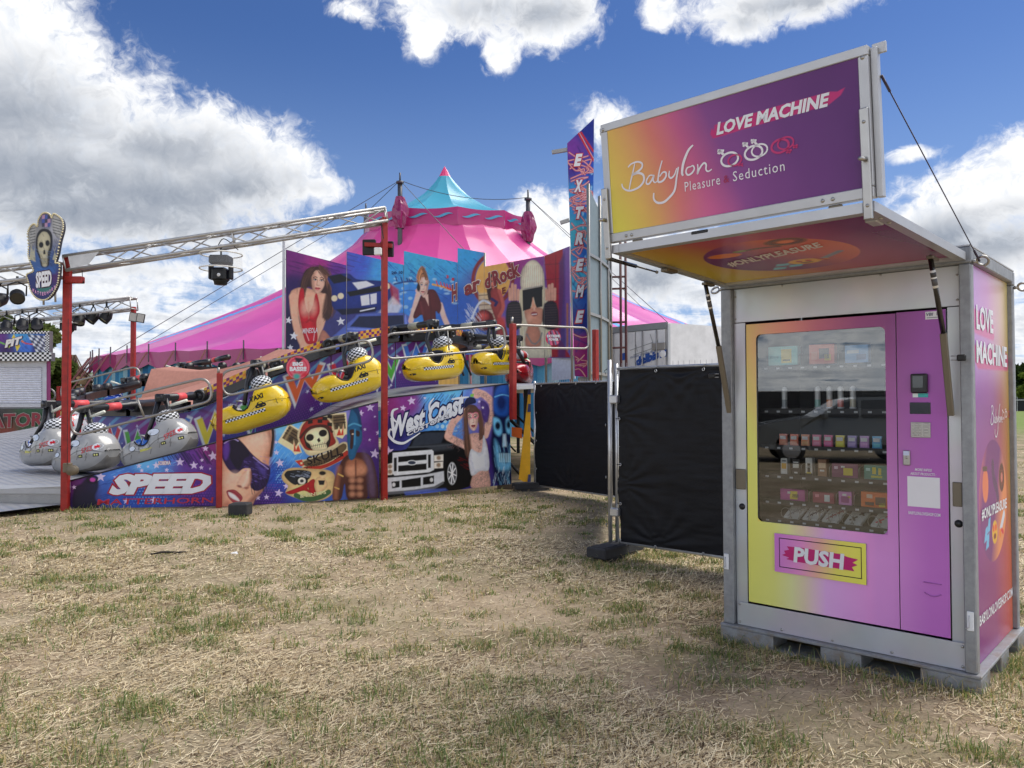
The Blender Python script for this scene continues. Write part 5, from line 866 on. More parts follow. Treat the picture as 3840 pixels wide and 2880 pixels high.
        d = MB(); dec_text(d, 'SPEED', .74, .33, .95, .42, ink(196, 40, 52), .06, bold=.02, shear=.1); d.build('lettering', PRINT, t); d = MB(); decal(d, [(.40, .26), (.40, .30), (.50, .295), (.57, .275), (.50, .255)], [tuple(range(5))], ink(196, 190, 90)); d.build('flame_print', PRINT, t); d = MB()
        for q in range(26): s = .10+.035*q % .85; s = .1+(q*.137) % .82; z = .16+(q*.211) % .34; z = min(z, stn(s)[3]-.08); decal(d, [(s, z), (s+.006, z), (s+.035, z+.075), (s+.029, z+.08)], [(0, 1, 2, 3)], ink(96, 94, 92))
        d.build('scratch_print', PRINT, t, kind='stuff'); d = MB(); dec_ell(d, .935, .43, .045, .06, ink(214, 216, 220)); dec_ell(d, .925, .43, .014, .02, ink(200, 24, 34), .008); dec_ell(d, .95, .43, .014, .02, ink(200, 24, 34), .008); d.build('tail_lamp', PAINT, t, kind='stuff')
    elif kind == 'red':
        d = MB(); dec_ell(d, .83, .45, .06, .04, ink(226, 220, 220)); d.build('tail_lamp', PAINT, t); d = MB(); dec_ell(d, .75, .25, .1, .05, lin((24, 20, 20))); d.build('vent', SATIN, t)
    elif kind == 'blue':
        for q in range(12): d = MB() if q == 0 else d; s = .12+.066*q; z = .2+.18*((q*7) % 3)/2; P = [(s+(.024 if k % 2 == 0 else .01)*math.sin(k*PI/5), z+(.036 if k % 2 == 0 else .015)*math.cos(k*PI/5)) for k in range(10)]; decal(d, P, [tuple(range(10))], ink(228, 230, 236))
        d.build('star_print', PRINT, t, kind='stuff')
    return t
def car_matrix(th, z, r=6., extra=0.):
    sl = math.tan(math.radians(extra)); nose = unit(V3(-math.cos(th), -math.sin(th), -sl)); out = V3(math.sin(th), -math.cos(th), 0); up = np.cross(nose, -np.cross(V3(0, 0, 1), nose)); 
    y = out-nose*(out@nose); y = unit(y); zc = np.cross(nose, y); zc = zc if zc[2] > 0 else -zc; p = RP(th, r, z)
    return Matrix(((nose[0], y[0], zc[0], p[0]), (nose[1], y[1], zc[1], p[1]), (nose[2], y[2], zc[2], p[2]), (0, 0, 0, 1)))
CARS = [(-30., 'silver', .42, 'silver ride car farthest left, seen from its tail beside the booth', 3.), (-20., 'silver', .33, 'silver ride car half hidden behind the tall red post', 6.), (-4.6, 'silver', .53, 'silver ride car with red lettering under the first handrail', 17.), (11.3, 'taxi', 1.14, 'lowest yellow taxi ride car, beside the short red post', 18.), (27.7, 'taxi', 1.69, 'yellow taxi ride car beside the tall middle red post', 17.), (44.5, 'taxi', 2.03, 'yellow taxi ride car directly behind the third handrail', 6.), (63., 'taxi', 2.18, 'farthest right yellow taxi ride car, cut by the short red post', 3.), (84., 'red', 2.02, 'red ride car with green and white stripe by the tall sign', 0), (-100., 'flag', .6, 'red and white ride car behind the silver cars', 0), (-115., 'blue', 1.1, 'blue ride car with white stars, lower of the two at the tent wall', 0), (-132., 'blue', 1.62, 'blue ride car with white stars, higher one partly behind the centre cover', 0)]
cars = [make_car('ride_car', k, lb, car_matrix(math.radians(a), z, 6., ex)) for a, k, z, lb, ex in CARS]
# boom arms, one over each car place
near = lambda th: min(CARS, key=lambda c: abs(math.radians(c[0])-th))
angs = [math.radians(c[0]) for c in CARS]+[math.radians(x) for x in (101., 118., 135., 152., 170., -140., -160., -178.)]
for j, th in enumerate(angs):
    zc = CARS[j][2] if j < len(CARS) else zt(th)+.05; e_ = RP(th, 6.0, zc+1.16); s_ = RP(th, 4.2, zt(th)+1.26); d = e_-s_; arm = MB(lin((18, 19, 21))); arm.tube([s_, s_+d*.45, s_+d*.5, e_+d*.06], [.085, .085, .068, .068], 12); arm = arm.build('boom_arm', BLKM, ride)
    q = MB(ink(206, 76, 78) if th < 0 else ink(150, 148, 132)); q.tube([s_+d*.58, s_+d*.74], .076, 12); q.build('arm_band', SATIN, arm)
    tg = V3(math.cos(th), math.sin(th), 0); q = MB(lin((14, 14, 16)))
    for s in (-.16, .16): q.tube([e_+tg*s*.3, e_+tg*s+KZ*-.35, RP(th, 6.22, zc+.42)+tg*s*1.1], [.05, .042, .035], 8)
    q.box(e_, (.2, .2, .14), np.stack([tg, np.cross(KZ, tg), KZ], 1), ch=.02); q.build('yoke', BLKM, arm)
    q = MB(ink(206, 206, 190)); a_ = e_+tg*.1+KZ*-.15; q.tube([a_, a_+tg*.36+KZ*.1], [.025, .03], 8); q.build('damper', SATIN, arm)
# ------------------------------------------------------------------ printed fronts of the ride (drawn in enlarged photo coordinates, rectified on to each board)
def zoomed(fn, ox, oy, s):
    def f(cv):
        c2 = Cv((cv.u-ox)*s, (cv.v-oy)*s); fn(c2); cv.c = c2.c
    return f
def tone(cv, pts):     # smooth blend of colours placed at points (inverse distance)
    w = 0; a = 0
    for (x, y, r, c) in pts: k = 1/(((cv.u-x)/r)**2+((cv.v-y)/r)**2+.08)**1.6; w = w+k; a = a+k[:, None]*ink(*c)
    cv.c = a/w[:, None]
def slashes(cv, x0, y0, x1, y1, c, n, L, w, ang, a=.6, seed=1):
    r = np.random.default_rng(seed)
    for _ in range(n): x = r.uniform(x0, x1); y = r.uniform(y0, y1); l = L*r.uniform(.4, 1); cv.line([(x, y), (x+l*math.cos(ang), y+l*math.sin(ang))], w*r.uniform(.5, 1.2), c, 3, a)
def starset(cv, L, c=(214, 196, 222), a=.85):
    for (x, y, r) in L: cv.star(x, y, r, c, .15*math.sin(x), a)
def f_speed(cv):
    tone(cv, [(650, 1300, 130, (92, 34, 100)), (720, 1450, 120, (30, 26, 74)), (1000, 1180, 150, (74, 120, 190)), (1250, 1070, 160, (104, 170, 214)), (1120, 1330, 200, (44, 78, 160)), (1420, 1020, 130, (70, 120, 196)), (1650, 1080, 150, (96, 44, 130)), (1800, 1000, 130, (128, 40, 112)), (1750, 1300, 160, (78, 40, 124)), (1300, 1470, 200, (40, 70, 150)), (1700, 1480, 130, (52, 28, 90))])
    slashes(cv, 1380, 960, 1800, 1060, (28, 22, 66), 34, 150, 10, 1.0, .75, 2); slashes(cv, 950, 1080, 1500, 1350, (120, 190, 226), 70, 70, 5, -.35, .5, 3); slashes(cv, 850, 1250, 1500, 1480, (28, 44, 120), 80, 90, 8, -.3, .45, 4)
    cv.dots(1100, 1330, 1480, 1490, 26, 7, (110, 170, 220), .6); cv.dots(1480, 1300, 1880, 1500, 24, 8, (112, 56, 150), .7)
    cv.poly([(700, 1300), (760, 1240), (840, 1260), (850, 1330), (820, 1420), (860, 1500), (640, 1510), (640, 1340)], (22, 16, 40), 10, .9, 6); cv.ell(800, 1265, 24, 18, (176, 70, 150), 3); cv.ell(800, 1265, 44, 30, (24, 14, 34), 3, ring=6)
    starset(cv, [(870, 1240, 46), (1555, 1112, 40), (1675, 1140, 38), (1840, 1060, 46), (1775, 995, 30), (1745, 1095, 18), (1740, 1160, 22), (1815, 1170, 12), (1350, 1140, 34), (1225, 1185, 20), (1200, 1145, 26), (1440, 1180, 22), (1280, 1150, 14), (640, 1330, 22), (1090, 1450, 30), (1330, 1440, 34), (990, 1240, 14)])
def f_skull(cv):
    tone(cv, [(250, 900, 90, (56, 40, 120)), (720, 800, 110, (120, 184, 220)), (700, 1000, 130, (80, 148, 206)), (680, 1250, 130, (36, 74, 160)), (900, 700, 100, (96, 160, 214)), (1230, 680, 80, (130, 130, 190)), (1380, 640, 90, (110, 44, 130)), (1500, 850, 120, (96, 40, 120)), (1480, 1150, 120, (66, 34, 110)), (1500, 1400, 120, (44, 30, 90)), (620, 1430, 110, (60, 34, 100)), (1100, 1420, 120, (60, 90, 160)), (500, 1480, 80, (60, 30, 90))])
    slashes(cv, 640, 780, 900, 1250, (150, 206, 236), 60, 80, 6, 2.2, .45, 7); slashes(cv, 620, 1050, 760, 1450, (30, 40, 130), 50, 90, 9, 2.3, .5, 8); cv.dots(470, 1290, 760, 1480, 22, 7, (110, 60, 150), .6); cv.dots(640, 1100, 760, 1300, 22, 6, (150, 200, 235), .5)
    starset(cv, [(1470, 640, 40), (1390, 690, 30), (1425, 830, 16), (1510, 720, 12), (1510, 1040, 46), (1440, 1110, 26), (1540, 860, 26), (655, 940, 20), (690, 1120, 40), (575, 1415, 26), (680, 1380, 40), (745, 1320, 30), (660, 1030, 26), (1330, 650, 18), (1465, 920, 14), (500, 1420, 26)])
    sk, sh = (232, 178, 146), (196, 128, 100)
    cv.poly([(170, 1000), (190, 940), (330, 895), (470, 860), (620, 825), (632, 900), (622, 1000), (600, 1090), (590, 1180), (560, 1330), (480, 1430), (420, 1500), (170, 1510)], sk, 5, 1, 5)
    cv.poly([(560, 835), (632, 825), (632, 930), (610, 1060), (580, 1180), (560, 1100), (575, 960)], sh, 30, .8, 5); cv.poly([(480, 1380), (560, 1330), (480, 1440), (410, 1500), (380, 1500)], (120, 64, 60), 18, .7, 5); cv.ell(250, 1280, 60, 70, (246, 206, 180), 60, .8); cv.ell(480, 950, 90, 60, (244, 204, 178), 60, .8)
    cv.poly([(180, 960), (240, 900), (310, 900), (380, 960), (450, 1040), (530, 1110), (604, 1160), (596, 1260), (560, 1330), (490, 1362), (440, 1330), (430, 1250), (438, 1180), (420, 1165), (370, 1172), (310, 1212), (250, 1180), (200, 1100), (178, 1020)], (44, 22, 74), 4, 1, 6)
    cv.poly([(250, 960), (320, 910), (400, 990), (430, 1050), (380, 1090), (330, 1180), (260, 1080)], (22, 10, 34), 8, .9, 5); cv.poly([(190, 990), (240, 930), (260, 1000), (240, 1080), (210, 1090)], (96, 56, 150), 10, .8, 5); slashes(cv, 380, 1060, 580, 1280, (110, 90, 170), 46, 46, 4, .35, .6, 5); slashes(cv, 440, 1180, 570, 1330, (14, 8, 24), 30, 70, 6, 1.4, .7, 6)
    cv.poly([(430, 1180), (440, 1260), (425, 1310), (395, 1345), (345, 1330), (318, 1300), (350, 1240), (390, 1190)], (244, 196, 168), 8, 1, 5); cv.ell(340, 1322, 22, 10, (120, 50, 44), 5, .8, .3); cv.ell(400, 1335, 20, 9, (130, 60, 50), 5, .8)
    cv.poly([(232, 1360), (290, 1350), (330, 1372), (368, 1416), (352, 1452), (310, 1478), (262, 1440), (236, 1400)], (158, 66, 74), 3, 1, 5); cv.poly([(244, 1370), (290, 1388), (330, 1424), (342, 1452), (300, 1440), (256, 1410)], (238, 226, 222), 3, 1, 5); cv.line([(238, 1362), (300, 1376), (350, 1424)], 6, (110, 36, 46), 3)
    cv.ell(520, 900, 70, 34, (252, 222, 196), 40, .7, -.25); cv.ell(300, 1240, 40, 36, (250, 214, 190), 34, .7); cv.line([(418, 1180), (402, 1260), (372, 1318)], 14, (252, 226, 204), 10, .8, 5); cv.line([(436, 1200), (432, 1290), (402, 1342)], 14, (150, 90, 72), 10, .7, 5); cv.poly([(190, 1500), (240, 1440), (300, 1490), (360, 1480), (420, 1500)], (176, 108, 90), 16, .7); cv.line([(600, 860), (616, 960), (598, 1060)], 20, (120, 66, 50), 16, .7, 5); cv.hair([(628, 830), (632, 900), (612, 1060)], 24, 7, (40, 22, 20), .6, 5, 6)
    cv.line([(210, 950), (280, 912), (330, 930)], 9, (190, 170, 226), 4, .8, 5); cv.line([(460, 1070), (530, 1126), (590, 1172)], 8, (176, 156, 214), 4, .7, 5); cv.poly([(470, 1110), (570, 1180), (575, 1250), (520, 1210)], (80, 66, 140), 12, .6)
    # skull with helmet, pistons and ribbons
    cr = (226, 208, 164)
    for (cx, cy, an) in ((800, 890, .55), (1185, 770, -.1)):
        f = lambda x, y: (cx+x*math.cos(an)-y*math.sin(an), cy+x*math.sin(an)+y*math.cos(an)); cv.poly([f(-85, -80), (f(85, -80)), f(85, 110), f(-85, 110)], cr, 4); cv.poly([f(-70, -66), f(70, -66), f(70, 60), f(-70, 60)], (96, 78, 54), 3); [cv.line([f(-70, y), f(70, y)], 8, (40, 30, 22), 2) for y in (-44, -20, 6)]; cv.line([f(-40, -60), f(-40, 55)], 16, (160, 140, 100), 6, .6); cv.ell(*f(0, 30), 20, 20, (60, 50, 38), 2)
    cv.poly([(840, 890), (880, 780), (960, 715), (1060, 700), (1140, 760), (1170, 880), (1200, 960), (1120, 1010), (960, 1060), (890, 1000)], cr, 5, 1, 6); cv.poly([(858, 890), (890, 790), (965, 728), (1058, 716), (1125, 770), (1152, 880), (1170, 950), (1060, 1000), (930, 1010), (880, 960)], (150, 44, 30), 3, 1, 6)
    for i in range(6):
        for j in range(3):
            if (i+j) % 2: x = 890+i*42; y = 800-j*34-26*math.sin(i/5*PI); cv.poly([(x, y), (x+42, y-10+i*3), (x+42, y-42+i*3), (x, y-32)], (30, 22, 20), 2)
    cv.line([(868, 900), (950, 815), (1080, 800), (1140, 850)], 22, (70, 30, 22), 3, sm=6); cv.poly([(900, 890), (950, 830), (1060, 806), (1120, 850), (1126, 940), (1090, 1000), (1000, 1010), (930, 990), (905, 940)], (40, 28, 22), 3, 1, 6)
    cv.poly([(912, 880), (960, 830), (1050, 812), (1100, 840), (1112, 910), (1090, 950), (1092, 1000), (980, 1008), (950, 960), (918, 930)], (232, 218, 176), 3, 1, 6); cv.ell(950, 900, 34, 30, (24, 16, 14), 3, 1, -.3); cv.ell(1062, 862, 36, 30, (24, 16, 14), 3, 1, -.3); cv.poly([(1010, 920), (1030, 900), (1042, 930), (1025, 945)], (30, 20, 16), 2); [cv.line([(965+i*16, 965-i*4), (970+i*16, 1000-i*3)], 3, (60, 44, 34), 2) for i in range(8)]; cv.line([(955, 978), (1090, 950)], 4, (60, 44, 34), 2)
    for (x, y, s) in ((830, 1000, -1), (1220, 860, 1)): cv.poly([(x-50*s, y+30), (x-20*s, y-60), (x, y), (x+20*s, y-80), (x+30*s, y), (x+60*s, y-20), (x+10*s, y+50)], cr, 3); cv.poly([(x-40*s, y+24), (x-18*s, y-40), (x, y+10), (x+18*s, y-60), (x+20*s, y+20)], (188, 60, 36), 3)
    cv.poly([(820, 1100), (900, 1090), (1000, 1060), (1120, 1010), (1230, 940), (1280, 960), (1270, 1060), (1160, 1130), (1040, 1180), (900, 1185), (880, 1150)], cr, 4, 1, 3); cv.poly([(890, 1110), (1000, 1075), (1120, 1025), (1240, 950), (1262, 1000), (1150, 1090), (1040, 1140), (920, 1150)], (104, 84, 56), 3, 1, 3); cv.poly([(905, 1152), (1040, 1142), (1160, 1092), (1268, 1010), (1268, 1062), (1160, 1128), (1040, 1175), (905, 1182)], (176, 52, 34), 2, 1, 3); cv.poly([(825, 1105), (880, 1090), (900, 1140), (870, 1150)], (176, 52, 34), 2); cv.star(876, 1122, 14, (230, 214, 170))
    # pin-up badge
    cv.poly([(705, 1230), (740, 1180), (820, 1160), (960, 1170), (1100, 1180), (1160, 1220), (1165, 1300), (1150, 1380), (1060, 1440), (930, 1455), (820, 1420), (740, 1380), (760, 1320), (720, 1280)], (206, 176, 124), 3, 1, 6); cv.poly([(728, 1220), (780, 1185), (880, 1180), (960, 1200), (940, 1260), (860, 1290), (820, 1310), (760, 1270)], (34, 36, 40), 3, 1, 6); cv.ell(880, 1275, 52, 46, (20, 20, 22), 3); cv.ell(880, 1275, 34, 30, (206, 200, 186), 2); cv.ell(880, 1275, 16, 14, (60, 60, 60), 2); cv.ell(770, 1220, 36, 34, (24, 24, 26), 3); slashes(cv, 780, 1190, 940, 1240, (150, 160, 180), 20, 40, 4, .2, .7, 9)
    cv.ell(940, 1370, 150, 70, (196, 190, 130), 6); cv.poly([(740, 1375), (850, 1330), (930, 1290), (985, 1262), (990, 1290), (930, 1340), (1000, 1390), (980, 1400), (900, 1360), (800, 1390)], (170, 34, 36), 3, 1, 4); cv.poly([(930, 1300), (985, 1258), (990, 1330), (1010, 1395), (960, 1395)], (160, 30, 34), 3, 1, 4); cv.poly([(1000, 1260), (1050, 1240), (1090, 1270), (1100, 1320), (1050, 1370), (1000, 1360)], (214, 178, 130), 3, 1, 5); cv.ell(1060, 1225, 26, 28, (214, 180, 136), 3); cv.ell(1058, 1208, 30, 18, (30, 24, 20), 4); cv.poly([(1020, 1270), (1080, 1270), (1070, 1310), (1030, 1310)], (30, 30, 30), 3)
    cv.line([(830, 1400), (900, 1430), (980, 1430), (1060, 1405), (1112, 1370)], 42, (66, 96, 56), 3, sm=6)
    # warrior in a crested helmet
    br, bd, bl = (150, 96, 70), (84, 46, 36), (196, 140, 108)
    cv.poly([(1180, 1210), (1230, 1090), (1300, 1040), (1420, 1030), (1490, 1090), (1530, 1250), (1540, 1420), (1470, 1430), (1450, 1300), (1440, 1430), (1280, 1440), (1250, 1300), (1220, 1430), (1150, 1440), (1150, 1330)], bd, 5, 1, 4); cv.poly([(1400, 1010), (1470, 1070), (1510, 1200), (1520, 1400), (1460, 1390), (1440, 1200)], (110, 90, 120), 20, .6, 4)
    cv.poly([(1270, 1100), (1350, 1080), (1420, 1110), (1440, 1190), (1380, 1230), (1290, 1240), (1255, 1180)], br, 10, 1, 5); cv.ell(1310, 1190, 50, 46, bl, 22, .8); cv.ell(1395, 1180, 42, 44, bl, 22, .7); cv.line([(1345, 1100), (1348, 1400)], 10, bd, 8); [cv.ell(x, y, 26, 22, bl, 12, .7) for x in (1315, 1380) for y in (1270, 1330, 1390)]; cv.line([(1200, 1160), (1180, 1300), (1170, 1420)], 40, br, 16, .8); cv.line([(1195, 1215), (1235, 1235)], 12, (196, 160, 90), 3); cv.line([(1165, 1330), (1200, 1345)], 10, (196, 160, 90), 3)
    cv.poly([(1310, 640), (1350, 620), (1380, 690), (1395, 800), (1400, 920), (1360, 1010), (1330, 1085), (1290, 1085), (1275, 980), (1270, 820), (1290, 710)], (34, 92, 128), 4, 1, 5); cv.poly([(1312, 640), (1352, 615), (1384, 700), (1400, 830), (1385, 830), (1360, 720)], (24, 60, 100), 6, 1, 4); cv.line([(1285, 800), (1330, 780), (1390, 800)], 12, (90, 160, 190), 5, .8, sm=5); cv.poly([(1290, 840), (1330, 830), (1330, 880), (1320, 990), (1296, 990), (1300, 890)], (60, 34, 30), 4, 1, 3); cv.poly([(1345, 840), (1380, 850), (1375, 890), (1350, 885)], (50, 30, 28), 4, 1, 3); cv.line([(1340, 830), (1336, 960)], 12, (70, 140, 176), 5, .9); cv.ell(1320, 870, 9, 6, (210, 180, 150), 2)
def f_west(cv):
    tone(cv, [(260, 850, 90, (130, 44, 110)), (420, 820, 90, (126, 50, 124)), (640, 760, 90, (96, 170, 216)), (820, 730, 80, (110, 184, 220)), (700, 1000, 120, (80, 150, 210)), (280, 1100, 110, (44, 36, 100)), (300, 1500, 140, (50, 40, 110)), (950, 800, 90, (100, 120, 190)), (1080, 900, 110, (120, 90, 160)), (1120, 1300, 110, (66, 40, 110)), (760, 1580, 140, (70, 90, 180)), (1000, 1560, 120, (50, 40, 100))])
    slashes(cv, 560, 740, 920, 1060, (60, 110, 190), 50, 90, 7, 2.3, .5, 12); slashes(cv, 500, 740, 900, 800, (30, 30, 90), 26, 80, 7, 2.2, .6, 13); cv.dots(620, 940, 880, 1080, 46, 17, (196, 226, 240), .9); starset(cv, [(445, 815, 40), (372, 876, 30), (225, 830, 30), (250, 1250, 46), (225, 930, 22), (1060, 870, 22), (1070, 930, 16), (1030, 820, 16), (560, 790, 14)])
    # truck
    k = (16, 17, 20)
    cv.poly([(250, 1260), (400, 1230), (470, 1110), (560, 1075), (760, 1070), (800, 1110), (860, 1210), (960, 1230), (990, 1330), (980, 1520), (840, 1590), (740, 1600), (560, 1600), (400, 1640), (240, 1640), (230, 1420)], k, 4, 1, 3); cv.poly([(480, 1120), (570, 1088), (740, 1084), (700, 1180), (440, 1210)], (54, 60, 70), 8, .9); cv.line([(420, 1215), (640, 1205), (800, 1190)], 10, (90, 96, 104), 6, .8); cv.poly([(560, 1200), (760, 1180), (800, 1230), (640, 1250)], (70, 74, 80), 14, .7)
    ch = (196, 198, 200)
    cv.poly([(282, 1262), (620, 1236), (636, 1250), (640, 1410), (600, 1430), (300, 1460), (278, 1440)], ch, 3); [cv.poly([(330, y), (575, y-20), (575, y+34), (330, y+52)], (24, 24, 26), 3) for y in (1296, 1374)]; cv.line([(330, 1352), (575, 1330)], 14, ch, 3); cv.poly([(292, 1306), (318, 1304), (318, 1420), (292, 1424)], (30, 30, 32), 3); cv.poly([(588, 1278), (612, 1276), (612, 1392), (588, 1394)], (30, 30, 32), 3); cv.ell(448, 1348, 42, 22, (210, 212, 214), 2); cv.ell(448, 1348, 34, 16, (52, 60, 76), 2)
    for (x0, x1, y) in ((640, 720, 1310), (640, 718, 1372), (236, 280, 1385), (238, 280, 1430)): cv.poly([(x0, y-24), (x1, y-34), (x1, y+22), (x0, y+26)], (206, 200, 190), 3); cv.ell((x0+x1)/2, y-4, 18, 18, (140, 120, 100), 6)
    cv.poly([(226, 1480), (560, 1452), (724, 1420), (728, 1510), (640, 1560), (460, 1590), (240, 1610)], (186, 188, 192), 4); cv.poly([(240, 1600), (460, 1582), (640, 1552), (720, 1508), (722, 1530), (640, 1580), (460, 1606), (240, 1626)], (90, 92, 96), 4); cv.poly([(360, 1500), (525, 1474), (525, 1550), (360, 1566)], k, 3); cv.poly([(272, 1512), (342, 1504), (342, 1560), (278, 1570)], k, 3); cv.poly([(544, 1474), (640, 1458), (640, 1530), (544, 1540)], k, 3); cv.ell(292, 1538, 14, 18, (190, 190, 190), 3); cv.ell(618, 1496, 14, 18, (190, 190, 190), 3)
    cv.ell(790, 1440, 62, 122, (10, 10, 11), 4); cv.ell(796, 1442, 40, 96, (200, 202, 204), 3); cv.ell(796, 1442, 36, 88, (70, 72, 76), 3); [cv.line([(796, 1442), (796+34*math.cos(a), 1442+86*math.sin(a))], 9, (214, 216, 218), 3) for a in np.arange(8)*PI/4+.2]; cv.ell(796, 1442, 11, 22, (220, 220, 222), 2); slashes(cv, 840, 1300, 960, 1400, (110, 26, 30), 16, 60, 5, .4, .8, 14); cv.poly([(380, 1600), (560, 1580), (740, 1570), (760, 1590), (560, 1620), (400, 1645)], (90, 110, 190), 8, .6)
    # tattooed woman with raised arms
    sk, tt = (206, 164, 148), (120, 96, 96)
    for pts in ([(760, 1120), (800, 1010), (870, 930), (930, 880)], [(770, 1130), (850, 1170), (910, 1200), (960, 1250)], [(1000, 740), (1070, 760), (1140, 830), (1150, 920)], [(1150, 920), (1110, 1020), (1080, 1110)]): cv.line(pts, 62, sk, 5, 1, 6)
    cv.poly([(930, 1120), (1000, 1090), (1060, 1110), (1100, 1200), (1110, 1400), (1120, 1560), (960, 1560), (980, 1400), (930, 1250)], sk, 4, 1, 5); cv.ell(1010, 750, 36, 44, sk, 4)
    r = np.random.default_rng(3)
    for (x0, y0, x1, y1, n) in ((770, 1000, 920, 1180, 60), (780, 1120, 930, 1230, 50), (1010, 740, 1150, 860, 50), (1070, 880, 1150, 1050, 50), (980, 1110, 1080, 1230, 30), (980, 1430, 1110, 1550, 50)):
        for _ in range(n): x = r.uniform(x0, x1); y = r.uniform(y0, y1); a = r.uniform(0, 6); cv.line([(x, y), (x+22*math.cos(a), y+22*math.sin(a)), (x+30*math.cos(a+.8), y+30*math.sin(a+.8))], 4, tt, 3, .38)
    cv.poly([(905, 900), (930, 850), (990, 850), (1030, 900), (1060, 1000), (1070, 1110), (1030, 1150), (1020, 1000), (930, 1000), (950, 1150), (960, 1290), (910, 1280), (900, 1100)], (96, 72, 62), 5, 1, 5); cv.face(974, 972, 96, 150, -.08, (226, 190, 174), (120, 18, 34), (70, 60, 60), 1, (70, 50, 44)); cv.poly([(925, 900), (980, 850), (1025, 890), (1020, 915), (940, 920)], (90, 66, 56), 5, 1, 4); cv.ell(950, 945, 24, 26, (206, 110, 130), 2, 1, 0, 3); cv.ell(1000, 940, 24, 26, (206, 110, 130), 2, 1, 0, 3); cv.hair([(910, 900), (915, 1050), (935, 1260)], 40, 5, (96, 70, 58), .6, 3, 12); cv.hair([(1035, 900), (1055, 1010), (1050, 1130)], 30, 5, (96, 70, 58), .6, 4, 10)
    cv.poly([(900, 880), (905, 820), (940, 782), (990, 790), (1000, 830), (940, 850)], (34, 36, 66), 4, 1, 5); cv.poly([(1040, 820), (1090, 830), (1120, 900), (1100, 1000), (1060, 960)], (70, 50, 110), 5, .9, 4); cv.star(1062, 872, 14, (210, 200, 220)); cv.poly([(955, 755), (985, 752), (980, 780), (950, 778)], (120, 170, 70), 3)
    cv.poly([(960, 1230), (1000, 1250), (1050, 1250), (1066, 1110), (1090, 1180), (1112, 1280), (1112, 1410), (1040, 1420), (980, 1460), (955, 1440), (940, 1320)], (226, 226, 230), 3, 1, 4); cv.line([(1000, 1440), (960, 1330)], 12, (180, 182, 192), 9, .6); cv.line([(1090, 1400), (1080, 1300)], 12, (186, 188, 198), 9, .6)
    # blue burning skull at the right edge
    cv.poly([(1150, 700), (1200, 670), (1300, 660), (1315, 1540), (1190, 1540), (1150, 1400), (1130, 1200), (1150, 950)], (14, 24, 66), 12, 1, 3); b1, b2 = (120, 190, 226), (40, 92, 170)
    cv.poly([(1150, 800), (1190, 690), (1290, 680), (1300, 900), (1250, 950), (1160, 920)], b2, 14, .9, 5); cv.ell(1220, 830, 40, 70, (16, 30, 80), 16, .9); cv.poly([(1150, 960), (1210, 980), (1230, 1080), (1200, 1120), (1160, 1080)], b1, 10, 1, 5); cv.poly([(1260, 980), (1300, 950), (1300, 1090), (1265, 1080)], b1, 10, 1, 5); cv.ell(1190, 1030, 22, 34, (8, 14, 40), 8); cv.ell(1285, 1020, 18, 34, (8, 14, 40), 8); cv.poly([(1235, 1100), (1260, 1100), (1268, 1210), (1232, 1210)], (206, 230, 240), 8, .9); cv.poly([(1160, 1150), (1200, 1200), (1220, 1330), (1280, 1330), (1300, 1180), (1305, 1380), (1240, 1420), (1180, 1380)], b1, 14, .8, 5); [cv.line([(1205+i*16, 1270), (1208+i*15, 1340)], 9, (190, 226, 240), 4) for i in range(7)]; slashes(cv, 1150, 1120, 1300, 1520, (150, 210, 236), 60, 80, 4, 1.4, .55, 15); slashes(cv, 1150, 1380, 1300, 1520, (230, 244, 250), 16, 60, 5, 1.8, .6, 16); cv.line([(1165, 780), (1230, 760), (1295, 775)], 8, b1, 5, sm=4)
def board(i, TL, TR, BR, BL, fn, zo, label):
    q = [cp(i, *p, .0) for p in (BL, BR, TR, TL)]; return art('front_panel', *q, zoomed(fn, *zo), ride, 1.9, label=label)
ZO2, ZO3, ZO4 = (0, 1250, 2.304), (750, 1250, 2.304), (1350, 1150, 2.304)
fp1 = board(1, (264, 1803), (810, 1659), (812, 1898), (264, 1908), f_speed, ZO2, 'blue and purple starred board with large white lettering'); fp2 = board(2, (829, 1656), (1418, 1507), (1423, 1867), (832, 1900), f_skull, ZO3, 'board with a face in sunglasses, a helmeted skull badge and a warrior'); fp3 = board(3, (1441, 1493), (1908, 1439), (1918, 1815), (1446, 1866), f_west, ZO4, 'board with a black pickup truck and a tattooed woman')
def board_text(i, par, zo, txt, bl, br, tl, col, out=None, ow=.03, off=.006, **k):
    f = lambda p, o=off: cp(i, zo[0]+p[0]/zo[2], zo[1]+p[1]/zo[2], o); O, R, T = f(bl), f(br), f(tl); n = chord(i)[3]
    m = MB()
    if out is not None: put_text(m, txt, O-n*.003, R-O, T-O, ink(*out), outline=ow, **k); m.build('lettering_outline', PRINT, par); m = MB()
    put_text(m, txt, O, R-O, T-O, ink(*col), **k); return m.build('lettering', PRINT, par)
board_text(1, fp1, ZO2, 'SPEED', (935, 1398), (1800, 1384), (985, 1216), (236, 238, 242), (150, 30, 50), .05, bold=.065, shear=.15); board_text(1, fp1, ZO2, 'MATTERHORN', (838, 1484), (1838, 1466), (846, 1432), (170, 40, 54), None, bold=.01); board_text(1, fp1, ZO2, 'SOBEMA', (1366, 1140), (1474, 1134), (1366, 1106), (232, 232, 236), (180, 40, 70), .05, bold=.03)
board_text(2, fp2, ZO3, 'SKULL', (930, 1142), (1234, 1046), (918, 1072), (34, 22, 16), None, bold=.02); board_text(2, fp2, ZO3, 'V-TWIN PERFORM', (912, 1178), (1240, 1064), (908, 1154), (34, 20, 16), None, bold=.01); board_text(2, fp2, ZO3, '& PINUPS', (866, 1424), (1092, 1386), (860, 1394), (206, 200, 150), None, bold=.02)
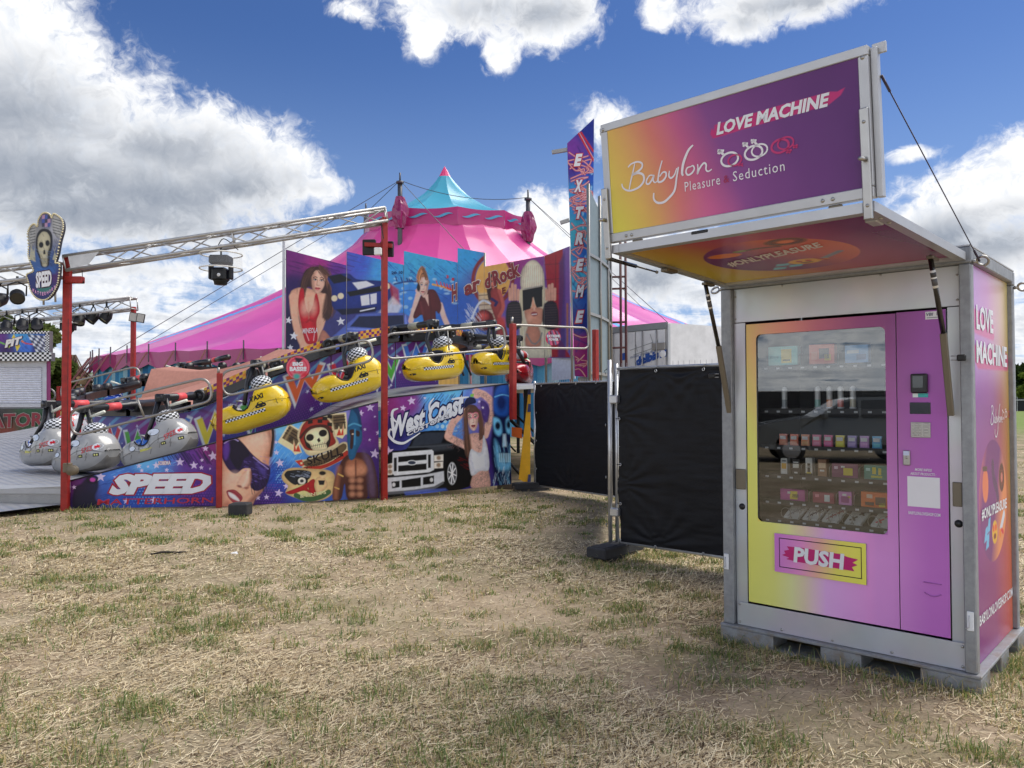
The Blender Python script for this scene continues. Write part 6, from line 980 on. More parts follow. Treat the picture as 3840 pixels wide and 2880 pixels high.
board_text(3, fp3, ZO4, 'West Coast', (270, 1150), (900, 918), (262, 960), (236, 238, 242), (24, 26, 76), .07, bold=.045, shear=.25); board_text(3, fp3, ZO4, 'CUSTOMS', (410, 1122), (770, 958), (400, 1090), (236, 238, 242), (24, 26, 76), .09, bold=.03, off=.009, shear=.2)
m_ = MB(); f_ = lambda x, y: cp(3, 1350+x/2.304, 1150+y/2.304, .0075)
for pts, w in (([(290, 1080), (262, 1060), (250, 1110), (300, 1165), (370, 1180), (430, 1150), (520, 1090)], 18), ([(330, 880), (285, 900), (280, 960), (330, 1010)], 18), ([(640, 790), (600, 850), (610, 950)], 14), ([(790, 800), (860, 790), (940, 780)], 16)): m_ = MB(); m_.strip([f_(*p) for p in smooth_line(pts, 6)], [w/2.304*13.2/FPX*(.4+.9*math.sin(PI*min(max(t, .05), .97))) for t in np.linspace(0, 1, (len(pts)-1)*6+1)], chord(3)[3], ink(236, 238, 242)); m_.build('lettering_swash', PRINT, fp3)
for i in (1, 2, 3):     # dark aluminium edging along the top of each board
    o = {1: ((264, 1803), (810, 1659)), 2: ((829, 1656), (1418, 1507)), 3: ((1441, 1493), (1908, 1439))}[i]; m_ = MB(lin((40, 40, 46))); m_.tube([cp(i, *o[0], .0), cp(i, *o[1], .0)], .012, 6); m_.build('board_edge', SATIN, ride)
for (x, y, l) in ((1916, 1830, .5), (1955, 1838, .3)):
    p = atz(x, y+6, 0); m_ = MB(lin((90, 76, 60))); m_.box(p+V3(0, .1, .05), (l, .2, .1), ch=.01); tag(m_.build('timber_block', SATIN), 'flat timber packing block under the ride corner, ' + ('nearer the painted board' if l > .4 else 'nearer the fence'), 'timber block')
# yellow leaning steel plate at the ride's right end
q = [at(*Z4(*p), 14.6) for p in ((1370, 1490), (1470, 1540), (1475, 690), (1460, 690))]; m_ = MB(ink(214, 160, 20)); m_.prism(q, V3(0, .04, 0)); m_.build('yellow_leg', SATIN, ride)
for y in (690, 840, 1450): m_ = MB(ink(40, 50, 96)); c = [at(*Z4(*p), 14.58) for p in ((1455, y), (1476, y), (1476, y+70), (1446, y+70))]; m_.prism(c, V3(0, .01, 0)); m_.build('blue_clip', SATIN, ride)
q = [at(*Z4(*p), 15.2) for p in ((1310, 1120), (1400, 1140), (1400, 1050), (1310, 1040))]; m_ = MB(ink(196, 90, 20)); m_.prism(q, V3(0, .05, 0)); m_.build('orange_bracket', SATIN, ride)
# round stickers hung on the rails
def disc_sign(p, r, paint, label, lines):
    p = V3(p); t = thing('round_sign', label, 'round sign', p, 'round printed signs on the handrails'); n = V3(0, -1, 0)
    ss = 26; X, Y = np.meshgrid(np.linspace(-1, 1, ss), np.linspace(-1, 1, ss)); x = X.ravel(); y = Y.ravel(); f = np.maximum(np.abs(x), np.abs(y))/(np.hypot(x, y)+1e-9); x = x*f; y = y*f; cv = Cv(x, -y); paint(cv); grid_mesh('disc', p+np.stack([x*r, 0*x-.03, y*r], 1), ss, ss, cv.c, t, PRINT)
    m = MB(ink(150, 30, 50)); m.lathe(p+V3(0, .0, 0), [(r*1.02, .0), (r*1.02, .028), (0, .028)], 26, (0, -1, 0)); m.build('rim', SATIN, t)
    for s, x0, y0, x1, y1 in lines: m = MB(); put_text(m, s, p+V3(x0*r, -.034, y0*r), V3((x1-x0)*r, 0, 0), V3(0, 0, (y1-y0)*r), ink(240, 240, 242), bold=.06); m.build('lettering', PRINT, t)
def p_bass(cv): cv.fill((196, 52, 76)); r = np.hypot(cv.u, cv.v); cv.blend(np.clip(np.sin(r*22)*2, 0, 1)*.4, (232, 150, 160)); cv.poly([(-.3, -.9), (.5, -.8), (.2, -.5), (.0, -.3), (-.2, -.6)], (30, 20, 40), .05); cv.ell(-.1, .75, .3, .25, (60, 150, 140), .1); cv.ell(.6, .6, .25, .2, (196, 30, 50), .1)
def p_pow(cv): cv.fill((206, 40, 80)); [cv.poly([(.2*k-.9, -1), (.2*k-.75, -1), (.3*k-.4, 1), (.3*k-.6, 1)], [(30, 120, 150), (236, 120, 150), (30, 24, 50)][k % 3], .06) for k in range(7)]
pb = at(*Z3(850, 298), 12.15); disc_sign(pb, 100/2.304*12.15/FPX, p_bass, 'round red sign reading BIG BASS on the second handrail', [('BIG', -.45, .15, .45, .5), ('BASS!!!', -.7, -.3, .75, .1)]); pp = at(*zz(1650, 880, 2.304)(978, 892), 15.3); disc_sign(pp, 66/2.304*15.3/FPX, p_pow, 'round red sign reading EXTREME POWER on the last handrail', [('EXTREME', -.85, .05, .9, .4), ('POWER', -.6, -.4, .7, -.05)])
# ------------------------------------------------------------------ saw-tooth backdrop behind the ride
RB = 8.1
def back_pt(u, far=True):            # where the sight line at column u meets the backdrop circle
    d = ray(u, 1500); x, y = d[0], d[1]; A = x*x+y*y; B = -2*(x*RC[0]+y*RC[1]); C = RC[0]**2+RC[1]**2-RB*RB; q = math.sqrt(max(B*B-4*A*C, 0)); t = (-B+q)/(2*A) if far else (-B-q)/(2*A); return V3(x*t, y*t, 0)
backdrop = thing('ride_backdrop', 'saw-toothed wall of painted boards behind the carousel ride', 'backdrop', back_pt(1500))
def f_back(cv):
    tone(cv, [(200, 850, 90, (110, 36, 110)), (450, 900, 90, (150, 40, 120)), (250, 1100, 90, (44, 26, 84)), (620, 950, 80, (96, 44, 130)), (800, 900, 110, (70, 90, 180)), (1000, 950, 110, (70, 150, 200)), (1300, 900, 120, (64, 160, 196)), (1550, 900, 100, (60, 156, 200)), (1750, 850, 90, (50, 150, 200)), (1300, 1200, 130, (60, 130, 200)), (1600, 1250, 120, (40, 90, 170)), (800, 1300, 100, (60, 60, 120)), (200, 1450, 100, (26, 24, 60)), (600, 1500, 100, (60, 60, 110)), (1900, 1000, 100, (90, 60, 130)), (2100, 900, 100, (150, 50, 120)), (2250, 1100, 90, (110, 50, 130))])
    slashes(cv, 1000, 850, 1850, 1020, (24, 70, 150), 70, 90, 7, .7, .55, 21); slashes(cv, 750, 850, 1000, 1000, (50, 120, 200), 30, 60, 5, .1, .5, 22); slashes(cv, 170, 800, 680, 960, (60, 20, 80), 30, 160, 9, .28, .5, 23)
    r = np.random.default_rng(8); [cv.ell(r.uniform(1100, 1650), r.uniform(1000, 1330), r.uniform(10, 26), r.uniform(8, 18), (170, 210, 232), 4, .7) for _ in range(36)]
    # woman in a red top
    hr = (62, 40, 36); sk = (214, 164, 136); sd = (170, 116, 96)
    cv.poly([(290, 1100), (330, 960), (400, 922), (470, 930), (530, 1000), (560, 1120), (575, 1240), (540, 1340), (480, 1360), (440, 1200), (380, 1100)], hr, 6, 1, 5)
    cv.poly([(205, 1200), (215, 1130), (300, 1100), (400, 1120), (480, 1150), (520, 1180), (500, 1300), (480, 1440), (430, 1600), (380, 1640), (290, 1640), (300, 1500), (270, 1330), (220, 1290)], sk, 5, 1, 4); cv.line([(225, 1180), (240, 1330), (270, 1480), (330, 1620)], 62, sk, 6, 1, 5); cv.line([(500, 1180), (490, 1350), (440, 1500), (370, 1630)], 52, sk, 6, 1, 5); cv.poly([(480, 1470), (540, 1520), (580, 1600), (500, 1640), (440, 1600)], sd, 6, 1, 4)
    cv.face(446, 1052, 122, 150, .10, (228, 182, 156), (190, 74, 78), (54, 40, 34), -1, hr); cv.hair([(400, 940), (350, 1010), (315, 1120), (300, 1190)], 44, 6, (74, 48, 40), .65, 1, 16); cv.hair([(470, 935), (530, 1010), (555, 1120), (565, 1260), (520, 1360)], 60, 6, (84, 56, 46), .65, 2, 20); cv.hair([(520, 1000), (560, 1150), (540, 1330)], 16, 4, (150, 104, 80), .5, 3, 14)
    cv.poly([(288, 1120), (320, 1120), (330, 1230), (360, 1320), (400, 1250), (420, 1160), (440, 1170), (460, 1300), (430, 1400), (440, 1550), (400, 1590), (340, 1580), (310, 1480), (285, 1350), (272, 1240)], (186, 28, 44), 4, 1, 4); cv.line([(360, 1230), (366, 1390)], 10, sd, 8, .8); cv.ell(330, 1280, 34, 60, (226, 180, 156), 20, .7); cv.ell(400, 1270, 30, 60, (222, 176, 152), 20, .7); cv.line([(345, 1400), (372, 1380), (400, 1390)], 20, (160, 20, 34), 6); [cv.line([(335+20*k, 1480), (365+10*k, 1560)], 5, (226, 200, 200), 3) for k in (0, 4)]
    starset(cv, [(190, 1385, 34), (235, 1520, 40), (205, 1620, 30), (640, 1395, 40)], (226, 226, 232), .95)
    cv.poly([(540, 1060), (570, 1200), (560, 1330), (520, 1380), (480, 1350), (500, 1200)], hr, 10, .9, 5)
    # blue muscle car with white stripes
    cv.poly([(530, 1010), (700, 980), (780, 1030), (940, 1040), (1060, 1060), (1090, 1150), (1080, 1240), (960, 1300), (760, 1320), (580, 1290), (560, 1110)], (34, 52, 120), 5, 1, 4); cv.poly([(530, 1005), (640, 985), (740, 1040), (580, 1070)], (20, 22, 34), 5); cv.poly([(740, 1060), (860, 1045), (930, 1080), (790, 1120)], (226, 228, 234), 4); cv.poly([(810, 1175), (885, 1160), (890, 1250), (820, 1260)], (226, 228, 234), 3); cv.poly([(895, 1160), (950, 1150), (950, 1240), (900, 1248)], (226, 228, 234), 3); cv.poly([(690, 1140), (1000, 1085), (1000, 1130), (720, 1180)], (16, 18, 26), 4); [cv.ell(x, y, 26, 26, (232, 214, 180), 4) for x, y in ((585, 1195), (640, 1175), (1010, 1100), (1042, 1090))]; cv.poly([(600, 1290), (950, 1270), (940, 1310), (650, 1340)], (20, 24, 50), 6); cv.line([(810, 1305), (930, 1280)], 10, (214, 216, 222), 3); cv.poly([(1060, 1060), (1140, 1120), (1150, 1250), (1090, 1250)], (170, 40, 50), 10, .8); cv.poly([(960, 1330), (1090, 1180), (1170, 1260), (1120, 1350)], (214, 210, 206), 12, .7)
    # blue pickup
    cv.poly([(560, 1540), (600, 1500), (760, 1360), (820, 1330), (1180, 1320), (1260, 1390), (1360, 1450), (1500, 1520), (1500, 1640), (560, 1640)], (96, 116, 190), 5, 1, 2); cv.poly([(720, 1440), (800, 1350), (1180, 1340), (1190, 1430), (1000, 1460)], (34, 42, 70), 5); cv.ell(1270, 1430, 40, 26, (20, 22, 30), 4); cv.poly([(620, 1520), (860, 1490), (860, 1600), (640, 1620)], (190, 196, 214), 4); [cv.line([(640, y), (850, y-22)], 12, (40, 50, 90), 3) for y in (1545, 1580, 1612)]; cv.line([(1200, 1340), (1210, 1500)], 6, (150, 166, 220), 4); cv.line([(700, 1460), (1000, 1470), (1200, 1440)], 8, (150, 166, 220), 5, .8)
    # tuner dial
    cv.line([(1105, 1072), (1200, 1052), (1300, 1050), (1400, 1056)], 16, (28, 60, 120), 4, .9, 5); cv.line([(1435, 1075), (1520, 1095), (1600, 1125)], 16, (226, 170, 60), 4, .95, 5); cv.line([(1560, 1105), (1640, 1140)], 16, (206, 60, 50), 4, .9); [cv.line([(x, 1010+6*k), (x+10, 1045)], 10, (28, 50, 110), 3) for k, x in enumerate((1115, 1160, 1210, 1230, 1250))]; [cv.line([(x, 1045+k*9), (x+14, 1085+k*9)], 8, (196, 40, 44), 3) for k, x in enumerate((1465, 1500, 1530, 1555, 1580))]; cv.line([(1150, 1140), (1230, 1125), (1300, 1130)], 8, (30, 80, 150), 3, .8, 5); cv.line([(1400, 1120), (1500, 1160), (1560, 1200)], 8, (30, 80, 150), 3, .8, 5)
    # young man with headphones
    cv.line([(1310, 1160), (1280, 1270), (1245, 1390)], 44, (222, 186, 170), 5, 1, 4); cv.line([(1500, 1250), (1530, 1350), (1560, 1420)], 44, (222, 186, 170), 5, 1, 4); cv.poly([(1305, 1240), (1340, 1160), (1400, 1120), (1460, 1130), (1510, 1250), (1490, 1330), (1460, 1310), (1465, 1470), (1370, 1475), (1345, 1340), (1290, 1370), (1265, 1350)], (90, 28, 34), 4, 1, 3); cv.poly([(1360, 1170), (1395, 1160), (1400, 1260)], (214, 176, 158), 4); cv.poly([(1308, 1060), (1330, 1020), (1380, 1020), (1392, 1090), (1385, 1160), (1360, 1190), (1330, 1150)], (226, 190, 172), 4, 1, 5); cv.poly([(1302, 1060), (1308, 970), (1335, 930), (1375, 960), (1390, 1030), (1350, 1030), (1325, 1080)], (150, 104, 70), 5, 1, 4); cv.ell(1316, 1100, 16, 34, (28, 26, 28), 4); cv.line([(1318, 1070), (1340, 985), (1385, 1000), (1390, 1060)], 8, (28, 26, 28), 3, 1, 5); cv.line([(1302, 1130), (1330, 1100)], 34, (222, 186, 170), 5); cv.face(1356, 1092, 84, 120, .12, (230, 194, 176), (190, 116, 110), (70, 90, 110), 1, (120, 84, 60)); cv.hair([(1310, 1040), (1325, 975), (1350, 935)], 26, 6, (170, 120, 80), .7, 4, 10); cv.hair([(1380, 1030), (1370, 980), (1350, 940)], 22, 6, (120, 80, 54), .7, 5, 8); cv.ell(1312, 1104, 15, 32, (28, 26, 28), 4); cv.line([(1400, 1140), (1420, 1300), (1410, 1460)], 8, (60, 16, 22), 6, .7, 4); cv.line([(1330, 1230), (1350, 1330)], 12, (130, 50, 56), 10, .6)
    # round logo behind, motorcycle and dancer
    cv.ell(1955, 1030, 172, 215, (126, 40, 42), 4, 1, .15, 14); cv.ell(1955, 1030, 150, 190, (206, 160, 84), 4, 1, .15); cv.poly([(1830, 1150), (1980, 1140), (2000, 1420), (1840, 1440)], (196, 176, 140), 8, .85); [cv.line([(1835, y), (1985, y-10)], 9, (96, 70, 60), 4, .8) for y in range(1170, 1420, 42)]
    cv.poly([(1915, 1010), (1950, 985), (1990, 1020), (1990, 1110), (1960, 1180), (1920, 1210), (1905, 1100)], (60, 36, 32), 5, 1, 5); cv.poly([(1940, 1120), (1990, 1105), (2035, 1180), (2050, 1280), (2020, 1340), (2060, 1420), (2080, 1540), (2010, 1620), (1960, 1600), (1990, 1440), (1960, 1330), (1930, 1230)], (150, 62, 58), 5, 1, 4); cv.line([(2010, 1130), (2045, 1260), (2010, 1350)], 30, (180, 92, 80), 6, 1, 4); cv.face(1958, 1060, 56, 78, .0, (196, 120, 98), (150, 50, 50), (40, 30, 28), 1, (40, 26, 22)); cv.hair([(1925, 1020), (1915, 1100), (1930, 1200)], 20, 5, (60, 36, 30), .7, 6, 8); cv.line([(1945, 1200), (1990, 1230), (1975, 1255)], 24, (46, 36, 90), 4); cv.ell(2030, 1400, 40, 50, (190, 70, 66), 14, .8)
    cv.line([(1770, 1370), (1820, 1260), (1870, 1215), (1930, 1240)], 17, (190, 194, 200), 4, 1, 5); cv.ell(1880, 1385, 84, 92, (96, 16, 22), 5); cv.ell(1870, 1350, 40, 34, (206, 90, 80), 18, .8); cv.ell(1780, 1440, 30, 60, (60, 60, 66), 6); slashes(cv, 1710, 1240, 1830, 1500, (196, 200, 208), 60, 60, 6, 1.0, .7, 25); slashes(cv, 1800, 1430, 1960, 1640, (140, 140, 150), 50, 50, 6, .6, .6, 26); cv.poly([(1900, 1480), (1990, 1460), (2010, 1640), (1880, 1640)], (60, 18, 22), 10, .7)
    # blonde woman with a black visor
    X = 1497.6; Y = 645.1; o = lambda L: [(x+X, y+Y) for x, y in L]
    cv.poly(o([(900, 170), (1060, 110), (1070, 400), (1040, 900), (1130, 1060), (960, 1060), (930, 500)]), (150, 24, 34), 5); [cv.line(o([(905, y), (1055, y-12)]), 5, (96, 12, 20), 3) for y in (260, 390, 520)]; cv.line(o([(1000, 180), (1000, 560)]), 5, (96, 12, 20), 3); cv.poly(o([(1030, 240), (1080, 140), (1085, 1060), (1020, 1060)]), (70, 40, 100), 10, .8); cv.line(o([(1100, 600), (1100, 1000)]), 18, (150, 96, 84), 4)
    cv.poly(o([(700, 480), (700, 330), (760, 240), (820, 222), (880, 290), (905, 420), (920, 700), (950, 1060), (710, 1060), (690, 800)]), (196, 186, 160), 5, 1, 4); cv.poly(o([(735, 640), (890, 640), (880, 760), (840, 800), (800, 840), (760, 780)]), (186, 130, 104), 6, 1, 4); cv.poly(o([(760, 790), (850, 790), (870, 960), (740, 960)]), (176, 120, 96), 8, 1, 3); cv.poly(o([(695, 440), (740, 260), (820, 225), (885, 300), (890, 440), (800, 460)]), (214, 204, 178), 6, 1, 4); [cv.line(o([(x, 270), (x-6+(x-800)*.12, 450)]), 4, (150, 136, 110), 4, .6) for x in range(715, 890, 17)]; cv.poly(o([(712, 480), (890, 444), (888, 620), (830, 632), (808, 540), (780, 640), (716, 660)]), (14, 13, 15), 4); cv.poly(o([(800, 540), (820, 600), (835, 630), (790, 640)]), (206, 150, 120), 4); cv.ell(815+X, 685+Y, 30, 20, (140, 66, 64), 4); cv.line(o([(795, 690), (835, 686)]), 8, (226, 214, 208), 3); [cv.line(o(p), 14, (120, 118, 112), 4, .9, 4) for p in ([(750, 860), (790, 930), (820, 945)], [(880, 850), (860, 910), (825, 945)])]
    cv.hair(o([(700, 480), (705, 700), (720, 1040)]), 30, 6, (206, 194, 160), .6, 7, 9); cv.hair(o([(905, 470), (920, 700), (945, 1040)]), 30, 6, (214, 200, 166), .6, 8, 9); cv.line(o([(730, 470), (880, 440)]), 6, (110, 110, 116), 3, .8); cv.ell(770+X, 720+Y, 22, 30, (216, 164, 136), 14, .7); cv.ell(815+X, 640+Y, 8, 14, (232, 186, 160), 5, .8)
    for (cx, s) in ((640, -1), (955, 1)):
        [cv.line(o([(cx+s*dx, 560), (cx+s*dx*1.05, y)]), 24, (196, 150, 126), 4) for dx, y in ((-34, 480), (-10, 440), (14, 430), (36, 470))]; cv.poly(o([(cx-55, 600), (cx+50, 590), (cx+62, 800), (cx-62, 800)]), (40, 36, 40), 6, 1, 3); [cv.line(o([(cx-50, y), (cx+52, y-6)]), 3, (104, 84, 80), 3, .6) for y in range(610, 800, 22)]
edges = [(1072, 1298, 936, 995), (1300, 1513, 943, 993), (1515, 1716, 941, 984), (1717, 1816, 930, 947), (1817, 2042, 1000, 960), (2043, 2139, 960, 923)]
bp = []
for k, (u0, u1, v0, v1) in enumerate(edges):
    A, B = back_pt(u0), back_pt(u1); zb = [2.6, 2.6, 2.6, 2.6, 2.75, 2.8][k]; vl = [1325, 1325, 1325, 1330, 1342, 1342][k]; q = lambda P, u, v: V3(P[0], P[1], at(u, v, P[1])[2])
    o_ = art('backdrop_board', q(A, u0, vl), q(B, u1, vl), q(B, u1, v1), q(A, u0, v0), zoomed(f_back, 1000, 600, 2.304), backdrop, 2.0, label=['board with a woman in a red top', 'board with a striped blue muscle car', 'board with a man in headphones and a tuner dial', 'narrow blue board with the start of the logo', 'board with a blonde woman in a black visor', 'narrow board with a red cabin'][k]); bp.append((A, B, o_))
    e = unit(B-A); n = V3(e[1], -e[0], 0)
    for P, u, v in ((A, u0, v0), (B, u1, v1)): m_ = MB(lin((120, 122, 126))); m_.tube([V3(P[0], P[1], 1.9)-n*.06, q(P, u, v)-n*.06], .035, 6); m_.build('support_tube', RAIL, backdrop)
def back_text(k, txt, bl, br, tl, col, out=None, ow=.03, **kw):
    A, B, par = bp[k]; e = unit(B-A); n = V3(e[1], -e[0], 0); f = lambda p: onp(1000+p[0]/2.304, 600+p[1]/2.304, A+n*.03, n); O, R, T = f(bl), f(br), f(tl); m = MB()
    if out is not None: put_text(m, txt, O-n*.012, R-O, T-O, ink(*out), outline=ow, **kw); m.build('lettering_outline', PRINT, par); m = MB()
    put_text(m, txt, O, R-O, T-O, ink(*col), **kw); m.build('lettering', PRINT, par)
back_text(0, 'MINEOLA', (310, 1500), (442, 1492), (312, 1455), (226, 214, 214), bold=.02); back_text(1, '20', (1078, 988), (1122, 988), (1078, 962), (24, 40, 90), bold=.03); back_text(1, '10', (1142, 984), (1174, 984), (1142, 958), (24, 40, 90), bold=.03); back_text(2, '5', (1238, 976), (1262, 976), (1238, 948), (50, 110, 170), bold=.03); back_text(2, '0', (1446, 990), (1466, 992), (1446, 964), (50, 110, 170), bold=.03); back_text(2, '3', (1550, 1020), (1572, 1022), (1550, 994), (190, 40, 44), bold=.03); back_text(2, '8', (1596, 1042), (1620, 1044), (1598, 1016), (190, 40, 44), bold=.03)
back_text(2, 'H', (1600, 1228), (1643, 1210), (1600, 1080), (126, 40, 42), (226, 214, 196), .04, bold=.04); back_text(3, 'ar', (1712, 1180), (1850, 1120), (1704, 1090), (126, 40, 42), (226, 214, 196), .04, bold=.04); back_text(4, 'd', (1885, 1120), (1935, 1100), (1880, 990), (126, 40, 42), (226, 214, 196), .03, bold=.04); back_text(4, 'Rock', (1965, 1095), (2195, 1000), (1942, 965), (126, 40, 42), (226, 214, 196), .03, bold=.04); back_text(4, 'E', (2035, 1160), (2066, 1150), (2032, 1105), (110, 40, 36), None, bold=.03)
# pale edge mast and blank white board
A = back_pt(1062); m_ = MB(ink(206, 208, 210)); m_.box(V3(A[0], A[1], (2+at(1062, 905, A[1])[2])/2), (.09, .05, at(1062, 905, A[1])[2]-2), ch=.01); m_.build('edge_mast', ALU, backdrop)
q = [onp(u, v, back_pt(2069), unit(V3(-1, -.75, 0))) for u, v in ((2069, 1427), (2155, 1420), (2155, 1334), (2069, 1340))]; m_ = MB(ink(206, 210, 220)); m_.prism(q, V3(.03, .03, 0)); m_.build('blank_board', SATIN, backdrop)
# grey backs of the next boards, seen from outside, with their steel ribs
ths = [math.radians(a) for a in (63.5, 69, 75.5, 83, 92)]; tops = [5.6, 5.1, 6.2, 4.6]
for k in range(4):
    A, B = RP(ths[k], 8.25), RP(ths[k+1], 8.25); zt0 = [at(2232, 690, A[1])[2], at(2262, 735, A[1])[2], at(2268, 640, A[1])[2], at(2290, 740, A[1])[2]][k]; z2 = zt0-.35; m_ = MB(ink(106, 120, 126)); e = unit(B-A); n = V3(e[1], -e[0], 0); m_.prism([A+KZ*1.9, B+KZ*1.9, B+KZ*z2, A+KZ*zt0], n*.02); bb = m_.build('board_back', SATIN, backdrop)
    for z in np.arange(2.2, z2, 1.25): m_ = MB(lin((96, 102, 104))); m_.box((A+B)/2+KZ*z+n*.045, (np.linalg.norm(B-A), .04, .06), np.stack([e, -n, KZ], 1)); m_.build('rib', RAIL, bb)
    m_ = MB(lin((140, 146, 148))); m_.tube([A+KZ*1.9+n*.05, A+KZ*zt0+n*.05], .025, 6); m_.build('rib', RAIL, bb)
# ------------------------------------------------------------------ tall upright sign
pylon = thing('tall_sign', 'tall upright sign reading EXTREME with red tendrils on blue', 'sign', at(2180, 1415, 16.9))
def f_ext(cv):
    tone(cv, [(240, 380, 90, (110, 50, 140)), (420, 200, 100, (28, 44, 130)), (250, 600, 90, (70, 40, 130)), (430, 650, 90, (30, 80, 170)), (300, 900, 100, (50, 140, 190)), (420, 1000, 90, (40, 110, 190)), (300, 1300, 100, (60, 160, 180)), (420, 1500, 90, (40, 100, 180)), (300, 1800, 100, (60, 160, 190)), (420, 2000, 90, (36, 80, 160)), (320, 2250, 90, (30, 50, 130)), (300, 2550, 100, (150, 40, 110)), (400, 2780, 100, (150, 30, 120))])
    slashes(cv, 220, 350, 480, 900, (40, 30, 110), 20, 120, 14, 1.1, .5, 31); r = np.random.default_rng(5); [cv.ell(r.uniform(360, 470), r.uniform(640, 1700), r.uniform(8, 14), r.uniform(16, 30), (150, 200, 226), 3, .75) for _ in range(44)]; [cv.line([(r.uniform(230, 470), y), (r.uniform(250, 470), y+90)], 18, (24, 40, 120), 6, .5) for y in range(1700, 2600, 60)]
    for k in range(46):
        y = r.uniform(380, 2880); x = r.uniform(190, 300); x2 = r.uniform(360, 490); y2 = y+r.uniform(-110, 160); P = [(x, y), ((x+x2)/2, (y+y2)/2+r.uniform(-70, 70)), (x2, y2), (x2-r.uniform(0, 90), y2+r.uniform(-60, 80))]; cv.line(P, 19, (170, 32, 44), 2, .95, 6); cv.line(P, 8, (240, 200, 200), 2, .9, 6)
    cv.line([(310, 220), (400, 380), (475, 520)], 24, (176, 36, 46), 3); cv.line([(340, 220), (470, 420)], 20, (176, 36, 46), 3); cv.line([(325, 225), (470, 490)], 6, (238, 196, 196), 2)
ZX = (2060, 420, 2.86); f_ = lambda x, y: at(ZX[0]+x/ZX[2], ZX[1]+y/ZX[2], 16.9)
py = art('sign_board', f_(275, 2832), f_(452, 2848), f_(480, 68), f_(192, 335), zoomed(f_ext, *ZX), pylon, 2.0, col=(120, 122, 126), solid=.06)
py.data.materials[0] = PRINT
for ch, cx, cy in (('E', 310, 522), ('X', 312, 800), ('T', 325, 1085), ('R', 322, 1362), ('E', 328, 1645), ('M', 330, 1925), ('E', 326, 2200)):
    O = f_(cx-50, cy+66); X_ = f_(cx+38, cy+60)-O; Y_ = f_(cx-42, cy-66)-O; m_ = MB(); put_text(m_, ch, O+V3(0, -.02, 0), X_, Y_, ink(190, 40, 52), bold=.06, outline=.06, shear=.2); m_.build('letter_outline', PRINT, py); m_ = MB(); put_text(m_, ch, O+V3(0, -.03, 0), X_, Y_, ink(240, 240, 244), bold=.06, shear=.2); m_.build('letter', PRINT, py)
for y, x0 in ((405, 30), (1165, 122)): m_ = MB(lin((120, 122, 112))); m_.tube([f_(x0, y+15)+V3(0, .08, 0), f_(215, y-15)+V3(0, .08, 0)], .055, 4); m_.build('side_bar', RAIL, pylon)
b = f_(380, 2840); m_ = MB(lin((120, 122, 126))); m_.box(V3(b[0], b[1]+.25, b[2]/2), (.25, .2, b[2]), ch=.01); m_.build('mast', RAIL, pylon)
# ladder mast at the right of it
lad = thing('lattice_mast', 'thin red-brown lattice mast standing right of the tall sign', 'mast', at(2310, 1480, 20.5)); Z6 = zz(1650, 880, 2.304); lc = lin((84, 38, 36))
for x, y0 in ((1467, -300), (1558, 60), (1602, 60)): m_ = MB(lc); p0 = at(*Z6(x, y0), 20.5); m_.tube([V3(p0[0], p0[1], 0), p0], .035, 6); m_.build('upright', SATIN, lad)
for y in (125, 368, 470, 760, 980): m_ = MB(lc); m_.tube([at(*Z6(1440, y), 20.5), at(*Z6(1604, y-6), 20.5)], .028, 6); m_.build('rung', SATIN, lad)
for y in (-200, -60): m_ = MB(lc); m_.tube([at(*Z6(1440, y), 20.5), at(*Z6(1470, y-6), 20.5)], .028, 6); m_.build('rung', SATIN, lad)
# ------------------------------------------------------------------ lighting trusses
TRM = mat('truss_aluminium', (.50, .49, .47), .4, metal=.6, var=.15, vs=7.)
def truss(p0, p1, s, label, seg=.5, group=None):
    p0, p1 = V3(p0), V3(p1); e = p1-p0; L = np.linalg.norm(e); e /= L; y = unit(np.cross(KZ, e)); z = np.cross(e, y); t = thing('lighting_truss', label, 'truss', p0, group or 'lighting trusses')
    C = [y*a*s/2+z*b*s/2 for a, b in ((-1, -1), (1, -1), (1, 1), (-1, 1))]
    for c in C: m = MB(); m.tube([p0+c, p1+c], s*.115, 8); m.build('chord', TRM, t)
    n = max(2, int(L/seg)); m = MB()
    for f in range(4):
        a, b = C[f], C[(f+1) % 4]
        for k in range(n): q0 = p0+e*L*k/n; q1 = p0+e*L*(k+1)/n; m.tube([q0+(a if k % 2 else b), q1+(b if k % 2 else a)], s*.05, 6)
    m.build('bracing', TRM, t, kind='stuff')
    for x in (.0, .5, 1.): 
        m = MB(lin((120, 120, 118))); q = p0+e*L*x
        for k in range(4): m.tube([q+C[k], q+C[(k+1) % 4]], s*.06, 6)
        m.build('end_frame', TRM, t)
    return t, lambda x, dz: p0+e*L*x-z*(s/2+dz)
ta = at(250, 992, 11.44)+V3(0, -.0, 0); tb = at(1448, 808, 12.5); tr1, hang1 = truss(ta, tb, .215, 'long grey box truss rising between the two tall red posts', .42)
tl = at(225, 1010, 11.44); tr2, hang2 = truss(at(-420, 1085, 11.9), tl, .215, 'grey box truss running left from the skull sign out of frame', .42); tr3, hang3 = truss(at(-300, 1230, 25.8), at(502, 1138, 24.6), .36, 'distant grey box truss with a row of spotlights, left of the tent', .7)
q = at(498, 1150, 24.6); m_ = MB(); m_.box(V3(q[0], q[1]+.05, q[2]/2), (.13, .13, q[2]), ch=.01); m_.build('post', RED, ride)
for (p, off) in ((cp(1, 250, 1020, .1), .0),): m_ = MB(lin((150, 44, 40))); m_.box(p+V3(.12, .0, -.12), (.26, .1, .1), ch=.01); m_.build('truss_bracket', RED, ride)
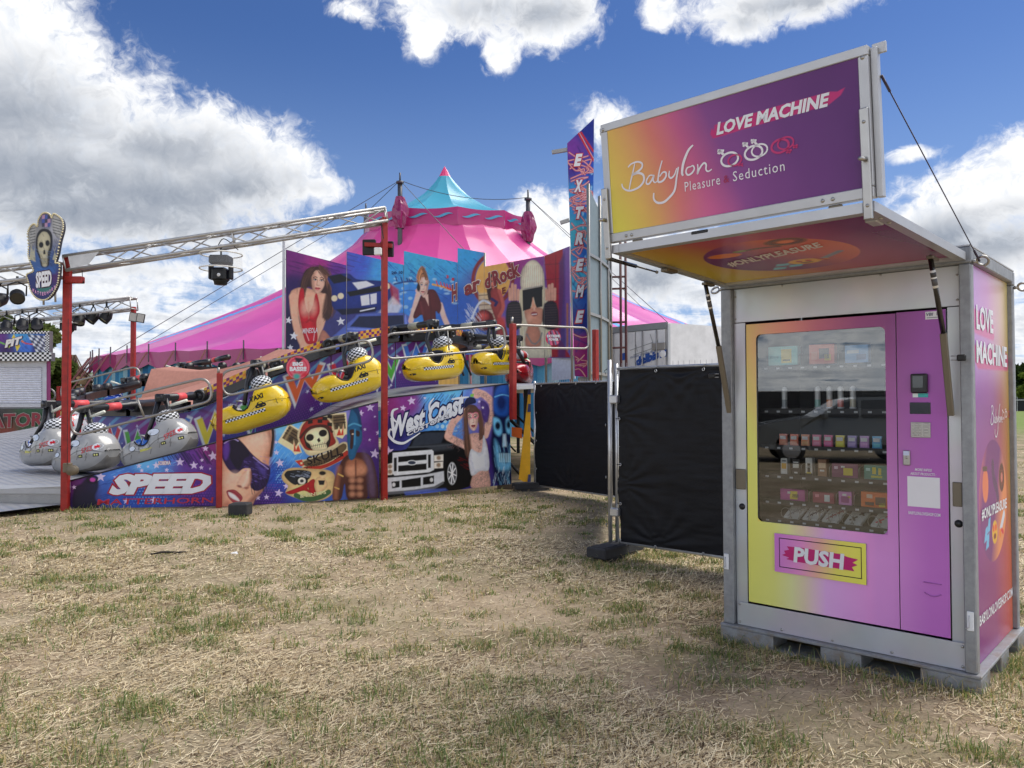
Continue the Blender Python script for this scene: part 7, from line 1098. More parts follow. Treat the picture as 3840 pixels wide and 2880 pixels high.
m_ = MB(ink(196, 198, 202)); d_ = unit(tb-ta); z_ = unit(np.cross(d_, unit(np.cross(KZ, d_)))); m_.add([ta+d_*.1+z_*.1+V3(0, -.125, 0), ta+d_*.55+z_*.1+V3(0, -.125, 0), ta+d_*.35-z_*.08+V3(0, -.125, 0), ta+d_*.1-z_*.1+V3(0, -.125, 0)], [(0, 1, 2, 3)]); m_.build('gusset', TRM, tr1)
# spotlights
def parcan(p, aim, r, label):
    p = V3(p); aim = unit(aim); t = thing('spotlight', label, 'spotlight', p, 'black spotlights hung under the trusses'); m = MB(lin((14, 14, 16))); c = p+V3(0, 0, -r*2.1)
    m.lathe(c-aim*r*1.1, [(0, 0), (r*.55, 0), (r*.8, r*.5), (r, r*.9), (r, r*2.2)], 18, aim); m.build('can', SATIN, t); m = MB(lin((46, 46, 44))); m.lathe(c-aim*r*1.1, [(r*.95, r*2.0), (.0, r*2.05)], 18, aim); m.build('lens', PAINT, t)
    m = MB(lin((20, 20, 20))); x = unit(np.cross(aim, KZ)); m.tube([c+x*r*1.15, c+x*r*1.2+KZ*r*1.5, p, c-x*r*1.2+KZ*r*1.5, c-x*r*1.15], r*.12, 6); m.tube([p, p+KZ*r*.8], r*.2, 6); m.build('yoke', SATIN, t)
Z1 = zz(0, 750, 2.304)
for (x, y, ax) in ((75, 1035, .3), (210, 1020, .35), (335, 1015, .4), (705, 975, .1), (820, 960, -.5), (935, 955, -.5)):
    parcan(at(*Z1(x, y), 25.)+V3(0, -.1, .15), (ax, -.5, -.9), .17, {75: 'spotlight above the start of the booth sign, leftmost of the far row', 210: 'second spotlight from the left on the far truss', 335: 'third spotlight from the left on the far truss, above the booth corner', 705: 'spotlight just right of the tall red post on the far truss', 820: 'spotlight second from the right end of the far truss', 935: 'spotlight at the right end of the far truss'}[x])
parcan(at(*Z1(150, 705), 11.6)+V3(0, 0, 0), (.5, -.7, -.6), .10, 'near black spotlight hanging left of the skull sign'); parcan(at(*Z1(8, 740), 11.7), (-.2, -.9, -.5), .10, 'near black spotlight cut by the left picture edge')
CLEAR = mat('clear_rain_dome', (.8, .82, .82), .12, alpha=.12, var=.05); 
def moving_head(p, s, label):
    p = V3(p); t = thing('moving_head_lamp', label, 'stage lamp', p, 'moving stage lamps under clear rain covers'); m = MB(ink(220, 222, 222)); m.lathe(p, [(s*1.0, 0), (s*1.04, -s*.75), (s*1.04, -s*.76)], 26); m.build('rain_cover', CLEAR, t)
    for z in (0, -s*.74): m = MB(ink(216, 214, 206)); m.tube([p+V3(s*1.02*math.cos(a), s*1.02*math.sin(a), z) for a in np.arange(28)*PI/14], s*.035, 6, closed=True); m.build('cover_rim', SATIN, t)
    m = MB(lin((34, 34, 38))); m.box(p+V3(0, 0, -s*.3), (s*1.0, s*.8, s*.45), ch=s*.08); m.build('base', SATIN, t); m = MB(lin((10, 10, 12)))
    for k in (-1, 1): m = MB(lin((10, 10, 12))); m.box(p+V3(k*s*.5, 0, -s*.9), (s*.16, s*.4, s*.75), ch=s*.05); m.build('yoke_arm', SATIN, t)
    m = MB(lin((12, 12, 14))); m.box(p+V3(0, -s*.05, -s*1.05), (s*.75, s*.75, s*.7), ch=s*.12); m.lathe(p+V3(.02*s, -s*.1, -s*1.35), [(s*.34, 0), (s*.3, -s*.2), (0, -s*.2)], 18); m.build('head', SATIN, t)
    m = MB(ink(196, 198, 200)); m.lathe(p+V3(.05*s, -s*.44, -s*1.1), [(s*.09, 0), (s*.085, s*.01), (0, s*.012)], 16, (0, -1, 0)); m.build('badge', PRINT, t); m = MB(lin((16, 16, 16))); m.tube([p+V3(0, 0, -s*.1), p+V3(0, 0, s*.5)], s*.05, 6); m.build('clamp', SATIN, t)
    m = MB(lin((14, 14, 14))); m.tube(smooth_line([p+V3(-s*.9, 0, s*.3), p+V3(-s*.2, -s*.3, s*.15), p+V3(s*.2, -s*.2, s*.75), p+V3(s*.9, -s*.1, s*.2)], 6), s*.025, 5); m.build('cable', SATIN, t)
moving_head(at(*Z1(1910, 470), 11.95), 172/2.304*11.95/FPX, 'black moving stage lamp under a clear round rain cover, below the long truss'); moving_head(at(*Z1(590, 985), 25.), .42, 'far stage lamp in a clear cover, partly hidden by the tall red post')
# floodlights
def flood(c, w, h, face, label, ang=0., tilt=0.):
    c = V3(c); t = thing('floodlight', label, 'floodlight', c, 'twin floodlights on the red posts'); R_ = Matrix.Rotation(tilt, 3, 'Y') @ Matrix.Rotation(ang, 3, 'Z'); M = np.array(R_); m = MB(lin((22, 22, 24))); m.box(c, (w, .06, h), M, ch=.012); m.build('housing', SATIN, t)
    if face: m = MB(ink(150, 146, 136)); m.box(c+M@V3(0, -.034, 0), (w*.84, .006, h*.86), M, ch=.002); m.build('lens', PAINT, t)
    return t
for k, x in enumerate((1152, 1216)): flood(at(*Z1(x, 1012+k*8), 24.5), .24, .29, True, ['left', 'right'][k]+' glass-faced floodlight of the pair on the far red post', .2, .17)
Z5 = zz(1000, 600, 2.304)
for k, x in enumerate((886, 1040)): flood(at(*Z5(x, 755+k*16), 12.7), 116/2.304*12.7/FPX, 136/2.304*12.7/FPX, False, ['left', 'right'][k]+' black floodlight seen from behind on the middle tall red post', -.1, 0)
m_ = MB(); a_, b_ = at(*Z5(848, 730), 12.62), at(*Z5(1085, 742), 12.62); m_.tube([a_, b_], .045, 4); m_.build('lamp_bracket', RED, ride); m_ = MB(ink(214, 214, 208)); m_.box(at(*Z5(962, 790), 12.45), (.12, .07, .12), ch=.01); m_.build('junction_box', SATIN, ride)
m_ = MB(lin((14, 14, 14))); m_.tube(smooth_line([at(*Z5(990, 540), 12.45), at(*Z5(1000, 620), 12.45), at(*Z5(1012, 680), 12.45)], 5), .008, 5); m_.build('lamp_cable', SATIN, ride); m_ = MB(lin((14, 14, 14))); m_.tube([at(*Z1(710, 610), 11.4), at(*Z1(712, 680), 11.4), at(*Z1(718, 720), 11.4)], [.006, .006, .022], 6); m_.build('hanging_plug', SATIN, tr1)
# ------------------------------------------------------------------ skull sign on the first post
sg = thing('skull_sign', 'shield-shaped skull sign reading SPEED with bulb edging, on the left red post', 'sign', at(*Z1(420, 600), 11.28))
def f_sign(cv):
    cv.fill((70, 76, 96)); tone(cv, [(330, 300, 80, (150, 150, 150)), (520, 260, 60, (190, 190, 196)), (420, 190, 50, (86, 82, 120)), (330, 560, 80, (60, 100, 160)), (480, 560, 80, (50, 80, 140)), (400, 760, 120, (48, 50, 110)), (300, 700, 60, (40, 56, 120)), (500, 680, 60, (80, 40, 110))])
    for j in range(3):
        for i in range(3): cv.poly([(385+i*24, 140+j*34), (409+i*24, 136+j*34), (409+i*24, 170+j*34), (385+i*24, 174+j*34)], [(196, 150, 180), (70, 90, 170), (60, 60, 80)][(i+j) % 3], 2, .9)
    cv.poly([(300, 230), (335, 220), (330, 330), (290, 420), (265, 330)], (176, 176, 172), 4, 1, 4); cv.poly([(480, 140), (540, 170), (560, 260), (530, 330), (490, 300), (470, 220)], (186, 186, 182), 4, 1, 4); [cv.line([(480, 170+24*k), (550, 190+24*k)], 6, (60, 60, 64), 3) for k in range(6)]; [cv.line([(285, 260+24*k), (325, 250+24*k)], 6, (60, 60, 64), 3) for k in range(6)]
    cv.poly([(335, 330), (370, 265), (430, 260), (470, 300), (475, 400), (455, 480), (440, 580), (385, 590), (360, 500), (335, 440)], (40, 40, 46), 4, 1, 5); cv.poly([(350, 340), (385, 285), (430, 290), (455, 340), (450, 420), (435, 460), (430, 570), (390, 575), (370, 490), (350, 430)], (206, 198, 166), 4, 1, 5); cv.ell(378, 395, 20, 26, (24, 24, 26), 4); cv.ell(432, 380, 18, 26, (24, 24, 26), 4); cv.poly([(398, 440), (412, 440), (416, 475), (396, 475)], (30, 30, 30), 3); [cv.line([(382+12*k, 510), (384+12*k, 560)], 4, (50, 46, 40), 2) for k in range(5)]
    for (x, s) in ((300, 1), (500, -1)): cv.poly([(x-25, 520), (x-10*s, 400), (x+10*s, 450), (x+20*s, 420), (x+30, 540)], (196, 192, 160), 4, .9)
    cv.poly([(330, 590), (500, 580), (500, 640), (330, 650)], (50, 110, 190), 14, .6); cv.poly([(345, 765), (465, 750), (460, 800), (350, 810)], (60, 130, 120), 6, .9); slashes(cv, 270, 220, 560, 600, (40, 44, 54), 70, 40, 5, 1.1, .5, 51); slashes(cv, 280, 400, 540, 640, (120, 150, 190), 30, 40, 4, .4, .5, 52); cv.c *= .72
OUT = [(262, 300), (285, 240), (320, 214), (345, 235), (355, 180), (385, 130), (420, 118), (455, 135), (470, 160), (485, 128), (530, 150), (562, 190), (566, 260), (540, 360), (520, 470), (500, 545), (535, 560), (530, 660), (515, 740), (480, 810), (430, 860), (380, 868), (330, 845), (290, 790), (268, 710), (255, 650), (310, 620), (290, 560), (268, 490), (270, 410)]
sgp = smooth_line(OUT, 3, True); fs_ = lambda x, y, o=0.: at(x/2.304, 750+y/2.304, 11.28)+V3(0, -o, 0)
def grid_shape(name, poly, fmap, paint, parent, nx, ny, back):
    P = np.array(poly); lo, hi = P.min(0), P.max(0); X, Y = np.meshgrid(np.linspace(lo[0], hi[0], nx), np.linspace(lo[1], hi[1], ny)); cv = Cv(X.ravel(), Y.ravel()); paint(cv); sd_ = cv.sd(poly, np.ones(len(cv.u), bool))
    F = []; a = np.arange(nx*ny).reshape(ny, nx); q = sd_.reshape(ny, nx) < 1.; k = q[:-1, :-1] & q[1:, :-1] & q[:-1, 1:] & q[1:, 1:]; F = np.stack([a[:-1, :-1][k], a[1:, :-1][k], a[1:, 1:][k], a[:-1, 1:][k]], 1); V = np.array([fmap(x, y) for x, y in zip(cv.u, cv.v)]); us = np.unique(F); mp = -np.ones(nx*ny, int); mp[us] = np.arange(len(us)); m = MB(); m.add(V[us], mp[F].tolist(), np.array([cv.c[f].mean(0) for f in F])); return m.build(name, PRINT, parent)
face = grid_shape('sign_face', sgp, lambda x, y: fs_(x, y, .062), f_sign, sg, 110, 250, None); m_ = MB(lin((60, 60, 66))); m_.prism([fs_(x, y, .055) for x, y in sgp[::-1]], V3(0, .06, 0)); m_.build('sign_box', SATIN, sg)
m_ = MB(ink(196, 186, 150)); [m_.ball(fs_(x, y, .066), .014, 6, 4) for x, y in smooth_line(OUT, 4, True)]; m_.build('edge_bulbs', PAINT, sg, kind='stuff')
for s, bl, br, tl, c in (('SPEED', (335, 770), (470, 748), (335, 632), (226, 226, 228)),): O = fs_(*bl, .07); m_ = MB(); put_text(m_, s, O+V3(0, .003, 0), fs_(*br, .07)-O, fs_(*tl, .07)-O, ink(60, 24, 40), bold=.05, outline=.05); m_.build('lettering_outline', PRINT, sg); m_ = MB(); put_text(m_, s, O, fs_(*br, .07)-O, fs_(*tl, .07)-O, ink(*c), bold=.05); m_.build('lettering', PRINT, sg)
for k, ch in enumerate('MATTERHORN'): t_ = k/9; x = 305+185*t_; y = 785+62*math.sin(PI*(t_*.8+.08))-34*t_; O = fs_(x, y, .07); m_ = MB(); put_text(m_, ch, O, fs_(x+14, y-4*(t_-.4), .07)-O, fs_(x+1, y-30, .07)-O, ink(206, 150, 190), bold=.03); m_.build('lettering', PRINT, sg)
m_ = MB(lin((60, 60, 64))); [m_.tube([fs_(x, 800, -.02), fs_(x+2, 905, -.02)], .016, 6) for x in (368, )]; m_.build('foot_bar', RAIL, sg); m_ = MB(lin((60, 60, 64))); m_.tube([fs_(470, 780, -.02), fs_(472, 880, -.02)], .016, 6); m_.build('foot_bar', RAIL, sg)
# ------------------------------------------------------------------ circus tent
TC = V3(-4.1, 47., 0); TY = .6
tent = thing('big_top_tent', 'large pink circus tent with blue flashes and a turquoise cupola', 'tent', TC)
PVC = mat('tent_pvc', None, .33, var=.08, vs=.6, coat=.25, bump=.12, bs=3.)
_r = [4.6, 5.0, 5.6, 6.4, 7.2, 9., 11.7, 15.4, 19.1, 20.6]; _zz = [12.0, 11.8, 11.1, 10.5, 9.95, 8.75, 7.4, 5.85, 4.5, 4.12]
def tent_pt(th, r, z): return TC+V3(r*math.sin(th), -r*math.cos(th)*TY, z)
NG = 24
for k in range(NG):
    a0, a1 = 2*PI*k/NG, 2*PI*(k+1)/NG
    if math.cos((a0+a1)/2) < -.35: continue
    nr, na = 60, 18; m_ = MB(); vs = []; cc = []
    for i in range(nr+1):
        f = i/nr; r = 4.6*(1-f)+20.6*f; z = np.interp(r, _r, _zz)
        for j in range(na+1): g_ = j/na; sag = .11*math.sin(PI*g_)*(.3+f); vs.append(tent_pt(a0+(a1-a0)*g_, r*(1-.006*math.sin(PI*g_)), z-sag))
    for i in range(nr):
        for j in range(na):
            f = (i+.5)/nr; g_ = (j+.5)/na; sw = abs(g_-.5-.38*math.sin(f*5+k*1.3)) < .10*math.sin(PI*min(1, max(0, (f-.18)/.7))) and k % 2 == 0 and .2 < f < .88
            w = np.clip(f*1.15, 0, 1); c = ink(196, 68, 132)*(1-w)+ink(186, 72, 146)*w; cc.append(ink(74, 150, 206) if sw else c)
    m_.add(vs, [(i*(na+1)+j, i*(na+1)+j+1, (i+1)*(na+1)+j+1, (i+1)*(na+1)+j) for i in range(nr) for j in range(na)], np.array(cc), True); m_.build('roof_gore', PVC, tent)
NO = 10
for k in range(NO):                                                # cupola: concave cone over a band
    a0, a1 = 2*PI*(k+.32)/NO, 2*PI*(k+1.32)/NO
    if math.cos((a0+a1)/2) < -.6: continue
    prof = [(.0, 16.1), (.18, 15.8), (.36, 15.45), (.62, 15.1), (1., 14.68), (1.4, 14.3), (1.85, 13.98), (2.6, 13.55), (3.6, 13.15), (4.95, 12.82)]; m_ = MB(); vs = []; na = 6
    for r, z in prof:
        for j in range(na+1): g_ = j/na; b0, b1 = V3(math.sin(a0), -math.cos(a0)*.6, 0), V3(math.sin(a1), -math.cos(a1)*.6, 0); vs.append(TC+(b0*(1-g_)+b1*g_)*r+KZ*(z-.1*math.sin(PI*g_)*r/5))
    m_.add(vs, [(i*(na+1)+j, i*(na+1)+j+1, (i+1)*(na+1)+j+1, (i+1)*(na+1)+j) for i in range(len(prof)-1) for j in range(na)], np.array([ink(216, 66, 118) if i < 2 else ink(70, 152, 174) for i in range(len(prof)-1) for j in range(na)]), True); m_.build('cupola_gore', PVC, tent)
    b0, b1 = V3(math.sin(a0), -math.cos(a0)*.6, 0)*5.0, V3(math.sin(a1), -math.cos(a1)*.6, 0)*5.0; m_ = MB(ink(164, 40, 104)); vs = []; nb = 12
    for i, (dz, o) in enumerate(((12.86, 1.), (12.6, 1.004), (12.3, 1.002), (12.0, 1.006), (11.8, 1.0))):
        for j in range(nb+1): g_ = j/nb; vs.append(TC+(b0*(1-g_)+b1*g_)*(o+.002*math.sin(j*2.3+i))+KZ*(dz-.10*math.sin(PI*g_)))
    m_.add(vs, [(i*(nb+1)+j, i*(nb+1)+j+1, (i+1)*(nb+1)+j+1, (i+1)*(nb+1)+j) for i in range(4) for j in range(nb)], None, True); bd = m_.build('cupola_band', PVC, tent)
    for g_ in (.27, .73):
        c = TC+(b0*(1-g_)+b1*g_)*1.035; e = unit(b1-b0); m_ = MB(ink(70, 150, 180)); m_.strip([c+e*x+KZ*(12.35+.10*math.sin(x*4.2)) for x in np.linspace(-.55, .55, 12)], .15*np.sin(np.linspace(.1, PI-.1, 12)), unit(np.cross(e, KZ)), off=.02); m_.build('wave_print', PVC, bd)
TR_ = mat('dark_steel_tube', (.10, .10, .11), .45, metal=.6)
KP = [(1500, 648, 43.6, 752), (1372, 763, 49., 815), (1980, 712, 45.5, 808)]
for k, (u, v, d, vb) in enumerate(KP):
    p, q = at(u, v, d), at(u, vb, d); m_ = MB(); m_.tube([V3(q[0], q[1], 0), q, p+KZ*-.5], .14, 8); m_.tube([p-KZ*.5, p], .05, 6); m_.tube([p-KZ*.62, p-KZ*.5], .22, 10); m_.build('king_pole', TR_, tent)
    if k != 1:
        m_ = MB(ink(128, 28, 84)); r = np.random.default_rng(k); vs = []; n = 14; hs = np.linspace(.2, -1.6, 9)
        for i, h in enumerate(hs):
            for j in range(n): a = 2*PI*j/n; rr = .5*(.55+.35*math.sin(PI*i/8))*(1+.25*math.sin(a*5+i*.5)+.04*r.normal()); vs.append(q+V3(rr*math.cos(a)*.9, rr*math.sin(a)*.9, h))
        m_.add(vs, [(i*n+j, i*n+(j+1) % n, (i+1)*n+(j+1) % n, (i+1)*n+j) for i in range(8) for j in range(n)]); m_.build('gathered_cloth', PVC, tent)
def wire(p, q, r=.02, sag=0.): m_ = MB(lin((40, 40, 44))); P = [V3(p)*(1-t)+V3(q)*t-KZ*sag*4*t*(1-t) for t in np.linspace(0, 1, 12)]; m_.tube(P, r, 4, cap=False); m_.build('guy_wire', TR_, tent)
K1, K2, K3 = (at(u, v+28, d) for u, v, d, _ in KP); wire(K1, at(312, 1388, 40.), .022); wire(K2, at(378, 1388, 42.), .022); wire(K1, K3, .022, .5); wire(K1, at(1800, 1000, 38.), .018); wire(K3, at(2505, 1210, 40.), .02); wire(K3, at(2560, 1300, 43.), .02); wire(K1, at(1372, 800, 46), .018)
# eave valance, wall and edge poles on the visible left side
for k in range(30):
    a0, a1 = math.radians(-150+k*6), math.radians(-150+(k+1)*6)
    if math.cos(a0) < -.45: continue
    m_ = MB(ink(150, 40, 100)); A, B, Mid = tent_pt(a0, 20.6, 4.12), tent_pt(a1, 20.6, 4.12), tent_pt((a0+a1)/2, 20.7, 4.05); m_.add([A, Mid, B, B-KZ*.62, tent_pt((a0+a1)/2, 20.7, 3.2), A-KZ*.62], [(0, 1, 4, 5), (1, 2, 3, 4)]); m_.build('valance', PVC, tent)
    for j in range(4):
        b0, b1 = a0+(a1-a0)*j/4, a0+(a1-a0)*(j+1)/4; m_ = MB(ink(*[(54, 112, 150), (80, 140, 172), (130, 160, 172), (44, 96, 136)][(j+k) % 4])); A, B = tent_pt(b0, 20.3, 0), tent_pt(b1, 20.3, 0); M2 = (A+B)/2*1.0+unit(A+B-2*TC)*.12; m_.add([A, M2, B, B+KZ*3.6, M2+KZ*3.6, A+KZ*3.6], [(0, 1, 4, 5), (1, 2, 3, 4)]); m_.build('wall_cloth', MATTE, tent)
    m_ = MB(lin((150, 90, 90))); m_.tube([tent_pt(a0, 20.7, 4.1), tent_pt(a0, 23.6, 0)], .045, 5); m_.build('edge_strap', SATIN, tent); m_ = MB(lin((60, 60, 64))); m_.tube([tent_pt(a0, 20.6, 3.6), tent_pt(a0, 20.6, 4.5)], .035, 5); m_.build('edge_pole', TR_, tent)
# ------------------------------------------------------------------ white box trailer
trl = thing('box_trailer', 'dirty white box trailer with blue lettering on its rear doors', 'trailer', (4.8, 23.7, 0))
c0 = V3(4.82, 23.7, 0); dL = unit(V3(-1.54, 1.7, 0)); dR = unit(V3(.85, .55, 0)); Wd, Ln, zt_, zb_ = 2.45, 7., 4.02, .9; nD = unit(V3(-dL[1], dL[0], 0)); nD = nD if nD[1] < 0 else -nD; nS = unit(V3(dR[1], -dR[0], 0))
WHT = mat('dirty_white_panel', None, .5, var=.14, vs=2.5, rvar=.2)
m_ = MB(np.full(3, .8)); m_.prism([c0+KZ*zb_, c0+dR*Ln+KZ*zb_, c0+dR*Ln+KZ*zt_, c0+KZ*zt_], dL*Wd); m_.build('box_body', WHT, trl)
for k in (0, 1): A = c0+dL*(.06+k*1.19)+nD*.03; m_ = MB(np.full(3, .74)); m_.prism([A+KZ*(zb_+.1), A+dL*1.14+KZ*(zb_+.1), A+dL*1.14+KZ*(zt_-.2), A+KZ*(zt_-.2)], nD*.04); dr = m_.build('rear_door', WHT, trl); [(lambda mm: (mm.tube([A+dL*x+nD*.08+KZ*(zb_+.1), A+dL*x+nD*.08+KZ*(zt_-.2)], .022, 6), mm.build('lock_bar', RAIL, dr)))(MB(lin((110, 100, 92)))) for x in (.3, .85)]
m_ = MB(ink(120, 124, 126)); m_.prism([c0+nD*.02+KZ*(zt_-.18), c0+dL*Wd+nD*.02+KZ*(zt_-.18), c0+dL*Wd+nD*.02+KZ*(zt_+.02), c0+nD*.02+KZ*(zt_+.02)], nD*.06); m_.build('door_header', SATIN, trl)
for z in (3.3, 1.5): m_ = MB(lin((90, 92, 92))); m_.box(c0+dL*.3+nD*.09+KZ*z, (.5, .05, .22), np.stack([dL, -nD, KZ], 1), ch=.01); m_.build('hinge', RAIL, trl)
m_ = MB(ink(170, 174, 176)); m_.box(c0+KZ*(zb_+zt_)/2-nS*.0+nS*.01, (.1, .1, zt_-zb_-.02), np.stack([dR, np.cross(KZ, dR), KZ], 1), ch=.01); m_.build('corner_post', ALU, trl); m_ = MB(lin((30, 30, 32))); m_.prism([c0+KZ*.5+dL*.3, c0+dR*Ln+KZ*.5+dL*.3, c0+dR*Ln+KZ*.9+dL*.3, c0+KZ*.9+dL*.3], dL*1.8); m_.build('chassis', SATIN, trl)
for s in (1., 2.2):
    for w in (.25, 2.0): m_ = MB(lin((16, 16, 17))); m_.lathe(c0+dR*s+dL*w+KZ*.5, [(.0, .0), (.25, 0), (.28, .03), (.46, .03), (.5, .08), (.5, .24), (.46, .28), (0, .28)], 24, -dL if w < 1 else dL); m_.build('wheel', SATIN, trl)
def tt(z6): return onp(1650+z6[0]/2.304, 880+z6[1]/2.304, c0+nD*.085, nD)
def ttext(s, bl, br, tl, col, **k): m_ = MB(); O = tt(bl); put_text(m_, s, O, tt(br)-O, tt(tl)-O, ink(*col), **k); m_.build('lettering', PRINT, trl)
ttext('delbis', (1690, 1140), (1890, 1072), (1690, 1062), (34, 70, 140), bold=.07); ttext('mobilier de salles de bains', (1645, 1072), (1895, 1002), (1645, 1048), (70, 90, 130))
m_ = MB(ink(40, 76, 150)); q = [tt(p) for p in ((1898, 1068), (1954, 1054), (1954, 990), (1898, 1004))]; m_.add(q, [(0, 1, 2, 3)]); m_.build('blue_logo', PRINT, trl); m_ = MB(ink(214, 214, 214)); c = (q[0]+q[2])/2+nD*.006; m_.lathe(c, [(.12, 0), (.115, .003), (0, .003)], 18, nD); m_.build('logo_ring', PRINT, trl); m_ = MB(ink(40, 76, 150)); q = [tt(p) for p in ((1552, 1090), (1600, 1082), (1600, 1020), (1552, 1030))]; m_.add(q, [(0, 1, 2, 3)]); m_.build('blue_logo', PRINT, trl)
m_ = MB(ink(150, 152, 150))
for a, b in (((1640, 1000), (1840, 930)), ((1670, 1040), (1900, 960)), ((1690, 950), (1705, 1010)), ((1745, 985), (1760, 1050)), ((1815, 860), (1845, 950)), ((1870, 890), (1890, 960))): m_ = MB(ink(130, 132, 132)); m_.strip([tt(a), tt(b)], .02, nD); m_.build('tile_line', PRINT, trl)
# ------------------------------------------------------------------ ticket booth at the far left
BD = 24.; booth = thing('ticket_booth', 'closed ticket booth with roller shutter and chequered sign reading PIT', 'booth', at(90, 1600, BD)); bf = lambda x, y, d=BD: at(x/4.608, 1180+y/4.608, d)
pB = bf(860, 2100); zB = lambda y: bf(400, y)[2]; xB = lambda x: bf(x, 1200)[0]; X0, X1 = xB(-900), xB(858)
m_ = MB(ink(150, 150, 156)); m_.prism([V3(X0, BD+.05, 0), V3(X1, BD+.05, 0), V3(X1, BD+.05, zB(800)), V3(X0, BD+.05, zB(800))], V3(X1/BD*2.4, 2.4, 0)); m_.build('cabin', SATIN, booth)
def f_pit(cv):
    tone(cv, [(0, 400, 120, (96, 40, 120)), (350, 380, 120, (70, 150, 200)), (100, 600, 120, (60, 34, 90)), (450, 560, 120, (60, 110, 190)), (650, 600, 120, (44, 50, 120)), (-400, 500, 300, (60, 60, 140))]); slashes(cv, 0, 330, 450, 620, (30, 30, 100), 40, 110, 9, 1.0, .5, 41)
    for i in range(7):
        for j in range(6):
            x = 470+i*54+j*26; y = 330+j*52+i*6; c = (206, 208, 208) if (i+j) % 2 else (70, 70, 76)
            if x < 790: cv.poly([(x, y), (x+50, y+18), (x+74, y+66), (x+24, y+50)], c, 3)
    cv.poly([(238, 330), (275, 410), (200, 410)], (226, 196, 60), 3); cv.poly([(295, 640), (262, 540), (290, 460), (350, 540)], (226, 196, 60), 3); cv.line([(370, 460), (450, 500), (560, 510)], 20, (190, 60, 50), 3); cv.line([(-40, 460), (80, 510)], 20, (110, 176, 60), 3); cv.line([(380, 450), (400, 470)], 24, (226, 130, 50), 3); cv.poly([(150, 540), (185, 530), (150, 590)], (170, 190, 60), 3)
sb = art('sign_board', bf(-900, 648, BD-.06), bf(785, 648, BD-.06), bf(780, 328, BD-.06), bf(-900, 328, BD-.06), zoomed(f_pit, 0, 1180, 4.608), booth, 2.4, solid=.05)
O = bf(82, 575, BD-.09); m_ = MB(); k_ = dict(bold=.07, shear=.12); put_text(m_, 'PIT', O+V3(0, .01, 0), bf(372, 505, BD-.09)-O, bf(92, 442, BD-.09)-O, ink(90, 30, 40), outline=.05, **k_); m_.build('lettering_outline', PRINT, sb); m_ = MB(); put_text(m_, 'PIT', O, bf(372, 505, BD-.09)-O, bf(92, 442, BD-.09)-O, ink(236, 232, 226), **k_); m_.build('lettering', PRINT, sb)
def chk(name, x0, x1, y0, y1, nx, ny, d, side=0.):
    m = MB(); 
    for i in range(nx):
        for j in range(ny): a0, a1 = x0+(x1-x0)*i/nx, x0+(x1-x0)*(i+1)/nx; b0, b1 = y0+(y1-y0)*j/ny, y0+(y1-y0)*(j+1)/ny; m.quad(bf(a0, b1, d), bf(a1, b1, d), bf(a1, b0, d), bf(a0, b0, d), ink(228, 228, 226) if (i+j) % 2 else lin((16, 16, 18)))
    P = [bf(x0, y1, d+.004), bf(x1, y1, d+.004), bf(x1, y0, d+.004), bf(x0, y0, d+.004)]; m.prism(P, V3(0, .2, 0), ink(90, 90, 92)); m.build(name, PRINT, booth)
chk('checker_border', -900, 850, 282, 326, 62, 2, BD-.08); chk('checker_border', 782, 850, 330, 648, 3, 15, BD-.08); chk('checker_awning', -900, 888, 655, 800, 42, 4, BD-.25)
m_ = MB(ink(178, 180, 186)); 
for (a, b, c, d) in ((-900, 800, 800, 905), (728, 800, 906, 1534), (-900, 800, 1535, 1600)): m_ = MB(ink(178, 180, 186)); P = [bf(a, d, BD-.05), bf(b, d, BD-.05), bf(b, c, BD-.05), bf(a, c, BD-.05)]; m_.prism(P, V3(0, .045, 0)); m_.build('shutter_frame', SATIN, booth)
sh_ = MB(ink(90, 92, 100)); P = [bf(-900, 1534, BD-.004), bf(727, 1534, BD-.004), bf(727, 906, BD-.004), bf(-900, 906, BD-.004)]; sh_.prism(P, V3(0, -.004, 0)); sh_ = sh_.build('shutter', SATIN, booth)
for k in range(16):
    y0 = 910+k*39; m_ = MB(ink(206, 208, 216)); A, B, C_, D_ = bf(-900, y0+36, BD-.01), bf(726, y0+36, BD-.01), bf(726, y0, BD-.01), bf(-900, y0, BD-.01); Mi, Mj = (A+D_)/2+V3(0, -.03, 0), (B+C_)/2+V3(0, -.03, 0); m_.add([A, B, Mj, C_, D_, Mi], [(0, 1, 2, 5), (5, 2, 3, 4)]); m_.build('slat', SATIN, sh_)
m_ = MB(ink(130, 50, 100)); P = [bf(805, 1630, BD-.03), bf(866, 1630, BD-.03), bf(858, 806, BD-.03), bf(800, 806, BD-.03)]; m_.prism(P, V3(0, .03, 0)); m_.build('side_strip', PRINT, booth)
def f_ator(cv): tone(cv, [(0, 1700, 200, (60, 60, 60)), (500, 1750, 200, (46, 84, 60)), (100, 2000, 160, (120, 60, 50)), (700, 1950, 200, (40, 90, 56)), (850, 1700, 100, (40, 50, 54))])
ab = art('lower_board', bf(-900, 2069, BD-.05), bf(800, 2030, BD-.05), bf(800, 1625, BD-.05), bf(-900, 1625, BD-.05), zoomed(f_ator, 0, 1180, 4.608), booth, 4., solid=.04); O = bf(-180, 1965, BD-.09); kk = dict(bold=.03); m_ = MB(); put_text(m_, 'ATOR', O+V3(0, .012, 0), bf(745, 1930, BD-.09)-O, bf(-170, 1720, BD-.09)-O, ink(150, 150, 140), outline=.03, **kk); m_.build('lettering_outline', PRINT, ab); m_ = MB(); put_text(m_, 'ATOR', O, bf(745, 1930, BD-.09)-O, bf(-170, 1720, BD-.09)-O, ink(130, 44, 56), **kk); m_.build('lettering', PRINT, ab)
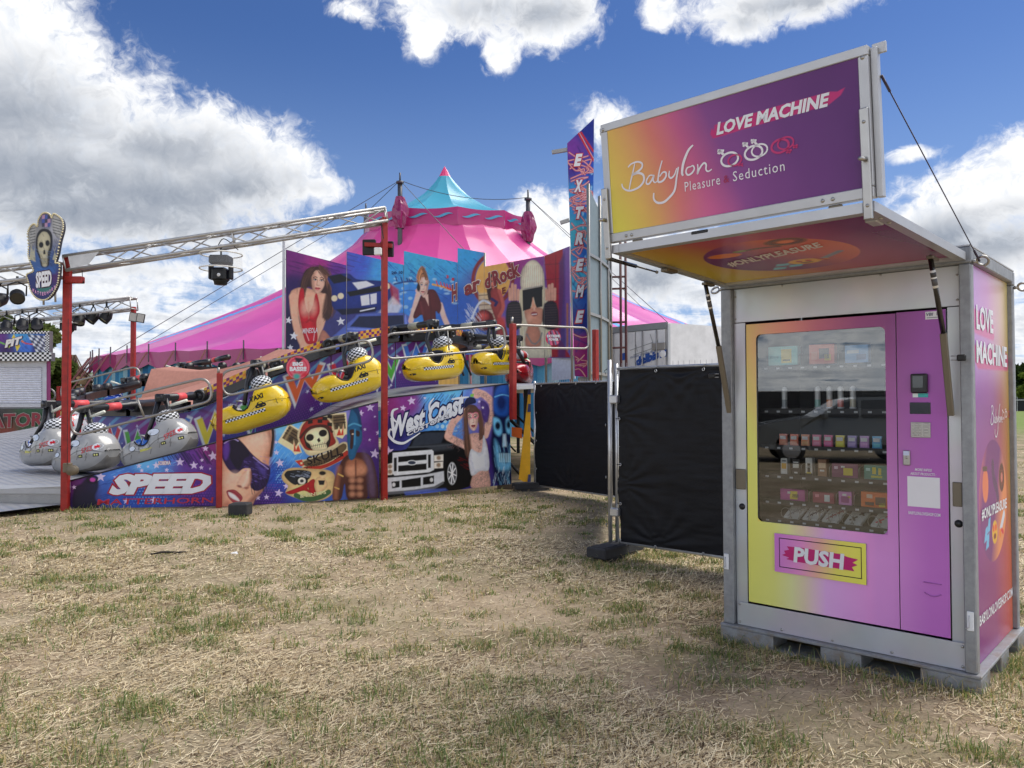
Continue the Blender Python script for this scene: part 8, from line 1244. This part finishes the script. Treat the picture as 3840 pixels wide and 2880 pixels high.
# ------------------------------------------------------------------ far marquee, thatched hut, cardboard boxes
mq = thing('white_marquee', 'far white marquee with a grey roof and dark red lettering', 'marquee', at(360, 1500, 60)); g4 = lambda x, y, d: at(240+x/4.608, 1260+y/4.608, d)
m_ = MB(ink(222, 224, 228)); P = [g4(150, 1250, 60), g4(830, 1250, 60), g4(830, 625, 60), g4(150, 625, 60)]; m_.prism(P, V3(0, 6, 0)); m_.build('wall', MATTE, mq); m_ = MB(ink(140, 144, 150)); P = [g4(140, 628, 59.6), g4(840, 628, 59.6), g4(840, 572, 61), g4(140, 572, 61)]; m_.prism(P, V3(0, 5, .4)); m_.build('roof', MATTE, mq)
for ch, x, w in (('J', 250, 90), ('R', 385, 80), ('C', 500, 90)): O = g4(x, 975, 59.5); m_ = MB(); put_text(m_, ch, O, g4(x+w, 975, 59.5)-O, g4(x, 755, 59.5)-O, ink(90, 20, 44)); m_.build('lettering', PRINT, mq)
hut = thing('thatched_kiosk', 'brown thatched pole hut seen just right of the tall red post', 'hut', at(275, 1520, 46)); m_ = MB(ink(96, 80, 66)); r = np.random.default_rng(2); cpt = g4(80, 560, 46)
for k in range(160): a = r.uniform(0, 2*PI); m_.tube([cpt+V3(0, 0, .3)+V3(r.normal()*.15, r.normal()*.15, .5), cpt+V3(1.3*math.cos(a), 1.3*math.sin(a), -1.2+r.normal()*.2)], .05, 3)
m_.build('thatch', MATTE, hut, kind='stuff'); m_ = MB(ink(60, 54, 44)); b = g4(85, 1150, 46); m_.tube([V3(b[0], b[1], 0), cpt], .3, 8); m_.build('trunk_post', MATTE, hut)
for k, (y0, y1) in enumerate(((700, 830), (860, 1010))): m_ = MB(ink(206, 172, 132)); P = [g4(112, y1, 44), g4(218, y1, 44), g4(214, y0, 44), g4(110, y0, 44)]; m_.prism(P, V3(0, 1, 0)); tag(m_.build('cardboard_box', MATTE), ['upper', 'lower'][k]+' tan box stacked beside the thatched hut', 'box')
# ------------------------------------------------------------------ trees
BARK = mat('bark', (.06, .048, .036), .9, var=.3, bump=.5); LEAF = None
def leaf_mat():
    m = bpy.data.materials.new('leaf'); m.use_nodes = True; nt = m.node_tree; g = G(nt); nt.nodes.remove(nt.nodes['Principled BSDF']); a = g.n('ShaderNodeVertexColor'); a.layer_name = 'Col'; d = g.n('ShaderNodeBsdfDiffuse'); t = g.n('ShaderNodeBsdfTranslucent'); x = g.n('ShaderNodeMixShader'); x.inputs[0].default_value = .35
    for q in (d, t): g.set(q.inputs[0], a.outputs[0])
    nt.links.new(d.outputs[0], x.inputs[1]); nt.links.new(t.outputs[0], x.inputs[2]); nt.links.new(x.outputs[0], nt.nodes['Material Output'].inputs[0]); return m
LEAF = leaf_mat()
def leaves(name, C, R, n, size, cols, parent, seed, kind=None):
    r = np.random.default_rng(seed); k = len(C); ci = r.integers(0, k, n); C = np.array(C); R = np.array(R); d = r.normal(size=(n, 3)); d /= np.linalg.norm(d, axis=1)[:, None]; p = C[ci]+d*(R[ci]*(r.random(n)[:, None]**.38)); a = r.normal(size=(n, 3)); a /= np.linalg.norm(a, axis=1)[:, None]; b = np.cross(a, r.normal(size=(n, 3))); b /= np.linalg.norm(b, axis=1)[:, None]; s = size*r.uniform(.5, 1.3, n)[:, None]
    t = r.random(n)[:, None]; c = lin(cols[0])*t+lin(cols[1])*(1-t); P = np.stack([p-a*s, p+b*s*.6, p+a*s, p-b*s*.6], 1).reshape(-1, 3); me = bpy.data.meshes.new(name); me.vertices.add(4*n); me.vertices.foreach_set('co', P.astype(np.float32).ravel()); me.loops.add(4*n); me.loops.foreach_set('vertex_index', np.arange(4*n, dtype=np.int32)); me.polygons.add(n); me.polygons.foreach_set('loop_start', np.arange(0, 4*n, 4, dtype=np.int32)); me.update(calc_edges=True)
    ca = me.color_attributes.new('Col', 'FLOAT_COLOR', 'POINT'); ca.data.foreach_set('color', np.repeat(np.concatenate([c, np.ones((n, 1))], 1), 4, axis=0).astype(np.float32).ravel()); me.materials.append(LEAF); me.update(); return link(name, me, parent, None, kind)
def tree(base, h, w, label, n=9000, seed=1, cols=((58, 72, 36), (92, 104, 52)), size=.22):
    t = thing('broadleaf_tree', label, 'tree', base, 'broadleaf trees behind the fair'); r = np.random.default_rng(seed); base = V3(base); C = []; R = []
    tr = MB(lin((70, 58, 46))); tr.tube([base, base+V3(.1, 0, h*.3), base+V3(.0, 0, h*.7)], [h*.03, h*.024, h*.01], 8); tr.build('trunk', BARK, t)
    for k in range(18):
        a = r.uniform(0, 2*PI); f = r.uniform(.25, 1); rad = w*.5*math.sqrt(r.random())*(1-.45*abs(f-.5)); q = base+V3(rad*math.cos(a), rad*math.sin(a), h*(.22+.72*f)); C.append(q); R.append([w*r.uniform(.12, .22)]*2+[h*r.uniform(.06, .12)])
        if k < 9: m = MB(lin((70, 58, 46))); m.tube([base+KZ*h*r.uniform(.25, .5), (base+KZ*h*.4+q)/2+KZ*.3, q], [h*.012, h*.008, h*.003], 6); m.build('limb', BARK, t)
    leaves('crown', C, R, n, size, cols, t, seed); return t
tree((-27., 42, 0), 6.9, 4.6, 'leafy green tree rising behind the ticket booth', 30000, 3, ((84, 100, 52), (124, 138, 78)), .15); tree((-26.1, 44, 0), 4.1, 2.4, 'lower green tree between the booth and the tall red post', 14000, 4, ((84, 100, 52), (124, 138, 78)), .14)
tree((84., 124., 0), 9.5, 9., 'dark green tree at the right picture edge beyond the kiosk', 7000, 6, ((40, 56, 34), (70, 86, 44)), .5); tree((80.5, 116., 0), 6.2, 7., 'yellow green bush at the right edge above the far fence', 6000, 7, ((84, 104, 40), (120, 134, 60)), .45)
C = []; R = []
rr = np.random.default_rng(12)
for k in range(420): a = rr.uniform(-1.0, 1.0); d = rr.uniform(230, 300); C.append([d*math.sin(a), d*math.cos(a), rr.uniform(1, 6)]); R.append([rr.uniform(4, 9), rr.uniform(4, 9), rr.uniform(2, 4.5)])
o = leaves('far_wood', C, R, 60000, 1.1, ((60, 76, 50), (92, 108, 70)), None, 12, 'stuff'); o['label'] = 'far off belt of trees along the horizon'; o['category'] = 'wood'
# far black fence and grey dome roof at the right edge
ff = thing('perimeter_fence', 'low black tarpaulin fence far away across the green field at right', 'fence', (70, 107, 0))
for k in range(14): x = 58+k*3.5; m_ = MB(lin((14, 15, 18))); m_.box(V3(x, 107, .95), (3.44, .03, 1.8)); m_.build('tarpaulin', TARP, ff); m_ = MB(lin((150, 152, 152))); m_.tube([V3(x-1.75, 107, 0), V3(x-1.75, 107, 2.05)], .03, 5); m_.build('post', ZINC, ff)
m_ = MB(lin((190, 192, 192))); m_.tube([V3(56, 106.97, 1.6), V3(107, 106.97, 1.6)], .05, 4); m_.build('rail', ZINC, ff)
dm = thing('dome_tent', 'pale grey dome tent roof among the trees at the right edge', 'tent', (83, 119, 0)); m_ = MB(ink(190, 192, 194)); m_.lathe((83.2, 118, 0), [(4.4, 0), (4.2, 1.6), (3.4, 3.2), (2.2, 4.4), (1., 5.), (.0, 5.2)], 20); m_.build('canopy', MATTE, dm)
# ------------------------------------------------------------------ parked car and fence behind the photographer (seen mirrored in the vending machine's glass)
fw = V3(-12.45, -1.55, 0); dr_ = unit(V3(.62, -2.2, 0)); yr = V3(-dr_[1], dr_[0], 0); yr = yr if yr[0] < 0 else -yr          # dr_: towards the tail, yr: away from the kiosk
MC = Matrix(((dr_[0], yr[0], 0, fw[0]), (dr_[1], yr[1], 0, fw[1]), (0, 0, 1, 0), (0, 0, 0, 1)))
suv = thing('parked_car', 'grey off-road estate car mirrored in the vending machine window', 'car', M=MC); GREY = mat('car_paint', (.16, .17, .175), .3, metal=.4, coat=.8, var=.03)
prof = [(-.86, .42), (-.88, .75), (-.72, .98), (-.2, 1.08), (.35, 1.16), (.62, 1.2), (1.25, 1.60), (1.6, 1.68), (2.9, 1.69), (3.25, 1.6), (3.44, 1.15), (3.46, .7), (3.40, .42), (3.1, .36), (3.02, .62), (2.72, .76), (2.4, .62), (2.30, .34), (.42, .34), (.34, .62), (0, .76), (-.34, .62), (-.42, .36)]
def slab(y0, y1, s0, s1): return [V3(x, y0 if k == 0 else y1, 0) for k in (0,) for x in (0,)]
m_ = MB(); P = np.array(prof); rings = []; 
for y, sc, up in ((.0, .985, .0), (.06, 1., .0), (1.72, 1., .0), (1.78, .985, .0)):
    rings.append([V3(x, y+(.22*max(0, z-1.1) if y < .9 else -.22*max(0, z-1.1)), z) for x, z in prof])
n = len(prof); V_ = np.concatenate(rings); fs = [(i*n+k, i*n+(k+1) % n, (i+1)*n+(k+1) % n, (i+1)*n+k) for i in range(3) for k in range(n)]+[tuple(range(n))[::-1], tuple(3*n+k for k in range(n))]; m_.add(V_, fs, (.16, .17, .175)); m_.build('body', GREY, suv)
for pts in ([(.72, 1.2), (1.3, 1.56), (1.62, 1.6), (1.62, 1.18)], [(1.7, 1.18), (1.7, 1.61), (2.5, 1.61), (2.5, 1.18)], [(2.58, 1.18), (2.58, 1.6), (3.0, 1.58), (3.2, 1.2)]): m_ = MB((.02, .02, .022)); m_.add([V3(x, -.006+.22*max(0, z-1.1), z) for x, z in pts], [tuple(range(4))]); m_.build('side_window', PAINT, suv)
for x in (0, 2.72):
    for y in (.0, 1.56): m_ = MB((.012, .012, .013)); m_.lathe((x, y, .345), [(.0, .0), (.2, .0), (.22, .02), (.33, .0), (.345, .05), (.345, .2), (0, .22)], 24, (0, 1, 0), cols=lambda i, k: (.3, .3, .31) if i < 2 else V3(.012, .012, .013)); m_.build('wheel', SATIN, suv)
m_ = MB((.16, .17, .175)); m_.box((.78, -.14, 1.22), (.14, .2, .17), ch=.04); m_.build('wing_mirror', GREY, suv); m_ = MB((.012, .012, .013)); m_.box((1.36, -.012, .42), (1.8, .03, .14)); m_.build('sill', SATIN, suv)
f3, _, _ = fence((-23., 5.), (-19., -11.), .08, 1.95, 'long black tarpaulin fence behind the photographer, mirrored in the glass', [], [])
